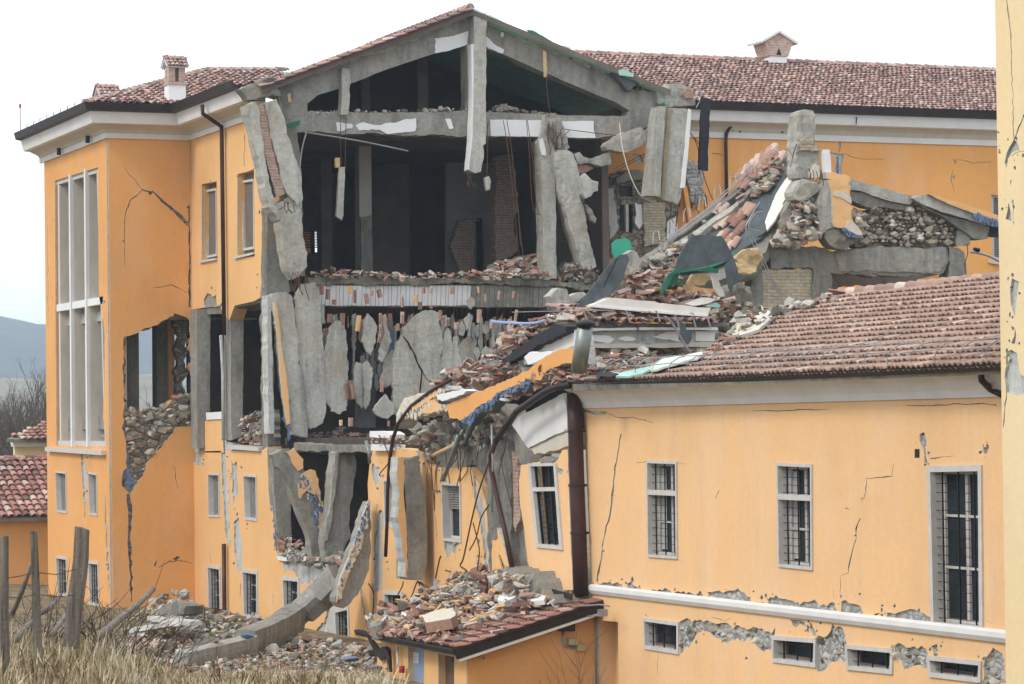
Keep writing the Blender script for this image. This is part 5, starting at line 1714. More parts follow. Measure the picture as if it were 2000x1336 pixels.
item(panel('concrete_stick', FY(YS - .2), P('664,327 674,326 671,420 668,430 657,422 660,380'), (), .12, 0, CONC2, None, None, jo=.012), 'narrow concrete stick hanging on two wires in the dark room', 'rubble')
item(panel('timber_block', FY(YS - .1), P('655,308 664,308 664,327 656,327'), (), .1, 0, TIMBER, None, None), 'small yellowish block hanging above the concrete stick', 'block')
wire(P('1067,148 1069,180 1074,222'), .012, 'dark wire below the yellow slat in the attic opening', RUST, fS1)
item(panel('timber_scrap', fS1, P('1063,98 1069,99 1071,150 1065,150'), (), .05, .08, TIMBER, None, None), 'yellow timber slat stuck to the right rafter', 'slat')
item(panel('timber_scrap', fS1, P('940,195 945,195 947,248 942,248'), (), .05, 0, TIMBER, None, None), 'yellow timber slat hanging beside the king post', 'slat')
item(panel('timber_scrap', fS1, P('563,183 569,181 571,198 566,199'), (), .05, .1, TIMBER, None, None), 'short yellow slat on the foot of the left rafter', 'slat')
wire(P('952,240 952,300 951,345'), .012, 'wire carrying the oblong stone lump beside the king post', RUST, fS1)
item(panel('stone_lump', fS1, P('947,347 955,344 959,352 957,370 951,372 948,360'), (), .12, 0, CONC2, None, None, wav=.02), 'oblong pale lump hanging on a wire in the upper room', 'rubble')
for k, (a, b, c) in enumerate(((983, 1004, 1013), (990, 1010, 1022), (1028, 1040, 1052), (1030, 1048, 1056))):
    wire([(a, 235), ((a + b) / 2, 300), (b, 400), (c, 500 if k < 2 else 420)], .011, ('thin wire arching from the attic beam to the brick heap', 'second thin wire arching towards the brick heap', 'thin wire falling beside the right column', 'second thin wire close to the right column')[k], RUST, fS1)
wire(P('1010,385 1013,420 1016,470 1022,488'), .011, 'short curling wire in front of the brick pier', RUST, fS1)
wire(P('1100,252 1180,262 1260,270 1290,262'), .012, 'slack wire running to the hanging slab under the attic beam', RUST, FY(YS - .2))
wire(P('1210,240 1216,290 1230,340 1250,380 1275,395'), .014, 'pale cable curving down past the orange wall', BOARD, FY(YS - .6), 'cable')
wire(P('1198,330 1250,305 1280,290'), .014, 'dark bar crossing the orange wall opening', RUST, FY(YS - .3))
wire(P('1180,345 1240,315 1285,292'), .012, 'second dark bar crossing the orange wall opening', RUST, FY(YS - .3))
wire(P('1345,255 1358,275 1365,300 1366,340'), .013, 'bent rebar beside the hanging grooved slab', RUST, fS1)
wire(P('1349,262 1370,290 1372,330 1380,360 1392,390'), .013, 'long bent rebar beside the black hanging membrane', RUST, fS1)

rgb_ = random.Random(31)
for (x, y, n, dx, dy, fr_b, where) in ((1093, 296, 6, 10, -45, fS1, 'out of the top of the leaning column'), (1075, 240, 6, 9, 60, fS1, 'along the head of the right column'), (565, 392, 6, 16, 26, FY(YS - 1.8), 'in the break of the leaning brick pilaster'), (585, 535, 7, 14, 45, FY(YS - 1.3), 'below the foot of the leaning brick pilaster'),
                                (918, 338, 4, 9, 30, FY(YS - .2), 'out of the end of the king post'), (1148, 522, 4, 10, 18, fS1, 'at the foot of the leaning column'), (1085, 600, 6, 12, 60, FY(YS - .4), 'below the broken beam end'), (1310, 396, 5, 16, 60, FY(YS - .8), 'below the grooved slab'), (1365, 380, 6, 18, 45, FY(YS + 1.6), 'in the torn rubble wall'), (1590, 330, 5, 20, 30, FY(63.6), 'around the stub column')):
    for k in range(n):
        a, b = x + rgb_.uniform(-dx, dx), y + rgb_.uniform(-4, 4)
        wire([(a, b), (a + rgb_.uniform(-5, 5), b + dy * .5), (a + rgb_.uniform(-12, 12), b + dy * rgb_.uniform(.7, 1.1))], .011, 'thin bare rebar poking ' + where if 'out' in where else 'thin bare rebar ' + where, RUST, fr_b, group='bare rebars ' + where)
# ================================================================== torn right-hand end of the upper storey
def rough(name, fr, s_, k, t, d, mat, label, cat='concrete slab', jo=.035, wav=.03, group=None, side=None, step=.12, hole=()):
    return item(panel(name, fr, P(s_, k), hole, t, d, mat, side, None, jo=jo, wav=wav, step=step), label, cat, group)
rough('leaning_column', fS1, '145,420 170,400 250,400 280,420 310,490 318,600 330,740 370,860 370,900 400,1060 440,1200 400,1225 350,1215 300,1080 240,860 180,650 148,500', 'h', .5, .0, CONC2, 'tall grey concrete column leaning to the left', 'column', .03, .025)
o = rough('concrete_lump', fS1, '320,590 345,560 390,610 435,620 430,680 400,690 385,720 345,735 325,700', 'h', .3, -.2, CONC2, 'jagged concrete lump stuck on the leaning column', 'rubble')
rough('concrete_lump', fS1, '360,770 380,790 430,870 425,900 400,880', 'h', .2, -.1, CONC, 'small flake on the lower leaning column', 'rubble')
rough('concrete_chunk', fS1, '300,430 330,410 355,440 400,455 430,450 480,430 550,408 555,490 480,512 440,500 400,482 320,488', 'h', .35, .1, CONC2, 'jagged grey concrete arm between column and orange wall', 'rubble')
rough('brick_fragment', fS1, '330,490 400,490 450,515 380,545 340,555', 'h', .3, .3, RUB_BRICK, 'red brick fragment under the jagged concrete arm', 'brick')
rough('concrete_slab', fS1, '490,370 510,345 600,290 740,240 770,270 795,340 720,375 640,415 560,405 505,400', 'h', .4, -.1, CONC2, 'tilted grey concrete slab floating above the orange wall')
rough('tile_fragment', fS1, '775,280 830,225 835,240 785,295', 'h', .1, 0, RUB_BRICK, 'reddish tile strip above the tilted slab', 'tile')
o = panel('hanging_wall_slab', FY(YS - 1.0), P('860,100 960,108 1080,115 1075,250 1050,450 1030,660 1015,740 1000,770 900,740 850,715 790,710 800,600 815,480 835,220', 'h'), (), .45, 0, CONC2, None, None, jo=.02, wav=.02)
panel('white_edge', FY(YS - 1.0), P('1068,115 1084,125 1075,260 1040,655 1012,660 1040,420', 'h'), (), .4, -.07, WHITE, None, o, jo=.006)
panel('groove', FY(YS - 1.0), P('925,112 950,112 930,420 905,735 880,728 900,420', 'h'), (), .05, -.035, mat_concrete('stained_concrete', (.34, .28, .19)), None, o)
panel('side_rib', FY(YS - 1.0), P('858,98 905,102 885,400 870,720 830,712 845,420', 'h'), (), .1, -.09, CONC2, None, o, jo=.012, wav=.015)
item(o, 'large grooved concrete slab with a white edge hanging from the roof corner', 'concrete slab')
panel('green_scrap', FY(YS - 1.05), P('865,85 905,72 920,90 880,98', 'h'), (), .05, 0, GREEN, None, o, jo=.02)
o = panel('hanging_membrane', FY(YS - .5), P('1371,189 1388,194 1384,280 1383,334 1365,331 1368,260'), (), .09, 0, BITUM, None, None, jo=.012)
item(o, 'black roofing membrane strip hanging from the eaves corner', 'membrane')
wire(P('1365,168 1369,190 1360,210'), .014, 'pale bent rod at the torn eaves corner', GALV, fS1)
# rubble wall behind the grooved slab and the torn rear-wing end
panel('torn_wall', FR.shift(-.3), P('1050,480 1110,470 1180,560 1190,700 1160,760 1100,800 1070,700', 'h'), (), .3, 0, GREYSTONE, None, REAR, jo=.08, wav=.06)
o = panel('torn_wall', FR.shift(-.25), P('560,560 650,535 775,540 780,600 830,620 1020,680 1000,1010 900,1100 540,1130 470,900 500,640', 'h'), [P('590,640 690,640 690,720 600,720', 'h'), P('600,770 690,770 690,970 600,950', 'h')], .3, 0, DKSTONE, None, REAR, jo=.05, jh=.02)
panel('dark_lintel', FR.shift(-.55), P('575,590 640,540 770,540 778,600 690,610 580,630', 'h'), (), .3, 0, CONCD, None, REAR, jo=.03)
panel('plaster_jamb', FR.shift(-.5), P('510,660 560,660 590,940 530,1010 515,800', 'h'), (), .25, 0, RENDERGREY, None, REAR, jo=.03)
panel('plaster_patch', FR.shift(-.3), P('705,760 750,770 760,900 735,940 705,900', 'h'), (), .05, 0, WHITE, None, REAR, jo=.03)
panel('plaster_patch', FR.shift(-.3), P('930,890 990,850 995,960 930,1030', 'h'), (), .05, 0, WHITE, None, REAR, jo=.03)
panel('pane', FR.shift(-.1), P('590,630 700,630 700,980 590,980', 'h'), (), .03, 0, GLASS, None, REAR)
panel('jamb_post', FR.shift(-.4), P('640,770 660,770 660,960 645,960', 'h'), (), .1, 0, CURTAIN, None, REAR)
panel('brick_pier', FR.shift(-.35), P('760,770 910,760 920,1030 770,1060', 'h'), (), .3, 0, PALEBRICK, None, REAR, jo=.04)
panel('inner_wall', FR.shift(-.2), P('380,560 470,620 540,1130 380,1190 330,700', 'h'), (), .2, 0, INTERL, None, REAR)
panel('orange_return', FR.shift(-.5), P('1035,660 1060,640 1110,930 1080,930', 'h'), (), .2, 0, REARORANGE, None, REAR)
o = panel('pipe_stub', FR.shift(-.6), P('460,635 475,628 512,655 505,672', 'h'), (), .1, 0, CONC2, None, REAR)

# eaves corner over the grooved slab: bitumen roll, boards, loose concrete
rough('bitumen_roll', FY(YS - .3), '1085,490 1140,520 1250,550 1280,580 1260,620 1225,665 1200,650 1150,580 1100,530', 'e', .5, 0, MEMB, 'dark slate roofing roll sagging over the right rafter', 'membrane', .02, .02)
item(panel('film_scrap', FY(YS - .45), P('1140,510 1180,500 1255,535 1245,560 1150,545', 'e'), (), .04, 0, GREENP, None, None, jo=.012), 'pale mint film scrap on the dark roofing roll', 'film')
item(panel('film_scrap', FY(YS - .3), P('720,345 750,330 790,345 810,380 770,385 730,375', 'e'), (), .08, 0, GREENP, None, None, jo=.015), 'pale mint scrap lying on the rafter top', 'film')
item(panel('film_scrap', FY(YS - .3), P('480,215 520,220 600,265 690,320 680,330 580,275 500,240', 'e'), (), .06, 0, GREEN, None, None, jo=.015), 'dark green film strip along the right roof edge', 'film')
rough('eaves_rubble', FY(YS - .2), '1420,640 1500,610 1560,600 1640,640 1700,720 1690,760 1600,770 1500,775 1430,740', 'e', .6, 0, CONC2, 'broken concrete eaves block over the grooved slab', 'rubble', .05, .06)
item(panel('orange_brick', FY(YS - .35), P('1615,670 1680,670 1690,700 1630,710', 'e'), (), .15, 0, RUB_BRICK, None, None, jo=.02), 'orange brick stuck in the broken eaves block', 'brick')
rough('film_end', FY(YS - .35), '1290,585 1400,600 1440,630 1380,620 1300,605', 'e', .1, 0, GREENP, 'pale film rolled along the eaves corner', 'film', .01, .01)
rough('cornice_lump', FY(YS - .4), '30,640 140,600 230,560 330,590 300,640 330,690 200,700 100,720 60,680', 'd', .5, 0, CONCD, 'crumbled dark concrete lump at the left rafter foot', 'rubble', .04, .05)
item(panel('film_scrap', FY(YS - .5), P('210,580 240,560 320,575 335,605 250,600', 'd'), (), .06, 0, MEMB, None, None, jo=.02), 'blue-grey film scrap at the left rafter foot', 'film')
item(panel('film_scrap', FY(YS - .3), P('365,900 420,880 470,870 460,905 400,930', 'd'), (), .05, 0, GREEN, None, None, jo=.02), 'dark green scrap at the left end of the attic beam', 'film')
item(panel('plaster_lump', FY(YS - .3), P('900,360 950,330 1005,350 1000,390 940,405 905,390', 'd'), (), .2, 0, RUB_PALE, None, None, jo=.03, wav=.02), 'white plaster lump on the left rafter', 'rubble')

# ================================================================== fallen facade beams in front of the lower opening
def fbeam(name, path, w_, d_, mat, label, frm, wav=.02, cat='concrete beam', seed=1):
    """a bent concrete beam with broken skin: path of pixel points (x, y, plane)"""
    rg = random.Random(seed)
    P_ = [q[2].hit(q[0], q[1]) for q in path]
    S = []
    for i in range(len(P_) - 1):
        a, b = P_[i], P_[i + 1]
        n = max(2, int((b - a).length / .16))
        S += [a.lerp(b, k / n) for k in range(n)]
    S.append(P_[-1])
    mb = MB()
    m = 12
    vs = []
    for i, q in enumerate(S):
        t = (S[min(i + 1, len(S) - 1)] - S[max(i - 1, 0)]).normalized()
        x = t.cross(Vector((1, .2, 0))).normalized()       # across, in the facade plane
        y = x.cross(t)
        for k in range(m):
            a = 2 * math.pi * (k + .5) / m
            c, s = math.cos(a), math.sin(a)
            sq = 1 / max(abs(c), abs(s)) * .94 if max(abs(c), abs(s)) > .75 else 1.22
            o = x * (c * sq * w_ / 2) + y * (s * sq * d_ / 2)
            pp = q + o
            pp += o.normalized() * wav * (noise.noise(pp * 3) * 1.4 + noise.noise(pp * 9) * .7)
            vs.append(pp)
    fs = []
    for i in range(len(S) - 1):
        for k in range(m):
            fs.append((i * m + k, i * m + (k + 1) % m, (i + 1) * m + (k + 1) % m, (i + 1) * m + k))
    fs += [tuple(range(m))[::-1], tuple((len(S) - 1) * m + k for k in range(m))]
    mb.add(vs, fs)
    return tag(mb.build(name, mat), label, cat, None, 'thing')
fC = [FX(XC - d) for d in (0, .5, 1.0, 1.6, 2.2, 2.8)]
fD, fT, fF = FY(71.2), FY(70.4), FY(66.9)
o = panel('diagonal_beam', fD, P('110,170 180,130 250,180 320,260 400,360 470,500 492,600 470,690 455,760 480,880 390,892 370,760 320,620 270,500 240,400 200,320', 'j'), (), .42, 0, CONC, None, None, jo=.03, wav=.012)
panel('orange_plaster', fD, P('185,140 255,120 325,200 322,262 283,285 235,225', 'j'), (), .05, -.06, OCHRE, RENDERGREY, o, jo=.06)
panel('orange_plaster', fD, P('280,400 300,310 365,275 405,315 440,430 380,440 345,420 318,440 300,472 282,455', 'j'), (), .05, -.07, OCHRE, RENDERGREY, o, jo=.06)
panel('orange_plaster', fD, P('415,590 470,565 478,640 440,690 425,640', 'j'), (), .05, -.07, OCHRE, RENDERGREY, o, jo=.06)
panel('orange_plaster', fD, P('418,450 440,440 460,520 445,535', 'j'), (), .05, -.07, OCHRE, RENDERGREY, o, jo=.06)
flecks('blue_undercoat', fD, P('285,330 320,300 345,330 390,440 425,440 440,560 430,640 455,700 450,760 425,720 390,600 365,560 370,450 320,400 300,400', 'j'), 130, (.02, .09), -.075, .02, BLUE, o, 5)
flecks('worn_paint', fD, P('280,330 360,290 440,430 470,560 470,690 420,680 380,520 330,430', 'j'), 60, (.02, .09), -.074, .02, RUB_PALE, o, 6)
item(o, 'diagonal grey concrete beam with orange and blue paint flakes in the lower opening', 'concrete beam')
o = panel('tilted_column', fT, P('540,160 570,130 620,128 665,150 688,200 682,290 665,420 645,560 638,660 650,720 612,800 600,890 560,925 490,905 470,800 472,700 500,560 520,330', 'j'), (), .5, 0, CONC, None, None, jo=.025, wav=.012)
panel('pale_face', fT, P('540,160 568,140 560,300 535,470 510,640 492,760 470,760 474,690 500,560 520,330', 'j'), (), .1, -.05, CONC2, None, o, jo=.02, wav=.01)  # lighter concrete paints the light on the column's left side
item(o, 'tilted grey concrete column standing in the lower opening', 'concrete column')
o = panel('fallen_beam', fF, P('770,490 782,560 792,640 788,800 775,960 740,1060 700,1130 650,1190 600,1222 560,1205 542,1180 560,1080 600,960 640,860 668,800 700,700 740,560', 'j'), (), .4, 0, CONC, None, None, jo=.03, wav=.014)
panel('painted_edge', fF, P('768,488 778,570 740,680 725,790 690,860 640,960 610,1060 570,1150 545,1180 560,1080 600,960 640,860 668,800 700,700 740,560', 'j'), (), .1, -.06, RUB_OCHRE, RENDERGREY, o, jo=.02, wav=.01)
flecks('blue_undercoat', fF, P('745,520 775,490 778,560 745,650 715,740 690,820 650,900 600,1000 580,1080 570,1060 610,940 660,820 700,690', 'j'), 110, (.02, .10), -.08, .02, BLUE, o, 7)
flecks('worn_paint', fF, P('770,490 782,570 745,680 725,800 640,970 575,1150 545,1180 560,1080 640,860 700,700', 'j'), 130, (.03, .12), -.078, .02, RUB_PALE, o, 8)
item(o, 'fallen beam hanging off the facade with a peeling painted edge', 'concrete beam')
fbeam('bent_beam', [(662, 1126, FX(23.2)), (622, 1168, FX(22.8)), (580, 1205, FX(22.2)), (545, 1229, FX(21.2)), (515, 1244, FX(20.4)), (480, 1258, FX(19.6))], .74, .55, CONC, 'long bent concrete beam sagging from the facade to the rubble', None, .02, seed=3)
fbeam('ground_beam', [(492, 1256, FX(19.6)), (450, 1267, FX(18.9)), (400, 1279, FX(18.1)), (352, 1291, FX(17.3))], .44, .4, CONC2, 'pale concrete beam lying in the rubble at the grass edge', None, .015, seed=4)
for k, q in enumerate((P('1010,1040 1005,1070 975,1130'), P('1110,1035 1090,1080 1060,1160 1020,1200'), P('1112,1040 1130,1080 1125,1115 1115,1100'), P('1120,1040 1170,1070 1195,1090 1180,1080'), P('1120,1045 1160,1080 1190,1130'))):
    q = [(500 + x / 3.515, 840 + y / 3.515) for x, y in q]
    wire(q, .016, ('rebar end hooking left below the hanging pilaster', 'longest rebar curving down below the hanging pilaster', 'hooked rebar curl below the hanging pilaster', 'short rebar bending right below the hanging pilaster', 'rebar below the hanging pilaster pointing at the rubble roof')[k], RUST, FX(XC - .3))
wire(P('861,1086 857,1098 848,1140 838,1165'), .02, 'straight rusty bar leaning on the facade over the rubble roof', RUST, FX(XC - .3))
wire(P('956,900 935,960 920,1020 905,1090 899,1105 913,1118 895,1140'), .02, 'zigzag rusty bar hanging beside the half shuttered window', RUST, FX(XC - .4))
wire(P('956,985 940,1010 930,1050 917,1075'), .016, 'thin curved bar right of the zigzag bar', RUST, FX(XC - .4))
wire(P('924,1021 934,1060 936,1085 930,1125'), .016, 'rusty bar beside the dark pilaster', RUST, FX(XC - .4))
wire(P('740,850 752,870 760,900 742,925 744,930'), .016, 'thin rusty wire dangling beside the hanging gutter pipe', RUST, FX(XC - .3))
wire(P('720,1140 730,1160 728,1200 729,1210'), .018, 'black cable on the facade beside the bent beam', RUST, FX(XC - .1))

# ================================================================== middle of the facade: torn grey end, hanging pipes, tilted wall piece
panel('torn_end', FC, P('830,870 880,850 960,850 1010,860 1015,905 1013,980 1025,1040 1040,1140 1020,1150 960,1150 957,1000 940,950 920,912 850,912 835,900', None), (), .45, .12, CONCD, None, MAIN, jo=.05, wav=.05)
panel('torn_column', FC, P('955,860 1000,862 1004,960 1003,1040 1012,1130 960,1130 958,960', None), (), .5, -.08, CONCD, None, MAIN, jo=.03, wav=.04)
panel('brick_edge', FC, P('1000,880 1012,890 1014,950 1018,1010 1008,1040 996,1000', None), (), .4, -.02, BRICK, None, MAIN, jo=.04)
panel('orange_scrap', FC, P('972,1055 990,1052 998,1075 985,1085 992,1115 972,1115', None), (), .04, -.14, OCHRE, None, MAIN, jo=.03)
panel('orange_splinter', FC, P('995,1030 1003,1050 1020,1110 1024,1120 1018,1122 1000,1080'), (), .1, -.3, OCHRE, RENDERGREY, MAIN, jo=.01)
# tilted wall piece with its barred window (top leans to the left)
tw = P('1017,908 1031,907 1060,900 1089,901 1098,880 1109,877 1119,1160 1078,1150 1042,1138 1030,1096 1024,1039 1015,982 1013,940')
twh = P('1033,905 1088,904 1101,1074 1050,1069')
wall(LOW, FL.shift(-.35), tw, [twh], [P('1085,915 1100,918 1096,928 1086,925')], [], skin=PALEOCHRE, core=RENDERGREY, seed=95, thick=.3, jo=.02)
FT = FL.shift(-.35)
mb = MB()
fan(FT, twh, [P('1039,911 1084,910 1095,1066 1055,1062')], .2, -.04, mb)
fan(FT, P('1041,952 1088,951 1089,959 1042,960'), [], .18, -.035, mb)
w_ = mb.build('window', STONEFRAME, LOW)
panel('pane', FT, P('1039,911 1084,910 1095,1066 1055,1062'), (), .03, .22, GLASS, None, w_)
mb = MB()
for t in (.15, .45, .75):
    mb.bar(FT.shift(.04).hit(1039 + 45 * t, 911), FT.shift(.04).hit(1055 + 40 * t, 1064), .045, .045)
for k in range(9):
    y = 965 + k * 11
    e = (y - 911) / 153
    mb.bar(FT.shift(.07).hit(1039 + 16 * e, y), FT.shift(.07).hit(1084 + 11 * e, y - .6), .018, .012)
mb.build('grille', IRON, w_)
item(panel('window_rubble', FT.shift(-.05), P('1052,898 1062,890 1075,893 1082,900 1075,904 1056,904'), (), .2, 0, RUB_GREY, None, None, jo=.04, wav=.03), 'little rubble lump on the tilted window head', 'rubble')
# eaves soffit and cornice broken off over it
o = panel('fallen_eaves', FX(XL - .3), P('1100,768 1107,800 1108,838 1032,875 1020,860 1000,830 1010,815 1060,790'), (), .3, 0, CORNICE, RENDERGREY, None, jo=.012)
panel('eaves_underside', FX(XL - .3), P('1108,838 1110,868 1080,880 1040,888 1030,876'), (), .4, .05, SOFFIT, None, o, jo=.02)
item(o, 'broken white eaves piece hanging beside the thick flue', 'cornice')
rough('concrete_post', FX(XL - .1), '1002,850 1012,842 1030,880 1033,905 1018,906 1008,890', None, .3, 0, CONC, 'short tilted concrete post under the broken eaves piece', 'rubble', .02, .02)
GM = FX(XL - .75)
def chan(path, r, label, mat=METALDK, name='fallen_gutter', cat='gutter', n=8):
    mb = MB()
    mb.tube([q[2].hit(q[0], q[1]) for q in path], r, n)
    return item(mb.build(name, mat, None, True), label, cat)
chan([(1112, 752, GM), (1085, 756, GM), (1066, 764, GM), (1040, 782, GM), (1010, 803, GM), (985, 835, GM), (968, 862, GM)], .075, 'dark gutter torn off and bent down beside the flue')
chan([(968, 862, GM), (958, 890, GM), (960, 920, GM), (972, 975, GM), (986, 1035, GM), (1001, 1112, GM)], .058, 'dark brown downpipe fallen against the grey column', METALBR, 'fallen_downpipe', 'downpipe')
chan([(880, 742, GM), (840, 765, GM), (803, 793, GM), (778, 826, GM), (767, 858, GM), (761, 900, GM), (757, 960, GM), (756, 1020, GM), (753, 1087, GM)], .046, 'dark brown downpipe bent over the orange slab end', METALBR, 'fallen_downpipe', 'downpipe')
chan([(895, 850, GM), (885, 885, GM), (866, 938, GM)], .05, 'short grey gutter strip slanting over the half shuttered window', STEEL)
chan([(715, 862, GM), (720, 880, GM), (722, 905, GM)], .045, 'short grey downpipe stub left of the white ledge block', STEEL, 'fallen_downpipe', 'downpipe')
chan([(960, 830, GM), (962, 900, GM), (961, 1000, GM)], .02, 'thin grey conduit beside the fallen downpipe', GALV, 'conduit', 'pipe')
rgw = random.Random(12)
for k in range(16):
    x, y = rgw.uniform(830, 1000), rgw.uniform(835, 930)
    wire([(x, y), (x + rgw.uniform(-8, 8), y + 20), (x + rgw.uniform(-14, 14), y + rgw.uniform(40, 110))], .012, 'thin dark wire dangling out of the torn wall', RUST, FX(XC - .35), group='wires dangling out of the torn wall')
# white ledge blocks on the wall top
item(panel('ledge_block', FC.shift(-.15), P('722,842 752,843 762,849 760,856 722,854'), (), .4, 0, WHITE, None, None, jo=.006), 'white stone ledge block on the wall top beside the dark opening', 'ledge')
item(panel('ledge_block', FC.shift(-.15), P('724,868 762,869 762,880 724,880'), (), .4, 0, CORNICE, None, None, jo=.006), 'white stone window ledge above the hanging gutter pipe', 'ledge')
heap('ledge_rubble', 'small rubble on the broken wall top', FC.shift(.1), P('726,856 770,850 800,858 815,875 726,869'), 60, (.06, .16), {'brick': 2, 'plaster': 2, 'concrete': 2}, 'on the broken wall top', 0, depth=.25, seed=300)
heap('wall_rubble', 'broken stones and mortar sagging out of the torn wall', FC.shift(.1), P('820,830 900,800 960,790 1000,800 1010,850 960,880 880,880 830,900 815,870'), 230, (.08, .28), {'concrete': 5, 'stone': 3, 'plaster': 1, 'brick': 1}, 'in the torn wall above the half shuttered window', 16, (.3, .5), .35, seed=301, mound=.3)
for k, q in enumerate((P('880,905 895,860 905,840'), P('906,870 925,830 935,822'), P('845,890 870,878 890,868'))):
    chan([(x, y, FX(XC - .4)) for x, y in q], .05, ('grey metal strip poking out of the torn wall', 'second grey metal strip higher in the torn wall', 'timber strip lying in the torn wall')[k], (STEEL, MEMB, TIMBER)[k], 'metal_strip' if k < 2 else 'timber_strip', 'strip')
# the orange slab that slid down
f = FX(XC - .9)
o = panel('orange_slab', f, P('680,910 760,870 900,810 1080,740 1290,650 1400,560 1500,500 1640,455 1650,590 1560,590 1450,640 1400,720 1310,705 1200,760 1100,800 1000,880 900,930 860,980 790,1030 700,1010', 'l'), (), .5, 0, ORANGE, RENDERGREY, None, jo=.02)
panel('blue_edge', f, P('790,1030 860,975 900,925 1000,875 1100,795 1200,755 1310,705 1330,760 1230,810 1120,850 1020,930 920,970 880,1020 850,1070 840,1030', 'l'), (), .2, .03, MEMB, None, o, jo=.05, wav=.03)
flecks('blue_undercoat', f, P('790,1030 860,980 960,905 1000,875 1100,800 1210,760 1310,715 1320,745 1210,800 1110,840 1000,920 900,980 870,1060 845,1060', 'l'), 170, (.03, .14), -.012, .03, BLUE, o, 9, 1.0)
item(o, 'long orange plastered wall slab sliding down over the rubble', 'wall slab')
o = panel('plaster_end', f.shift(.1), P('280,1060 300,950 360,850 480,830 650,760 690,790 600,860 580,900 700,905 670,960 500,990 340,1020 300,1090', 'l'), (), .4, 0, RUB_PALE, RENDERGREY, None, jo=.03, wav=.03)
panel('orange_flake', f.shift(.1), P('420,930 560,830 640,785 650,800 560,870 640,900 660,945 560,970 500,975', 'l'), (), .03, -.05, OCHRE, None, o, jo=.03)
flecks('blue_fleck', f.shift(.1), P('440,960 500,905 550,885 560,905 510,935 450,985', 'l'), 22, (.02, .09), -.06, .02, BLUE, o, 10)
flecks('worn_paint', f.shift(.1), P('300,1050 340,960 480,850 640,770 680,800 600,900 660,940 520,980 340,1030', 'l'), 90, (.03, .14), -.058, .02, RUB_PALE, o, 11)
item(o, 'pale broken plaster end of the slid slab', 'wall slab')
item(panel('white_block', f.shift(-.1), P('600,830 790,785 830,800 800,830 640,880 605,865', 'l'), (), .3, 0, WHITE, None, None, jo=.012), 'white oblong block lying on the orange slab', 'block')
item(panel('white_board', f.shift(.2), P('1270,540 1310,505 1490,500 1480,515 1380,570 1300,600', 'l'), (), .15, 0, WHITE, None, None, jo=.012), 'white board lying on the upper orange slab', 'board')
item(panel('dark_eaves', FX(XC + .2), P('1090,590 1110,550 1300,420 1500,285 1595,305 1590,350 1400,440 1120,605', 'l'), (), .4, 0, BITUM, None, None, jo=.02), 'black bitumen eaves board slanting up to the fallen eaves', 'eaves board')
item(panel('cornice_wedge', FX(XC + .4), P('1210,575 1400,460 1590,360 1660,330 1680,450 1560,500 1420,545 1280,600', 'l'), (), .4, 0, CORNICE, RENDERGREY, None, jo=.02), 'pale cornice wedge under the black eaves board', 'cornice')
heap('fallen_tile_heap', 'heap of broken roof tiles and bricks behind the orange slab', FX(XC + .3), P('640,800 720,670 900,600 1000,580 1090,600 1200,590 1290,650 1080,745 850,810', 'l'), 330, (.09, .26), {'tile': 4, 'shard': 3, 'brick': 2, 'plaster': 1, 'concrete': 1}, 'on the slope behind the orange slab', 40, (.3, .45), .35, seed=302, mound=.4, bigmix={'tile': 5, 'brick': 2, 'concrete': 1})
heap('fallen_tile_heap', 'narrow run of broken tiles along the black eaves board', FX(XC + .6), P('1010,580 1180,400 1230,310 1400,270 1560,200 1600,215 1500,300 1300,430 1110,560', 'l'), 160, (.1, .26), {'tile': 4, 'shard': 3, 'brick': 1, 'plaster': 1}, 'along the black eaves board', 22, (.3, .42), .3, seed=303)
heap('fallen_tile_heap', 'broken tiles along the torn gutter edge', FX(XC - .6), P('1205,860 1300,760 1400,715 1500,650 1640,630 1800,690 1600,740 1440,760 1250,860', 'l'), 150, (.08, .24), {'tile': 5, 'shard': 3, 'plaster': 1}, 'along the torn gutter edge', 20, (.25, .4), .3, seed=304)

# rubble on the floors of the section
fz = FS.hit(800, 540).z
FUF = Fr((0, YS, fz), (1, 0, 0), (0, 1, .13))
heap('floor_rubble', 'low rubble of bricks and plaster along the upper floor edge', FS, P('600,534 640,526 720,530 800,534 900,534 960,528 1060,530 1060,546 800,545 600,543'), 330, (.07, .22), {'brick': 4, 'shard': 2, 'plaster': 2, 'concrete': 2}, 'on the upper floor edge', 18, (.25, .38), .4, seed=310)
heap('floor_rubble', 'brick heap beside the right column on the upper floor', FY(YS + .8), P('940,535 965,515 1000,510 1025,500 1055,503 1060,540 940,540'), 260, (.09, .26), {'brick': 5, 'plaster': 2, 'concrete': 2, 'painted': 1}, 'in the brick heap beside the right column', 22, (.28, .42), .5, seed=311, mound=.5)
heap('floor_rubble', 'grey rubble right of the right column on the upper floor', FY(YS + .2), P('1084,520 1130,515 1165,530 1165,560 1084,545'), 200, (.06, .2), {'concrete': 4, 'plaster': 2, 'brick': 2}, 'right of the right column', 8, (.22, .34), .4, seed=312, mound=.4)
heap('floor_rubble', 'dark brick rubble on the middle floor', FY(YS + .3), P('575,862 600,845 660,842 720,850 722,876 580,874'), 280, (.06, .2), {'brick': 4, 'shard': 3, 'plaster': 1, 'concrete': 2}, 'on the middle floor', 12, (.2, .32), .3, seed=313, mound=.4)
heap('attic_rubble', 'rubble along the attic floor edge', FY(YS + .2), P('602,217 700,218 800,218 860,212 912,214 912,222 602,224'), 150, (.06, .18), {'concrete': 4, 'brick': 1, 'plaster': 2}, 'on the attic floor left of the king post', 6, (.2, .3), .2, seed=314)
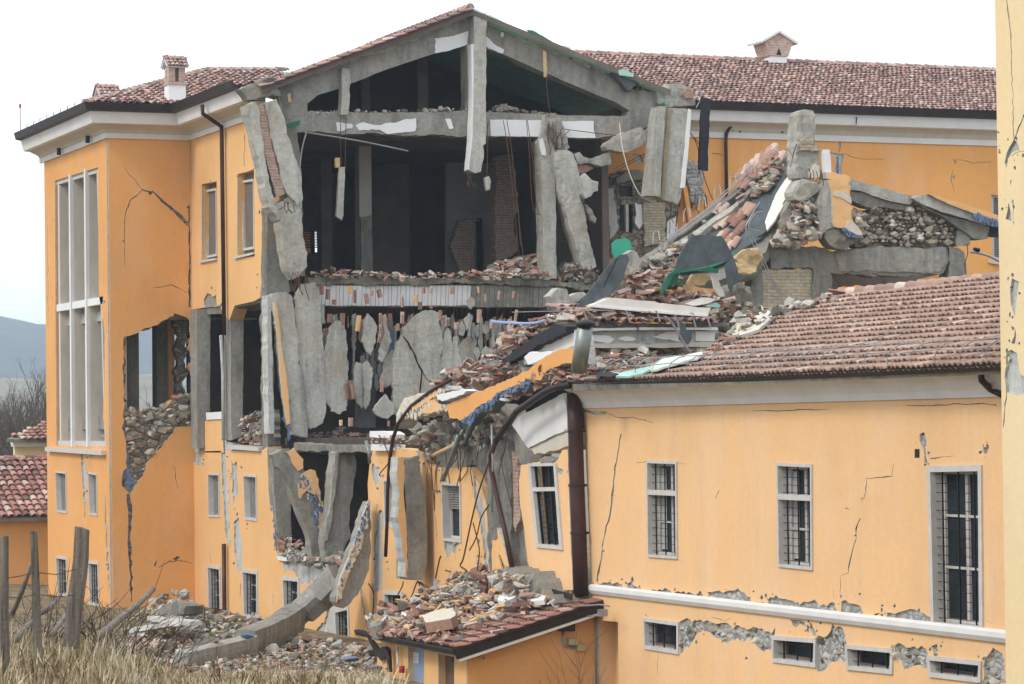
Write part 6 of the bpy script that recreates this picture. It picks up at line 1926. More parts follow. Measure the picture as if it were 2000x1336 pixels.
heap('attic_rubble', 'brick rubble on the attic floor right of the king post', FY(YS + .3), P('945,222 960,208 990,206 1010,216 1080,222 1080,228 945,228'), 160, (.06, .2), {'concrete': 3, 'brick': 3, 'plaster': 2}, 'on the attic floor right of the king post', 10, (.22, .34), .2, seed=315)
heap('parapet_rubble', 'brick rubble on the open storey floor behind the parapet', FC.shift(.5), P('452,868 470,830 500,805 519,800 520,870'), 150, (.07, .22), {'brick': 4, 'stone': 2, 'concrete': 2, 'plaster': 1}, 'behind the parapet of the open storey', 8, (.22, .34), .3, seed=316, mound=.4)
heap('hole_rubble', 'grey stones piled in the broken tower wall', FB.shift(.4), P('248,808 275,805 300,795 330,790 345,770 370,768 374,830 340,840 300,860 262,880 250,900'), 150, (.1, .32), {'stone': 6, 'concrete': 2, 'brick': 1}, 'in the broken tower wall', 16, (.35, .55), .35, seed=317)
heap('window_rubble', 'dusty rubble on the sill of the tall stair window', FA.shift(.3), P('118,870 160,858 185,868 190,850 205,845 205,873 118,873'), 40, (.06, .2), {'stone': 3, 'plaster': 3}, 'on the sill of the tall window', 0, depth=.2, seed=318)
heap('ledge_rubble', 'grey crumbled rubble under the tilted column', FC.shift(-.1), P('545,1085 590,1075 620,1085 660,1088 680,1075 690,1100 660,1112 600,1098'), 150, (.06, .22), {'concrete': 5, 'stone': 2, 'brick': 1}, 'under the tilted column', 10, (.24, .36), .3, seed=319, mound=.3)
heap('ledge_rubble', 'mixed rubble in the left corner of the lower opening', FC.shift(.3), P('538,1082 545,1050 570,1045 600,1070 600,1088 545,1086'), 80, (.06, .2), {'brick': 3, 'wood': 2, 'plaster': 2}, 'in the left corner of the lower opening', 4, (.2, .3), .2, seed=320)
# ================================================================== ruined stone gable between the two roofs
FG_ = FY(64.0)
g = FG_
RG = thing('ruined_gable', 'broken stone gable end with concrete beam standing behind the low tiled roof', 'ruin', (g.hit(1690, 560).x, 64.3, 0))
def gp(name, s_, d, t, mat, side=None, jo=.03, wav=.025, step=.12, k='n', hole=()):
    return panel(name, g, P(s_, k), hole, t, d, mat, side, RG, jo=jo, wav=wav, step=step)
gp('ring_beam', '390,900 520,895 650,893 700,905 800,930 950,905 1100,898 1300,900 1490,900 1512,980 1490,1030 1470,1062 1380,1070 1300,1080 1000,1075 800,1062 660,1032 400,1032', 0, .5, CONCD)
gp('pale_beam_face', '800,935 960,905 1100,900 1300,905 1480,905 1490,1000 1440,1055 1300,1060 1050,1050 820,1050', -.03, .1, CONC)
gp('brick_infill', '345,1040 660,1038 666,1225 560,1260 345,1330', .06, .3, PALEBRICK, jo=.02, wav=0)
gp('side_pier', '288,1050 350,1030 352,1340 270,1340 280,1180', 0, .4, CONCD)
gp('post', '660,1030 775,1055 772,1200 750,1260 660,1260', -.02, .4, CONCD)
gp('end_post', '1500,890 1560,900 1600,930 1612,1000 1618,1085 1500,1090 1515,1000', -.02, .5, CONCD)
gp('end_block', '1548,800 1575,770 1605,772 1628,840 1625,890 1550,892', -.08, .45, CONC, jo=.03, wav=.05)
gp('stone_infill', '845,640 920,670 1060,650 1300,625 1420,690 1530,765 1548,895 1200,900 900,880 845,800', .10, .35, DKSTONE, jo=.06)
mb = MB()
rg = random.Random(55)
sp = []
Lp = P('850,645 920,685 1060,655 1300,635 1420,700 1525,770 1535,885 1200,892 905,868 850,790', 'n')
for j in range(11):
    for i in range(26):
        x = 1380 + (850 + 28 * i + (j % 2) * 14 + rg.uniform(-7, 7)) / 3.181
        y = 200 + (640 + 25 * j + rg.uniform(-6, 6)) / 3.181
        if _inside(x, y, Lp):
            sp.append((g.hit(x, y) - g.n * rg.uniform(-.06, .04), rg.choice((.75, 1, 1.1, 1.5)) * (1.1 if j > 6 else .85)))
scatter(mb, sp, {'stone': 1}, (.17, .24), rg, .5)
o = mb.build('stones', RUBMATS, RG)
o['kind'] = 'stuff'
gp('raking_beam', '838,520 880,482 1000,515 1130,548 1235,580 1262,610 1240,640 1150,622 1060,600 950,560 850,545', -.2, .5, CONC2, jo=.015, wav=.015)
gp('raking_beam_side', '842,542 950,562 1060,602 1200,636 1238,640 1210,672 1130,660 1060,650 980,650 900,620 850,600', -.12, .4, CONCD, jo=.02)  # shaded side of the beam painted in darker concrete
gp('raking_beam', '1240,600 1290,585 1330,580 1500,640 1620,690 1760,730 1735,770 1600,735 1440,690 1310,640', -.3, .4, RENDERGREY, jo=.012, wav=.01)
gp('raking_beam_side', '1300,640 1440,700 1600,740 1735,775 1722,850 1690,856 1640,850 1540,780 1440,715', -.2, .45, CONCD, jo=.015)  # this side face also gets its shade from a darker concrete colour
gp('orange_top', '1330,578 1500,625 1650,672 1820,730 1828,775 1740,742 1600,695 1450,640', -.42, .3, OCHRE, RENDERGREY, .012, .008)
flecks('blue_undercoat', g, P('1570,690 1650,700 1740,735 1780,770 1700,768 1640,735', 'n'), 90, (.02, .12), -.43, .03, BLUE, RG, 12, 1.0)
gp('dark_end', '1740,765 1830,775 1832,845 1720,830', -.2, .3, BITUM, jo=.03)
o = gp('leaning_rafter', '700,490 745,490 840,530 838,640 850,740 880,780 908,830 880,850 790,790 735,780 725,640', -.5, .45, OCHRE, RENDERGREY, .02, .015)
gp('pale_flakes', '735,560 790,570 835,600 840,640 780,600 730,590', -.525, .05, RUB_PALE, jo=.03, wav=0)
gp('pale_flakes', '840,740 880,780 908,830 870,830 800,785 815,745', -.525, .05, RUB_PALE, jo=.03, wav=0)
gp('rafter_side', '638,620 655,560 705,492 730,520 728,640 740,780 700,800 660,860 648,760', -.42, .5, CONC2)
gp('rafter_foot', '690,800 740,775 800,800 870,850 880,880 830,925 770,915 720,890 690,850', -.4, .4, CONCD, jo=.05, wav=.06)
flecks('blue_undercoat', g, P('780,780 830,815 905,842 900,858 820,842 785,808', 'n'), 60, (.02, .09), -.53, .03, BLUE, RG, 13, 1.0)
gp('orange_top', '708,440 760,440 855,468 842,520 780,500 712,478', -.3, .4, OCHRE, RENDERGREY, .02, .01)
gp('stub_column', '560,80 575,55 610,45 655,52 672,150 668,240 672,285 705,290 702,440 690,470 620,472 560,470 555,380 548,270 555,180', -.05, .5, CONC2, jo=.04, wav=.05)
gp('stub_brick', '562,240 600,215 650,225 660,270 705,285 690,305 640,310 575,300', -.14, .3, PALEBRICK, jo=.03, wav=.03)
gp('plaster_patch', '625,440 660,385 685,400 690,465 630,470', -.13, .1, RUB_PALE, jo=.03, wav=0)
gp('white_board', '703,298 742,297 752,440 712,440', -.2, .15, WHITE, jo=.008, wav=0)
gp('boulder', '490,560 530,500 580,480 630,490 650,560 600,610 550,630 510,610', -.4, .5, CONC2, jo=.04, wav=.07)
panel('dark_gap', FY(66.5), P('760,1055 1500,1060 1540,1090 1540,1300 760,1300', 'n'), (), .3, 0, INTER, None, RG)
panel('orange_back', FY(66.0), P('1320,1100 1475,1068 1500,1110 1300,1140', 'n'), (), .1, 0, REARORANGE, None, RG)
heap('gable_rubble', 'grey brown mortar rubble left of the leaning rafter', g.shift(-.1), P('430,820 480,720 520,640 600,620 640,600 650,860 560,890 400,890', 'n'), 260, (.08, .3), {'concrete': 4, 'stone': 4, 'brick': 2, 'plaster': 1}, 'left of the leaning ochre rafter', 16, (.3, .45), .4, seed=401, mound=.5)
heap('gable_rubble', 'stones and bricks right of the leaning rafter', g.shift(-.15), P('850,660 910,670 950,720 940,820 905,870 880,790 850,740', 'n'), 90, (.08, .26), {'stone': 5, 'brick': 3, 'concrete': 2}, 'right of the leaning ochre rafter', 8, (.28, .4), .3, seed=402)
item(panel('orange_plant', g.shift(-.9), P('800,1190 830,1150 880,1140 940,1135 970,1140 900,1165 860,1195 810,1215', 'n'), (), .1, 0, REARORANGE, None, None, jo=.05), 'torn orange plaster scrap at the end of the low roof ridge', 'rubble')
wire([(1905 - 12, 492), (1925, 498), (1955, 512)], .03, 'thin pale lamp arm reaching left from the corner building', GALV, FY(52), 'lamp arm', 'lamp_arm')
mb = MB()
mb.tube([FY(52).hit(1902, 486), FY(52).hit(1912, 489)], [.035, .05], 10)
item(mb.build('spot_lamp', IRON, None, True), 'small spot lamp on the pale arm beside the corner building', 'lamp')

# ------------------------------------------------------------------ slab of roof that slid off: tilted plane, tiles and membrane still on it
o_ = FY(65.5).hit(1400, 440)
nrm = Vector((-.50, -.48, .72)).normalized()
a_ = Vector((.62, -.62, .0)); a_ = (a_ - nrm * a_.dot(nrm)).normalized()
b_ = nrm.cross(a_)
FM = Fr(o_, a_, b_)
if FM.n.dot(ray(1400, 450)) < 0:
    FM = Fr(o_, -a_, b_)
RS = thing('fallen_roof_slab', 'slid concrete roof slab with membrane and a few tiles still on it', 'roof slab', FM.hit(1400, 460))
panel('slab', FM, P('1252,520 1300,490 1370,440 1440,388 1490,330 1515,298 1545,305 1556,338 1520,430 1496,492 1460,530 1400,548 1330,540 1262,532'), (), .3, .0, CONCD, None, RS, jo=.03)
for k, (s_, d) in enumerate((('745,1190 900,1080 1060,970 1200,860 1330,770 1480,640 1540,560 1547,600 1490,670 1340,800 1210,900 1060,1010 900,1120 765,1215', -.05), ('780,1240 900,1140 1100,1010 1250,900 1400,800 1547,650 1547,690 1400,840 1260,940 1110,1060 960,1160 800,1260', -.04), ('960,1110 1100,1040 1200,960 1350,860 1420,810 1430,830 1340,900 1210,990 1110,1075 990,1140', -.12))):
    panel('joist', FM, P(s_, 'h'), (), .3, d - .16, (CONCD, CONC, CONC2)[k], None, RS, jo=.02, wav=.02)
panel('membrane', FM, P('1310,475 1340,458 1400,455 1460,410 1500,370 1540,345 1520,400 1490,470 1440,500 1380,522 1318,530'), (), .03, -.10, MEMB, None, RS, jo=.01)
panel('membrane_edge', FM, P('1318,530 1380,522 1440,500 1442,510 1384,533 1320,542'), (), .04, -.14, GREEN, None, RS)
panel('side_membrane', FM, P('490,440 500,520 470,600 430,700 400,800 375,830 330,860 350,760 400,640 440,540', 'n'), (), .04, -.16, MEMB, None, RS, jo=.012)
panel('white_edge_board', FM, P('560,450 572,470 520,600 480,720 430,800 390,850 378,800 400,740 450,620 500,540', 'n'), (), .06, -.3, BOARD, None, RS, jo=.012)
panel('white_flap', FM, P('470,660 505,620 515,640 490,690', 'n'), (), .04, -.33, BOARD, None, RS, jo=.01)
def strewn(fr, pts, group_label, lab, size=.42, rotd=0.0, seed=1, d=.14, up=None):
    """whole roof tiles lying on a tilted plane, long side down the slope"""
    rg = random.Random(seed)
    for (x, y) in pts:
        p = fr.hit(x, y) - fr.n * d
        zax = -fr.n
        yax = (fr.b * math.cos(rotd + rg.gauss(0, .12)) + fr.a * math.sin(rotd + rg.gauss(0, .12))).normalized()
        xax = yax.cross(zax).normalized()
        yax = zax.cross(xax)
        M = Matrix((xax, yax, zax)).transposed()
        piece('tile', p, size * rg.uniform(.92, 1.08), rg, lab, 'tile', group_label, rot=M, name='roof_tile')
tl = P('1285,830 1320,830 1290,900 1330,920 1370,890 1400,900 1440,860 1480,820 1500,840 1450,880 1410,920 1290,935', 'h')
strewn(FM, tl, 'tiles in the upper group on the slid roof slab', 'brick red roof tile in the upper group on the slid roof slab', .46, .3, 11)
tl = P('1300,1020 1330,1000 1370,1030 1400,1010 1430,970 1450,950 1350,1050 1250,1130 1280,1130 1320,1120 1360,1090 1400,1060', 'h')
strewn(FM, tl, 'tiles in the lower group on the slid roof slab', 'brick red roof tile in the lower group on the dark membrane', .46, .3, 12)
tl = [(1450 + 5.4 * k, 352 - 4.2 * k + (k % 2) * 9) for k in range(13)] + [(1460 + 6 * k, 370 - 4.6 * k) for k in range(12)]
strewn(FM, tl, 'tiles along the top edge of the slid roof slab', 'pinkish roof tile along the top edge of the slid roof slab', .5, .1, 13, .2)
heap('roof_rubble', 'mortar and stone rubble under the top edge of the slid roof slab', FM.shift(-.05), P('300,510 330,470 380,440 440,400 470,380 460,470 400,560 330,600 290,580', 'n'), 130, (.08, .28), {'concrete': 4, 'stone': 3, 'tile': 2, 'brick': 1}, 'under the top edge of the slid roof slab', 10, (.3, .4), .3, seed=410)
heap('roof_rubble', 'tile scraps on the joists of the slid roof slab', FM.shift(-.1), P('1290,500 1340,465 1420,400 1475,350 1490,360 1430,420 1350,480 1300,512'), 36, (.05, .16), {'tile': 4, 'shard': 3, 'concrete': 2}, 'on the joists of the slid roof slab', 3, (.26, .36), .2, seed=411)
# snow rail rods twisted along the slab
fm2 = FM.shift(-.35)
for k, s_ in enumerate(('900,1010 1000,950 1200,800 1380,650 1545,490', '930,1030 1060,940 1250,800 1400,690 1500,600', '1000,960 1130,860 1290,740 1370,650')):
    wire(P(s_, 'h'), .013, ('upper thin snow rail rod along the slid slab', 'lower thin snow rail rod along the slid slab', 'short middle snow rail rod along the slid slab')[k], GALV, fm2)
for k in range(7):
    x = 1275 + k * 30
    y = 455 - k * 22
    wire([(x, y + 22), (x + 2, y), (x + 10, y - 4), (x + 14, y + 14)], .014, 'bent snow guard bracket on the slid slab rail', GALV, fm2, 'bracket', 'snow_bracket', group='bent snow guard brackets on the slid slab')
for s_, lab in (('240,790 330,960 400,1100 470,1210', 'grey cable pair falling over the pale brick infill'), ('260,780 345,950 420,1120 500,1215', 'second grey cable falling over the pale brick infill'), ('330,620 280,700 245,770 250,830', 'white wire looping over the membrane'), ('350,680 300,690 260,775 330,800', 'short white wire crossing the membrane'), ('440,270 300,400 130,540 0,650', 'thin rod above the top edge of the slid slab'),
                ('450,300 500,290 530,330 520,390', 'wire loop at the top corner of the slid slab'), ('600,470 640,480 690,490 700,470', 'rebar tangle behind the leaning rafter'), ('520,400 545,300 560,260', 'bent rebar left of the stub column')):
    wire(P(s_, 'n'), .014, lab, GALV if 'rebar' not in lab else RUST, g.shift(-1.0))
for s_, lab in (('770,1060 800,1100 830,1140', 'rebar hanging below the ruined ring beam'), ('850,1060 870,1090 860,1130', 'second rebar hanging below the ring beam'), ('1030,1060 1080,1080 1110,1120', 'third rebar hanging below the ring beam'), ('1620,880 1622,940 1605,1000 1610,1060', 'rebar loop at the ruined end post')):
    wire(P(s_, 'n'), .013, lab, RUST, g.shift(-.2))

# ------------------------------------------------------------------ fallen eaves fragment in the middle
FE = FY(60.5)
EF = thing('fallen_eaves_block', 'fallen length of eaves with tiles and white cornice, facing the low roof', 'eaves block', FE.hit(1250, 660))
def ep(name, s_, d, t, mat, side=None, jo=.015, wav=0., k='m'):
    return panel(name, FE, P(s_, k), (), t, d, mat, side, EF, jo=jo, wav=wav)
ep('eaves_slab', '250,790 600,800 1000,805 1540,795 1540,830 1000,838 600,838 260,840', -.25, 1.6, CONCD)
ep('white_fascia', '275,845 800,838 805,858 280,868', -.32, .6, WHITE, jo=.006)
ep('white_fascia', '825,836 1465,836 1468,858 825,856', -.3, .6, WHITE, jo=.006)
ep('cove', '200,868 800,862 1470,862 1475,960 1100,962 800,965 500,960 300,962 205,950', -.1, .6, RENDERGREY)
ep('cove_plaster', '470,895 520,900 600,905 640,925 630,945 560,950 480,945', -.13, .08, WHITE, jo=.03)
ep('cove_plaster', '675,925 720,905 800,910 830,930 800,945 740,945', -.13, .08, WHITE, jo=.03)
ep('cove_plaster', '885,930 960,905 1040,885 1100,868 1200,870 1230,910 1190,950 1100,935 1000,925', -.13, .08, CORNICE, jo=.03)
ep('cove_plaster', '1310,866 1468,866 1468,945 1310,945', -.13, .08, CORNICE, jo=.012)
ep('cove_plaster', '205,950 250,900 340,875 350,940 300,1000 210,1000', -.13, .08, CORNICE, jo=.02)
ep('lower_band', '360,965 800,968 1200,962 1470,958 1450,985 1200,998 800,1000 380,1000', -.22, .6, SOFFIT)
ep('back_wall', '300,990 1480,990 1480,1200 900,1240 450,1240 330,1180', .5, .4, DKSTONE, jo=.05, wav=.05)
FEt = Fr(FE.w(FE.px(1200, 628)[0], FE.px(1200, 632)[1], -.5), (1, 0, 0), (0, 1, .28))
ul, ur = FE.px(1108, 630)[0] - FE.px(1200, 628)[0], FE.px(1395, 630)[0] - FE.px(1200, 628)[0]
tilefield('tiles', FEt, [(ul, 0), (ur, 0), (ur, 1.6), (ul, 1.6)], TILEM, EF, px=False, seed=420, pitch=.19, row=.34, gap=.12, wob=.06, under=False)
heap('eaves_rubble', 'broken tiles on top of the fallen eaves block', FE.shift(-.1), P('280,700 420,670 600,690 1000,700 1200,735 1440,740 1500,800 280,790', 'm'), 260, (.08, .26), {'tile': 5, 'shard': 3, 'brick': 1, 'plaster': 1}, 'on the fallen eaves block', 26, (.28, .42), .3, seed=421)
o = panel('insulation_board', FE.shift(-.45), P('480,652 620,592 800,600 1000,622 1250,655 1455,675 1440,700 1432,742 1400,745 1200,730 900,705 485,668', 'm'), (), .5, 0, BOARD, None, None, jo=.012)
item(o, 'long off-white insulation board lying under the tile heap', 'board')
panel('front_edge', FE.shift(-.47), P('482,655 900,690 1200,715 1425,728 1422,745 1200,732 900,706 485,668', 'm'), (), .1, -.02, WHITE, None, o)
pl_ = FE.shift(.55)
heap('tile_heap', 'large heap of broken roof tiles around the green membrane', pl_, P('480,640 520,590 700,530 780,400 900,390 1000,400 1100,380 1130,470 1060,560 1180,560 1300,560 1480,600 1560,580 1560,640 1440,690 1200,660 1000,630 700,640', 'm'), 420, (.1, .3), {'tile': 6, 'shard': 4, 'brick': 2, 'plaster': 2, 'painted': 1}, 'in the tile heap under the green membrane', 60, (.36, .52), .6, seed=422, mound=.6, bigmix={'tile': 8, 'brick': 1, 'plaster': 1})
# membrane sheets
fmm = FE.shift(-.1)
item(panel('membrane_sheet', fmm, P('335,690 400,620 480,520 560,410 650,290 720,240 770,235 792,280 760,360 745,430 700,500 640,570 560,600 450,650', 'm'), (), .05, 0, MEMB, None, None, jo=.012), 'large grey membrane sheet leaning diagonally left of the tile heap', 'membrane')
item(panel('sheet_seam', fmm, P('688,268 694,270 580,505 574,502', 'm'), (), .02, -.012, BITUM, None, None), 'dark seam strip on the diagonal grey membrane sheet', 'strip')
item(panel('green_sheet', fmm.shift(.2), P('650,150 690,115 760,102 800,130 812,190 760,215 720,240 670,268 655,210', 'm'), (), .04, 0, mat_plain('bright_green_film', (.05, .36, .24), .55, var=.15, scale=3, bump=.1), None, None, jo=.01), 'bright green film upright above the diagonal grey sheet', 'film')
rough('concrete_lump', fmm.shift(.25), '765,240 830,195 860,220 885,290 870,370 800,400 770,330 790,280', 'm', .4, 0, CONC2, 'pale concrete lump beside the bright green film', 'rubble', .03, .05)
o = panel('big_membrane', fmm.shift(-.4), P('1160,350 1200,250 1250,160 1300,80 1400,78 1540,85 1600,180 1640,270 1560,300 1440,330 1330,355 1230,365', 'm'), (), .05, 0, MEMB, None, None, jo=.012)
panel('green_lining', fmm.shift(-.38), P('1165,352 1230,365 1330,357 1440,335 1515,360 1510,390 1400,378 1300,372 1210,385 1150,400 1085,520 1060,568 1045,555 1065,490 1110,400', 'm'), (), .08, -.02, GREEN, None, o, jo=.01)
item(o, 'wide slate membrane with green lining draped over the tile heap', 'membrane')
panel('green_return', fmm.shift(-.36), P('1170,380 1210,385 1200,470 1250,490 1240,505 1180,480 1130,500 1090,530', 'm'), (), .05, .1, mat_plain('dark_green_film', (.012, .11, .06), .6, var=.3), None, o)
item(panel('membrane_flap', fmm.shift(-.6), P('1570,330 1640,262 1665,330 1680,390 1745,410 1690,460 1640,490 1625,540 1600,510 1585,420', 'm'), (), .04, 0, MEMB, None, None, jo=.01), 'grey membrane flap hanging right of the green lining', 'membrane')
item(panel('splintered_plank', fmm.shift(-.5), P('1655,275 1720,210 1775,185 1780,215 1700,265 1680,300', 'm'), (), .12, 0, TIMBER, None, None, jo=.02), 'splintered plank end above the grey membrane flap', 'plank')
item(panel('timber_sheet', fmm.shift(.1), P('1235,530 1290,430 1310,405 1440,400 1460,440 1400,490 1320,480 1300,540', 'm'), (), .12, 0, TIMBER, None, None, jo=.03), 'broken yellow timber panel under the green lining', 'plank')
item(panel('white_plank', fmm.shift(-.2), P('1465,410 1500,405 1560,540 1568,580 1530,582 1490,520', 'm'), (), .1, 0, BOARD, None, None, jo=.012), 'short whitish plank tilted right of the yellow timber panel', 'plank')
item(panel('white_plank', fmm.shift(-.2), P('1250,640 1350,600 1440,590 1500,605 1420,640 1300,655', 'm'), (), .1, 0, BOARD, None, None, jo=.015), 'whitish plank lying flat at the end of the insulation board', 'plank')
item(panel('white_plank', fmm.shift(-.15), P('1415,655 1500,630 1535,650 1520,672 1430,668', 'm'), (), .1, 0, GREENP, None, None, jo=.015), 'pale greenish plank end beside the flat whitish plank', 'plank')
rough('concrete_lump', fmm.shift(.2), '1600,540 1650,480 1720,460 1790,500 1800,570 1740,620 1660,640 1600,600', 'm', .6, 0, CONCD, 'dark rough boulder right of the tile heap', 'rubble', .05, .1)
rough('concrete_lump', fmm.shift(.4), '1640,330 1700,260 1790,190 1850,180 1880,260 1830,340 1760,400 1690,400', 'm', .5, 0, TIMBER, 'brown earthy lump under the slid slab corner', 'rubble', .06, .1)
rough('concrete_slab', FY(61.5), '140,580 210,510 280,520 300,570 340,640 330,700 240,705 190,660', 'm', .4, 0, CONC2, 'angular pale concrete block left of the diagonal grey sheet', 'rubble', .02, .03)
rough('concrete_slab', FY(61.8), '300,580 360,550 420,540 440,560 380,620 330,650', 'm', .3, 0, RENDERGREY, 'pale triangular concrete block against the diagonal grey sheet', 'rubble', .02, .02)
rough('concrete_slab', FX(25.2), '110,800 90,740 130,720 200,770 180,790', 'm', .3, 0, CONC2, 'small pale block left of the fallen eaves', 'rubble', .02, .03)
heap('eaves_rubble', 'brown brick and stone rubble in the hollow below the fallen eaves', FE.shift(.3), P('440,1020 700,1000 1080,1005 1300,1010 1440,990 1400,1040 1100,1120 850,1180 640,1190 460,1190', 'm'), 260, (.1, .35), {'stone': 4, 'concrete': 4, 'brick': 3, 'plaster': 2}, 'in the hollow below the fallen eaves', 20, (.35, .55), .4, seed=423)
heap('joint_rubble', 'brown rubble sloping between the eaves block and the gable ruin', FY(62.0), P('1520,640 1580,560 1640,640 1700,660 1760,700 1700,800 1600,850 1500,960 1480,860 1540,800 1480,740', 'm'), 240, (.1, .3), {'concrete': 5, 'stone': 3, 'brick': 2, 'wood': 1}, 'between the eaves block and the gable ruin', 16, (.32, .5), .4, seed=424, mound=.5)
heap('far_rubble', 'stony rubble behind the diagonal grey sheet', FY(66.5), P('760,410 890,330 960,340 1100,330 1150,350 1080,420 900,440 800,420', 'm'), 160, (.1, .3), {'concrete': 4, 'tile': 3, 'stone': 2}, 'behind the diagonal grey sheet', 10, (.3, .45), .4, seed=425, mound=.4)
heap('far_rubble', 'timber and tile rubble under the slid slab edge', FY(65.5), P('880,330 1100,190 1250,120 1290,140 1200,250 1150,350 950,380', 'm'), 200, (.1, .3), {'concrete': 4, 'wood': 2, 'tile': 3, 'stone': 2}, 'under the slid slab edge', 10, (.3, .45), .4, seed=426, mound=.5)
# sheets lying on the low roof
o = panel('plaster_sheet', FLR.shift(-.16), P('1620,860 1700,800 1760,745 1850,730 1920,725 1960,720 1900,800 1840,850 1780,870 1690,895 1640,890', 'm'), (), .06, 0, RUB_PALE, RENDERGREY, None, jo=.03)
item(o, 'broad white plasterboard sheet lying across the hip of the low roof', 'board')
rough('pale_block', FY(58.0), '1650,790 1690,740 1720,720 1770,690 1800,720 1760,760 1700,800', 'm', .3, 0, CONC2, 'rough pale block at the upper end of the white plasterboard sheet', 'block', .03, .03)
heap('roof_scraps', 'small grey rubble around the white plasterboard sheet', FLR.shift(-.1), P('1420,655 1450,625 1480,610 1520,605 1530,620 1490,640 1440,660'), 60, (.06, .3), {'concrete': 4, 'plaster': 3, 'tile': 1}, 'around the white plasterboard sheet', 6, (.25, .4), .15, seed=432)
item(panel('mint_sheet', FLR.shift(-.18), P('970,1140 1050,1090 1180,1065 1260,1055 1380,1030 1388,1045 1340,1085 1270,1095 1190,1120 1080,1150 1010,1175 960,1180', 'm'), (), .04, 0, mat_plain('mint_board', (.62, .70, .60), .7, var=.1), None, None, jo=.008), 'long pale mint board lying on the low roof edge', 'board')
item(panel('teal_sheet', FLR.shift(-.14), P('530,1190 620,1195 720,1200 850,1170 960,1150 1000,1160 900,1200 780,1230 640,1225 550,1225', 'm'), (), .04, 0, GREENP, None, None, jo=.015), 'crumpled teal film sheet on the low roof beside the mint board', 'film')
item(panel('black_film', FLR.shift(-.16), P('522,1190 560,1178 700,1210 640,1235 560,1228 528,1260', 'm'), (), .05, 0, BITUM, None, None, jo=.012), 'black film end curling on the low roof edge', 'film')
wire(P('1080,745 1140,800 1200,900 1260,1000 1290,1040', 'm'), .028, 'grey metal rod slanting across the fallen cornice', GALV, FE.shift(-.8), 'rod')
o = panel('slate_strip', FE.shift(-.7), P('1200,780 1250,810 1255,860 1300,870 1300,930 1270,975 1240,960 1200,930 1195,880 1215,860', 'm'), (), .05, 0, MEMB, None, None, jo=.01)
item(o, 'slate grey membrane strip hanging over the fallen cornice', 'membrane')
for k, (x, y) in enumerate(((415, 700), (760, 695), (1005, 695), (1160, 735), (1300, 745), (1420, 750))):
    (a, b), = P(f'{x},{y}', 'm')
    wire([(a, b), (a + 4, b + 8), (a + 8, b + 22)], .022, 'grey strap bracket bent over the fallen eaves tiles', GALV, FE.shift(-.85), 'bracket', 'snow_bracket', group='strap brackets on the fallen eaves')
wire(P('1000,610 1080,608 1200,606'), .012, 'taut thin wire from the dark storey to the fallen eaves tiles', GALV, FE.shift(-.8))
wire(P('960,628 1030,632 1065,626'), .03, 'blue painted rail above the fallen tile heap', BLUESHEET, FX(XC + .2), 'rail')
heap('roof_scraps', 'small rubble scattered along the broken hip of the low roof', FLR.shift(-.05), P('1385,690 1445,651 1480,632 1545,603 1642,577 1640,590 1560,612 1480,645 1430,672 1400,700'), 110, (.06, .22), {'tile': 3, 'plaster': 2, 'concrete': 2}, 'along the broken hip of the low roof', 14, (.26, .42), .15, seed=430)
heap('roof_scraps', 'bent tiles and rubble at the low roof corner', FLR.shift(-.05), P('1085,745 1112,735 1180,715 1260,705 1300,705 1240,722 1130,745'), 130, (.08, .24), {'tile': 5, 'shard': 2, 'concrete': 2, 'plaster': 1}, 'at the low roof corner', 14, (.28, .4), .2, seed=431)

# ------------------------------------------------------------------ rubble on the outbuilding roof
hp = FOR.shift(-.02)
heap('roof_heap', 'thick heap of bricks and plaster on the outbuilding roof', hp, P('721,1236 735,1205 790,1185 860,1150 900,1135 985,1110 1040,1125 1060,1150 1120,1165 1135,1175 1060,1205 980,1235 930,1250 880,1258 800,1250'), 800, (.07, .26), {'brick': 3, 'painted': 5, 'plaster': 5, 'concrete': 4, 'shard': 2, 'slab': 2}, 'on the outbuilding roof', 90, (.26, .42), .35, seed=440, bigmix={'brick': 4, 'painted': 6, 'plaster': 5, 'concrete': 3})
heap('roof_heap', 'higher pile of rubble against the wall over the outbuilding', FX(XL - .9), P('850,1180 880,1150 905,1140 945,1122 985,1112 1010,1118 1040,1130 1056,1160 1080,1175 1000,1195 900,1205'), 360, (.08, .26), {'concrete': 5, 'plaster': 3, 'brick': 3, 'painted': 2, 'slab': 2}, 'in the pile against the wall over the outbuilding', 40, (.28, .46), .45, seed=441, mound=.7)
heap('roof_heap', 'shards of roof tile at the lower edge of the outbuilding roof', hp, P('720,1238 742,1222 830,1240 895,1256 880,1262 800,1252'), 150, (.08, .26), {'shard': 5, 'tile': 4, 'brick': 2}, 'at the lower edge of the outbuilding roof', 24, (.26, .4), .14, seed=442)
item(panel('roof_boulder', hp.shift(-.25), P('716,1205 725,1198 745,1197 752,1205 745,1220 722,1224'), (), .3, 0, CONC, None, None, jo=.03, wav=.05), 'round grey mortar lump at the left corner of the outbuilding roof', 'rubble')
fh = hp.shift(-.4)
o = panel('hollow_slab', fh, P('823,1203 850,1192 885,1187 890,1202 880,1208 832,1216'), (), .22, 0, RUB_PALE, RUB_BRICK, None, jo=.012)
item(o, 'big white faced hollow brick slab on the outbuilding roof', 'brick')
fv = FX(XO + 1.2)
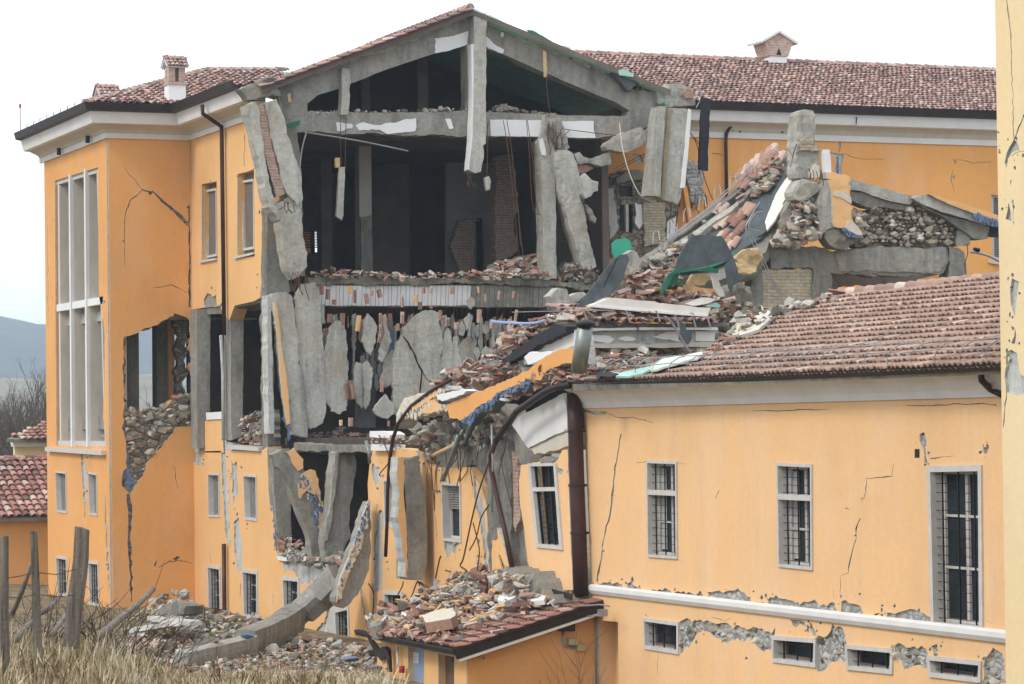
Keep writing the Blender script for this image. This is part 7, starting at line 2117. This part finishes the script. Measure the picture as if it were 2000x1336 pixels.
def hollow(name, q, label, nx, ny, fr):
    """hollow brick: red body with square cells"""
    U = [fr.px(*a) for a in q]
    us, vs = [a[0] for a in U], [a[1] for a in U]
    x0, x1, y0, y1 = min(us), max(us), min(vs), max(vs)
    hs = []
    for i in range(nx):
        for j in range(ny):
            a, b = x0 + (x1 - x0) * (i + .18) / nx, x0 + (x1 - x0) * (i + .85) / nx
            c, d = y0 + (y1 - y0) * (j + .18) / ny, y0 + (y1 - y0) * (j + .85) / ny
            hs.append([(a, c), (b, c), (b, d), (a, d)])
    mb = MB()
    fan(fr, [(x0, y0), (x1, y0), (x1, y1), (x0, y1)], hs, .3, 0, mb, px=False)
    o = mb.build(name, RUB_BRICK)
    return item(o, label, 'brick')
hollow('hollow_brick', P('903,1192 928,1192 928,1208 903,1208'), 'orange hollow brick with six open cells on the outbuilding roof', 3, 2, FX(XO + 1.0))
hollow('hollow_brick', P('842,1209 892,1202 892,1213 842,1219'), 'row of hollow brick cells below the big white slab', 8, 1, FX(XO + .8))
item(panel('plaster_plate', hp.shift(-.35), P('975,1163 1000,1158 1008,1166 985,1175 972,1172'), (), .1, 0, WHITE, None, None, jo=.01), 'white plaster plate left of the long white plate on the roof heap', 'rubble')
item(panel('plaster_plate', hp.shift(-.3), P('1018,1160 1040,1156 1066,1164 1062,1172 1040,1174 1020,1166'), (), .1, 0, WHITE, None, None, jo=.01), 'long white plaster plate at the upper right of the roof heap', 'rubble')
# ================================================================== rubble at the foot of the facade
FGR = Fr((21.3, 0, -.05), (0, -1, 0), (1, 0, .36))
FFL = Fr((0, 0, .03), (0, -1, 0), (1, 0, 0))
heap('ground_rubble', 'bank of rubble against the foot of the torn facade', FGR, P('225,1235 250,1215 300,1195 340,1185 380,1190 410,1205 450,1212 500,1217 540,1228 560,1250 640,1262 700,1272 745,1285 745,1300 600,1275 480,1255 300,1250'), 1500, (.06, .23), {'concrete': 6, 'brick': 3, 'plaster': 1.5, 'stone': 5, 'shard': 2, 'wood': 2, 'painted': .6}, 'in the bank against the torn facade', 30, (.3, .5), .26, seed=500, mound=.4)
heap('ground_rubble', 'wide spread of rubble on the ground before the torn facade', FFL, P('232,1256 330,1238 480,1246 560,1258 700,1278 745,1296 745,1336 600,1332 480,1322 380,1318 300,1310 240,1296'), 4600, (.04, .19), {'concrete': 6, 'brick': 2.5, 'plaster': 1, 'stone': 7, 'shard': 4, 'wood': 5, 'painted': .3}, 'in the spread before the torn facade', 50, (.22, .45), .16, seed=502)
heap('ground_rubble', 'dark rubble pile in the corner below the tower', FGR.shift(-.3), P('290,1215 320,1185 350,1175 385,1185 400,1215 340,1240'), 260, (.08, .28), {'concrete': 4, 'stone': 4, 'brick': 1}, 'in the corner below the tower', 10, (.35, .55), .35, seed=501, mound=.5)
fg2 = FX(19.4)
item(panel('dark_slab', fg2, P('302,1192 320,1182 345,1178 362,1184 358,1200 330,1203 308,1200'), (), .5, 0, CONCD, None, None, jo=.03, wav=.03), 'dark flat slab on top of the rubble below the tower', 'concrete slab')
item(panel('white_ledge', fg2.shift(-.2), P('288,1203 330,1208 371,1214 371,1222 330,1218 288,1212'), (), .3, 0, STONEFRAME, None, None, jo=.01), 'long pale stone ledge on the rubble below the dark flat slab', 'ledge')
item(panel('white_ledge', fg2.shift(-.5), P('249,1226 280,1222 326,1217 328,1224 285,1231 251,1236'), (), .3, 0, STONEFRAME, None, None, jo=.01), 'second pale stone ledge, lying lower with its end broken', 'ledge')
item(panel('white_ledge', fg2.shift(-.8), P('242,1250 262,1238 270,1243 250,1257'), (), .3, 0, STONEFRAME, None, None, jo=.01), 'short pale stone ledge end at the left of the rubble', 'ledge')
item(panel('timber_board', fg2.shift(-1.0), P('360,1266 400,1248 420,1246 425,1252 390,1264 365,1274'), (), .08, 0, STICK, None, None, jo=.01), 'grey timber board in the rubble above the pale ground beam', 'plank')
wire(P('386,1186 396,1184 400,1195 398,1215'), .02, 'bent rebar hoop right of the dark flat slab', RUST, fg2)
for k, (x, y) in enumerate(((480, 1242), (683, 1288))):
    p = fg2.shift(-1.2).hit(x, y)
    mb = MB()
    vs, fs = SHAPES['slab'][k]
    mb.add((vs * .45 + np.array(p)).tolist(), fs)
    item(mb.build('blue_scrap', BLUE), ('blue painted scrap beside the bent beam', 'blue painted scrap near the outbuilding corner')[k], 'rubble')

# ================================================================== vegetation
def blades(name, n, area, hmin, hmax, seed, width=(.004, .010), clump=True, lean=.8, mats=STRAW, label='', zf=ground_z, par=None):
    """dry grass: thin bent blades, one mass"""
    rs = np.random.RandomState(seed)
    s = rs.uniform(area[0], area[1], n)
    t = rs.uniform(area[2], area[3], n)
    keep = np.ones(n, bool)
    f = np.array([noise.noise(Vector((a * .9, b * .45, 3.1))) + .5 * noise.noise(Vector((a * 2.7, b * 1.4, 8.2))) for a, b in zip(s, t)])
    h = rs.uniform(hmin, hmax, n) * np.clip(.75 + f * .9, .25, 1.7)
    z = np.array([zf(a, b) for a, b in zip(s, t)])
    cy, sy = math.cos(YAW), math.sin(YAW)
    base_ = np.stack([s * cy + t * sy, -s * sy + t * cy, z - .02], 1)
    az = rs.uniform(0, 2 * np.pi, n) + f * 2
    ln = np.abs(rs.normal(0, lean, n)) + .12
    d = np.stack([np.cos(az) * ln, np.sin(az) * ln, np.ones(n)], 1)
    d /= np.linalg.norm(d, axis=1)[:, None]
    wv = np.stack([-np.sin(az), np.cos(az), np.zeros(n)], 1) * rs.uniform(*width, n)[:, None]
    mid = base_ + d * (h * .55)[:, None]
    d2 = d + np.stack([np.cos(az), np.sin(az), -.5 * np.ones(n)], 1) * (ln * .8)[:, None]
    d2 /= np.linalg.norm(d2, axis=1)[:, None]
    tip = mid + d2 * (h * .5)[:, None]
    V = np.empty((n, 5, 3))
    V[:, 0] = base_ - wv
    V[:, 1] = base_ + wv
    V[:, 2] = mid - wv * .8
    V[:, 3] = mid + wv * .8
    V[:, 4] = tip
    me = bpy.data.meshes.new(name)
    idx = np.arange(n)[:, None] * 5
    loops = np.concatenate([idx + np.array([[0, 1, 3, 2]]), idx + np.array([[2, 3, 4]])], 1).ravel()
    me.vertices.add(n * 5)
    me.vertices.foreach_set('co', V.ravel())
    me.loops.add(n * 7)
    me.loops.foreach_set('vertex_index', loops)
    me.polygons.add(n * 2)
    st = np.stack([np.arange(n) * 7, np.arange(n) * 7 + 4], 1).ravel()
    me.polygons.foreach_set('loop_start', st)
    me.update(calc_edges=True)
    me.validate()
    at = me.attributes.new('tint', 'FLOAT', 'FACE')
    tint = np.clip(rs.normal(.56, .24, n) + f * .5, 0, 1)
    at.data.foreach_set('value', np.repeat(tint, 2))
    me.materials.append(mats)
    o = bpy.data.objects.new(name, me)
    COL.objects.link(o)
    tag(o, label, 'grass', None, 'stuff')
    return o
blades('dry_grass', 95000, (-6.2, .6, 20.5, 31.5), .06, .21, 1, label='pale dry grass covering the bank in the foreground')
blades('dry_grass', 60000, (-9, 1.2, 30.5, 52), .12, .34, 2, (.009, .016), label='dry grass running down to the rubble')
blades('tall_grass', 5000, (-5.6, -3.4, 22, 27), .2, .45, 3, (.005, .009), lean=.35, label='taller straw coloured grass around the fence posts')

blades('grass_tufts', 7000, (-3.6, -.7, 25.5, 29), .10, .28, 4, (.004, .008), lean=1.0, label='pale bent tufts of straw in front of the rubble')

def spot_at(x, t):
    """ground point seen at pixel column x, t metres ahead"""
    s = (x - CX) / FPX * t
    return s, t
def twiggy(name, x, t, h, n, seed, label, spread=.5, cat='shrub', mat=TWIG, r=.007, drop=0.):
    rg = random.Random(seed)
    s, t = spot_at(x, t)
    b = st_to_w(s, t, ground_z(s, t) - .05)
    root = thing(name, label, cat, b)
    mb = MB()
    for k in range(n):
        a = rg.uniform(0, 6.283)
        p = b + Vector((rg.gauss(0, .08), rg.gauss(0, .08), 0))
        d = Vector((math.cos(a) * spread, math.sin(a) * spread, 1)).normalized()
        pts = [p]
        hh = h * rg.uniform(.5, 1)
        for i in range(5):
            d = (d + Vector((rg.gauss(0, .16), rg.gauss(0, .16), -drop * i * .2))).normalized()
            p = p + d * hh / 5
            pts.append(p.copy())
            if i > 0 and rg.random() < .8:
                e = (d + Vector((rg.gauss(0, .5), rg.gauss(0, .5), rg.uniform(-.1, .3)))).normalized()
                q = [p, p + e * hh * .14, p + e * hh * .27 + Vector((0, 0, .02))]
                mb.tube(q, [r * .6, r * .5, r * .25], 3)
        mb.tube(pts, [r * (1.1 - .15 * i) for i in range(6)], 4)
    mb.build('stems', mat, root)
    return root
for k, (x, t, h, n, lab) in enumerate((
        (225, 27.6, 1.0, 24, 'tangled leafless bramble between the thick post and the tower corner'), (195, 28, 1.0, 24, 'leafless bramble behind the thick fence post'), (105, 27.6, 1.0, 22, 'leafless bramble right of the slim middle post'),
        (40, 27.6, 1.0, 20, 'leafless bramble between the left edge post and the slim post'), (265, 29, 1.0, 24, 'low leafless bramble in front of the tower wall'), (305, 30, 1.0, 20, 'low leafless bramble at the end of the rubble mound'))):
    twiggy('bramble', x, t, h, n, 600 + k, lab, .75, 'bramble', drop=.25, r=.0065)
for k, (x, t, h, n, lab) in enumerate((
        (425, 24, .5, 6, 'few reddish dry stems standing in the grass below the ground beam'), (445, 23.5, .45, 5, 'second tuft of dry stems in the grass below the ground beam'), (590, 25, .3, 5, 'small dry weed in the grass in front of the bent beam'))):
    twiggy('dry_weed', x, t, h, n, 620 + k, lab, .25, 'weed', RUST, .005)
for k, (x, t, h, n, lab) in enumerate(((1115, 46, 1.75, 5, 'thin leafless sapling in front of the outbuilding side wall'), (1060, 46, 1.2, 4, 'small leafless sapling left of the taller one'), (1130, 47, 1.5, 3, 'thin sapling beside the wall conduit'), (1838, 36, 1.6, 2, 'thin dry stem in front of the small basement window'), (1815, 36, 1.3, 2, 'short dry stem left of the basement window stem'))):
    twiggy('sapling', x, t, h, n, 640 + k, lab, .2, 'sapling', TWIG, .008)

# fence posts and sticks on the bank
def post(name, pts, t, r, label, sides=12, seed=1, mat=WOOD, cat='fence post', top=.9):
    rg = random.Random(seed)
    P_ = []
    for (x, y) in pts:
        d = ray(x, y)
        P_.append(CAM + d * (t / d.dot(f0)))
    S = []
    for i in range(len(P_) - 1):
        S += [P_[i].lerp(P_[i + 1], k / 10) for k in range(10)]
    S.append(P_[-1])
    mb = MB()
    n = sides
    vs = []
    for i, q in enumerate(S):
        e = i / (len(S) - 1)
        rr = r * (1.06 + (top - 1.06) * e)
        for k in range(n):
            a = 2 * math.pi * k / n
            rk = rr * (1 + .16 * noise.noise(Vector((math.cos(a) * 2.2, math.sin(a) * 2.2, seed * 3 + e * 1.4))) + .07 * noise.noise(Vector((math.cos(a) * 5, math.sin(a) * 5, seed + e * 3))))
            vs.append(q + r0 * math.cos(a) * rk + f0 * math.sin(a) * rk + Vector((0, 0, (.02 * math.cos(a * 1 + seed) if i == len(S) - 1 else 0))))
    fs = [(i * n + k, i * n + (k + 1) % n, (i + 1) * n + (k + 1) % n, (i + 1) * n + k) for i in range(len(S) - 1) for k in range(n)]
    vs.append(S[-1] + Vector((0, 0, .012)))
    fs += [((len(S) - 1) * n + k, (len(S) - 1) * n + (k + 1) % n, len(vs) - 1) for k in range(n)]
    mb.add(vs, fs)
    return item(mb.build(name, mat), label, cat)
post('fence_post', P('12,1345 8,1200 9,1051'), 24, .042, 'grey weathered fence post cut by the left edge', 12, 1)
post('fence_post', P('75,1305 71,1180 66,1041'), 25, .037, 'slim straight fence post, second from the left edge', 12, 2)
post('fence_post', P('138,1262 150,1160 158,1090 161,1032'), 26, .076, 'thick gnarled fence post leaning to the right', 14, 3)
def stick(pts, t, r, label, mat=STICK):
    mb = MB()
    P_ = []
    for k, (x, y) in enumerate(pts):
        d = ray(x, y)
        tt = t[0] + (t[1] - t[0]) * k / (len(pts) - 1)
        P_.append(CAM + d * (tt / d.dot(f0)))
    mb.tube(P_, [r * (1.15 - .4 * k / (len(P_) - 1)) for k in range(len(P_))], 7)
    item(mb.build('stick', mat, None, True), label, 'branch')
stick(P('196,1240 230,1212 270,1180 300,1151'), (27, 29), .035, 'grey dead branch rising right of the thick fence post')
stick(P('15,1212 30,1185 45,1150 62,1102'), (26.5, 25.6), .026, 'thin brace leaning against the slim fence post')
stick(P('80,1196 100,1185 118,1163'), (28, 29), .03, 'short grey stick between the slim and the thick post')
stick(P('30,1250 50,1225 72,1208'), (26, 27), .03, 'grey stick lying low at the slim post')
stick(P('100,1240 120,1215 135,1190'), (27, 28), .025, 'thin stick leaning behind the thick post')
for k, (pts, lab) in enumerate(((P('9,1130 40,1125 68,1118 110,1122 155,1110'), 'upper sagging fence wire between the posts'), (P('9,1165 40,1168 70,1160 110,1166 150,1162'), 'lower sagging fence wire between the posts'))):
    mb = MB()
    Q_ = []
    for i, (x, y) in enumerate(pts):
        d = ray(x, y)
        Q_.append(CAM + d * ((24 + 2 * i / 4) / d.dot(f0)))
    mb.tube(Q_, .004, 4)
    item(mb.build('fence_wire', RUST), lab, 'wire')

# leafless trees beyond the farm building
def bare_tree(x, t, h, seed, label):
    rg = random.Random(seed)
    s = (x - CX) / FPX * t
    b = st_to_w(s, t, ground_z(s, t) - .2)
    root = thing('bare_tree', label, 'tree', b, 'leafless trees beyond the farm building')
    tr, cr = MB(), MB()
    def grow(p, d, ln, r, lev):
        pts = [p]
        k = 4
        for i in range(k):
            d = (d + Vector((rg.gauss(0, .09), rg.gauss(0, .09), .05))).normalized()
            p = p + d * ln / k
            pts.append(p.copy())
        (tr if lev == 0 else cr).tube(pts, [r * (1 - .13 * i) for i in range(k + 1)], 5 if lev < 2 else 3, caps=False)
        if lev < 4:
            for j in range((6, 4, 4, 3)[lev]):
                q = pts[rg.randint(1 if lev else 2, k)]
                a = rg.uniform(0, 6.283)
                sp = rg.uniform(.35, .8)
                e = (d + Vector((math.cos(a) * sp, math.sin(a) * sp, .1))).normalized()
                grow(q, e, ln * rg.uniform(.45, .65), r * .5, lev + 1)
    grow(b, Vector((rg.gauss(0, .05), rg.gauss(0, .05), 1)), h * .40, .008 * h + .02, 0)
    tr.build('trunk', TWIG, root)
    cr.build('crown', TWIG, root)
rgt = random.Random(44)
TL = [(-30, 172, 12.5), (-12, 160, 11), (4, 168, 13), (14, 150, 10.5), (24, 175, 12.2), (33, 158, 13.2), (45, 166, 11.5), (54, 150, 12.4), (63, 172, 13.4), (74, 160, 12), (84, 168, 13), (98, 158, 12), (290, 170, 12), (318, 166, 11), (360, 172, 12)] + [(-25 + 9 * i + rgt.uniform(-3, 3), rgt.uniform(185, 240), rgt.uniform(12, 15)) for i in range(13)]
for k, (x, t, h) in enumerate(TL):
    bare_tree(x, t, h, 700 + k, 'bare grey tree in the row beyond the farm building' if k < 12 or k > 14 else 'bare grey tree seen through the broken tower')

# ================================================================== air
hz = bpy.data.materials.new('haze_air')
hz.use_nodes = True
t_ = hz.node_tree
t_.nodes.remove(t_.nodes['Principled BSDF'])
pv = t_.nodes.new('ShaderNodeVolumePrincipled')
pv.inputs['Color'].default_value = (.66, .84, 1.0, 1)
pv.inputs['Density'].default_value = .00036
pv.inputs['Anisotropy'].default_value = .2
t_.links.new(pv.outputs[0], t_.nodes['Material Output'].inputs['Volume'])
mb = MB()
c_ = st_to_w(0, 1400, 0)
mb.box((c_.x, c_.y, 42), (7600, 7600, 118))
o = mb.build('haze', hz)
tag(o, 'thin pale haze in the air over the valley', None, None, 'stuff')
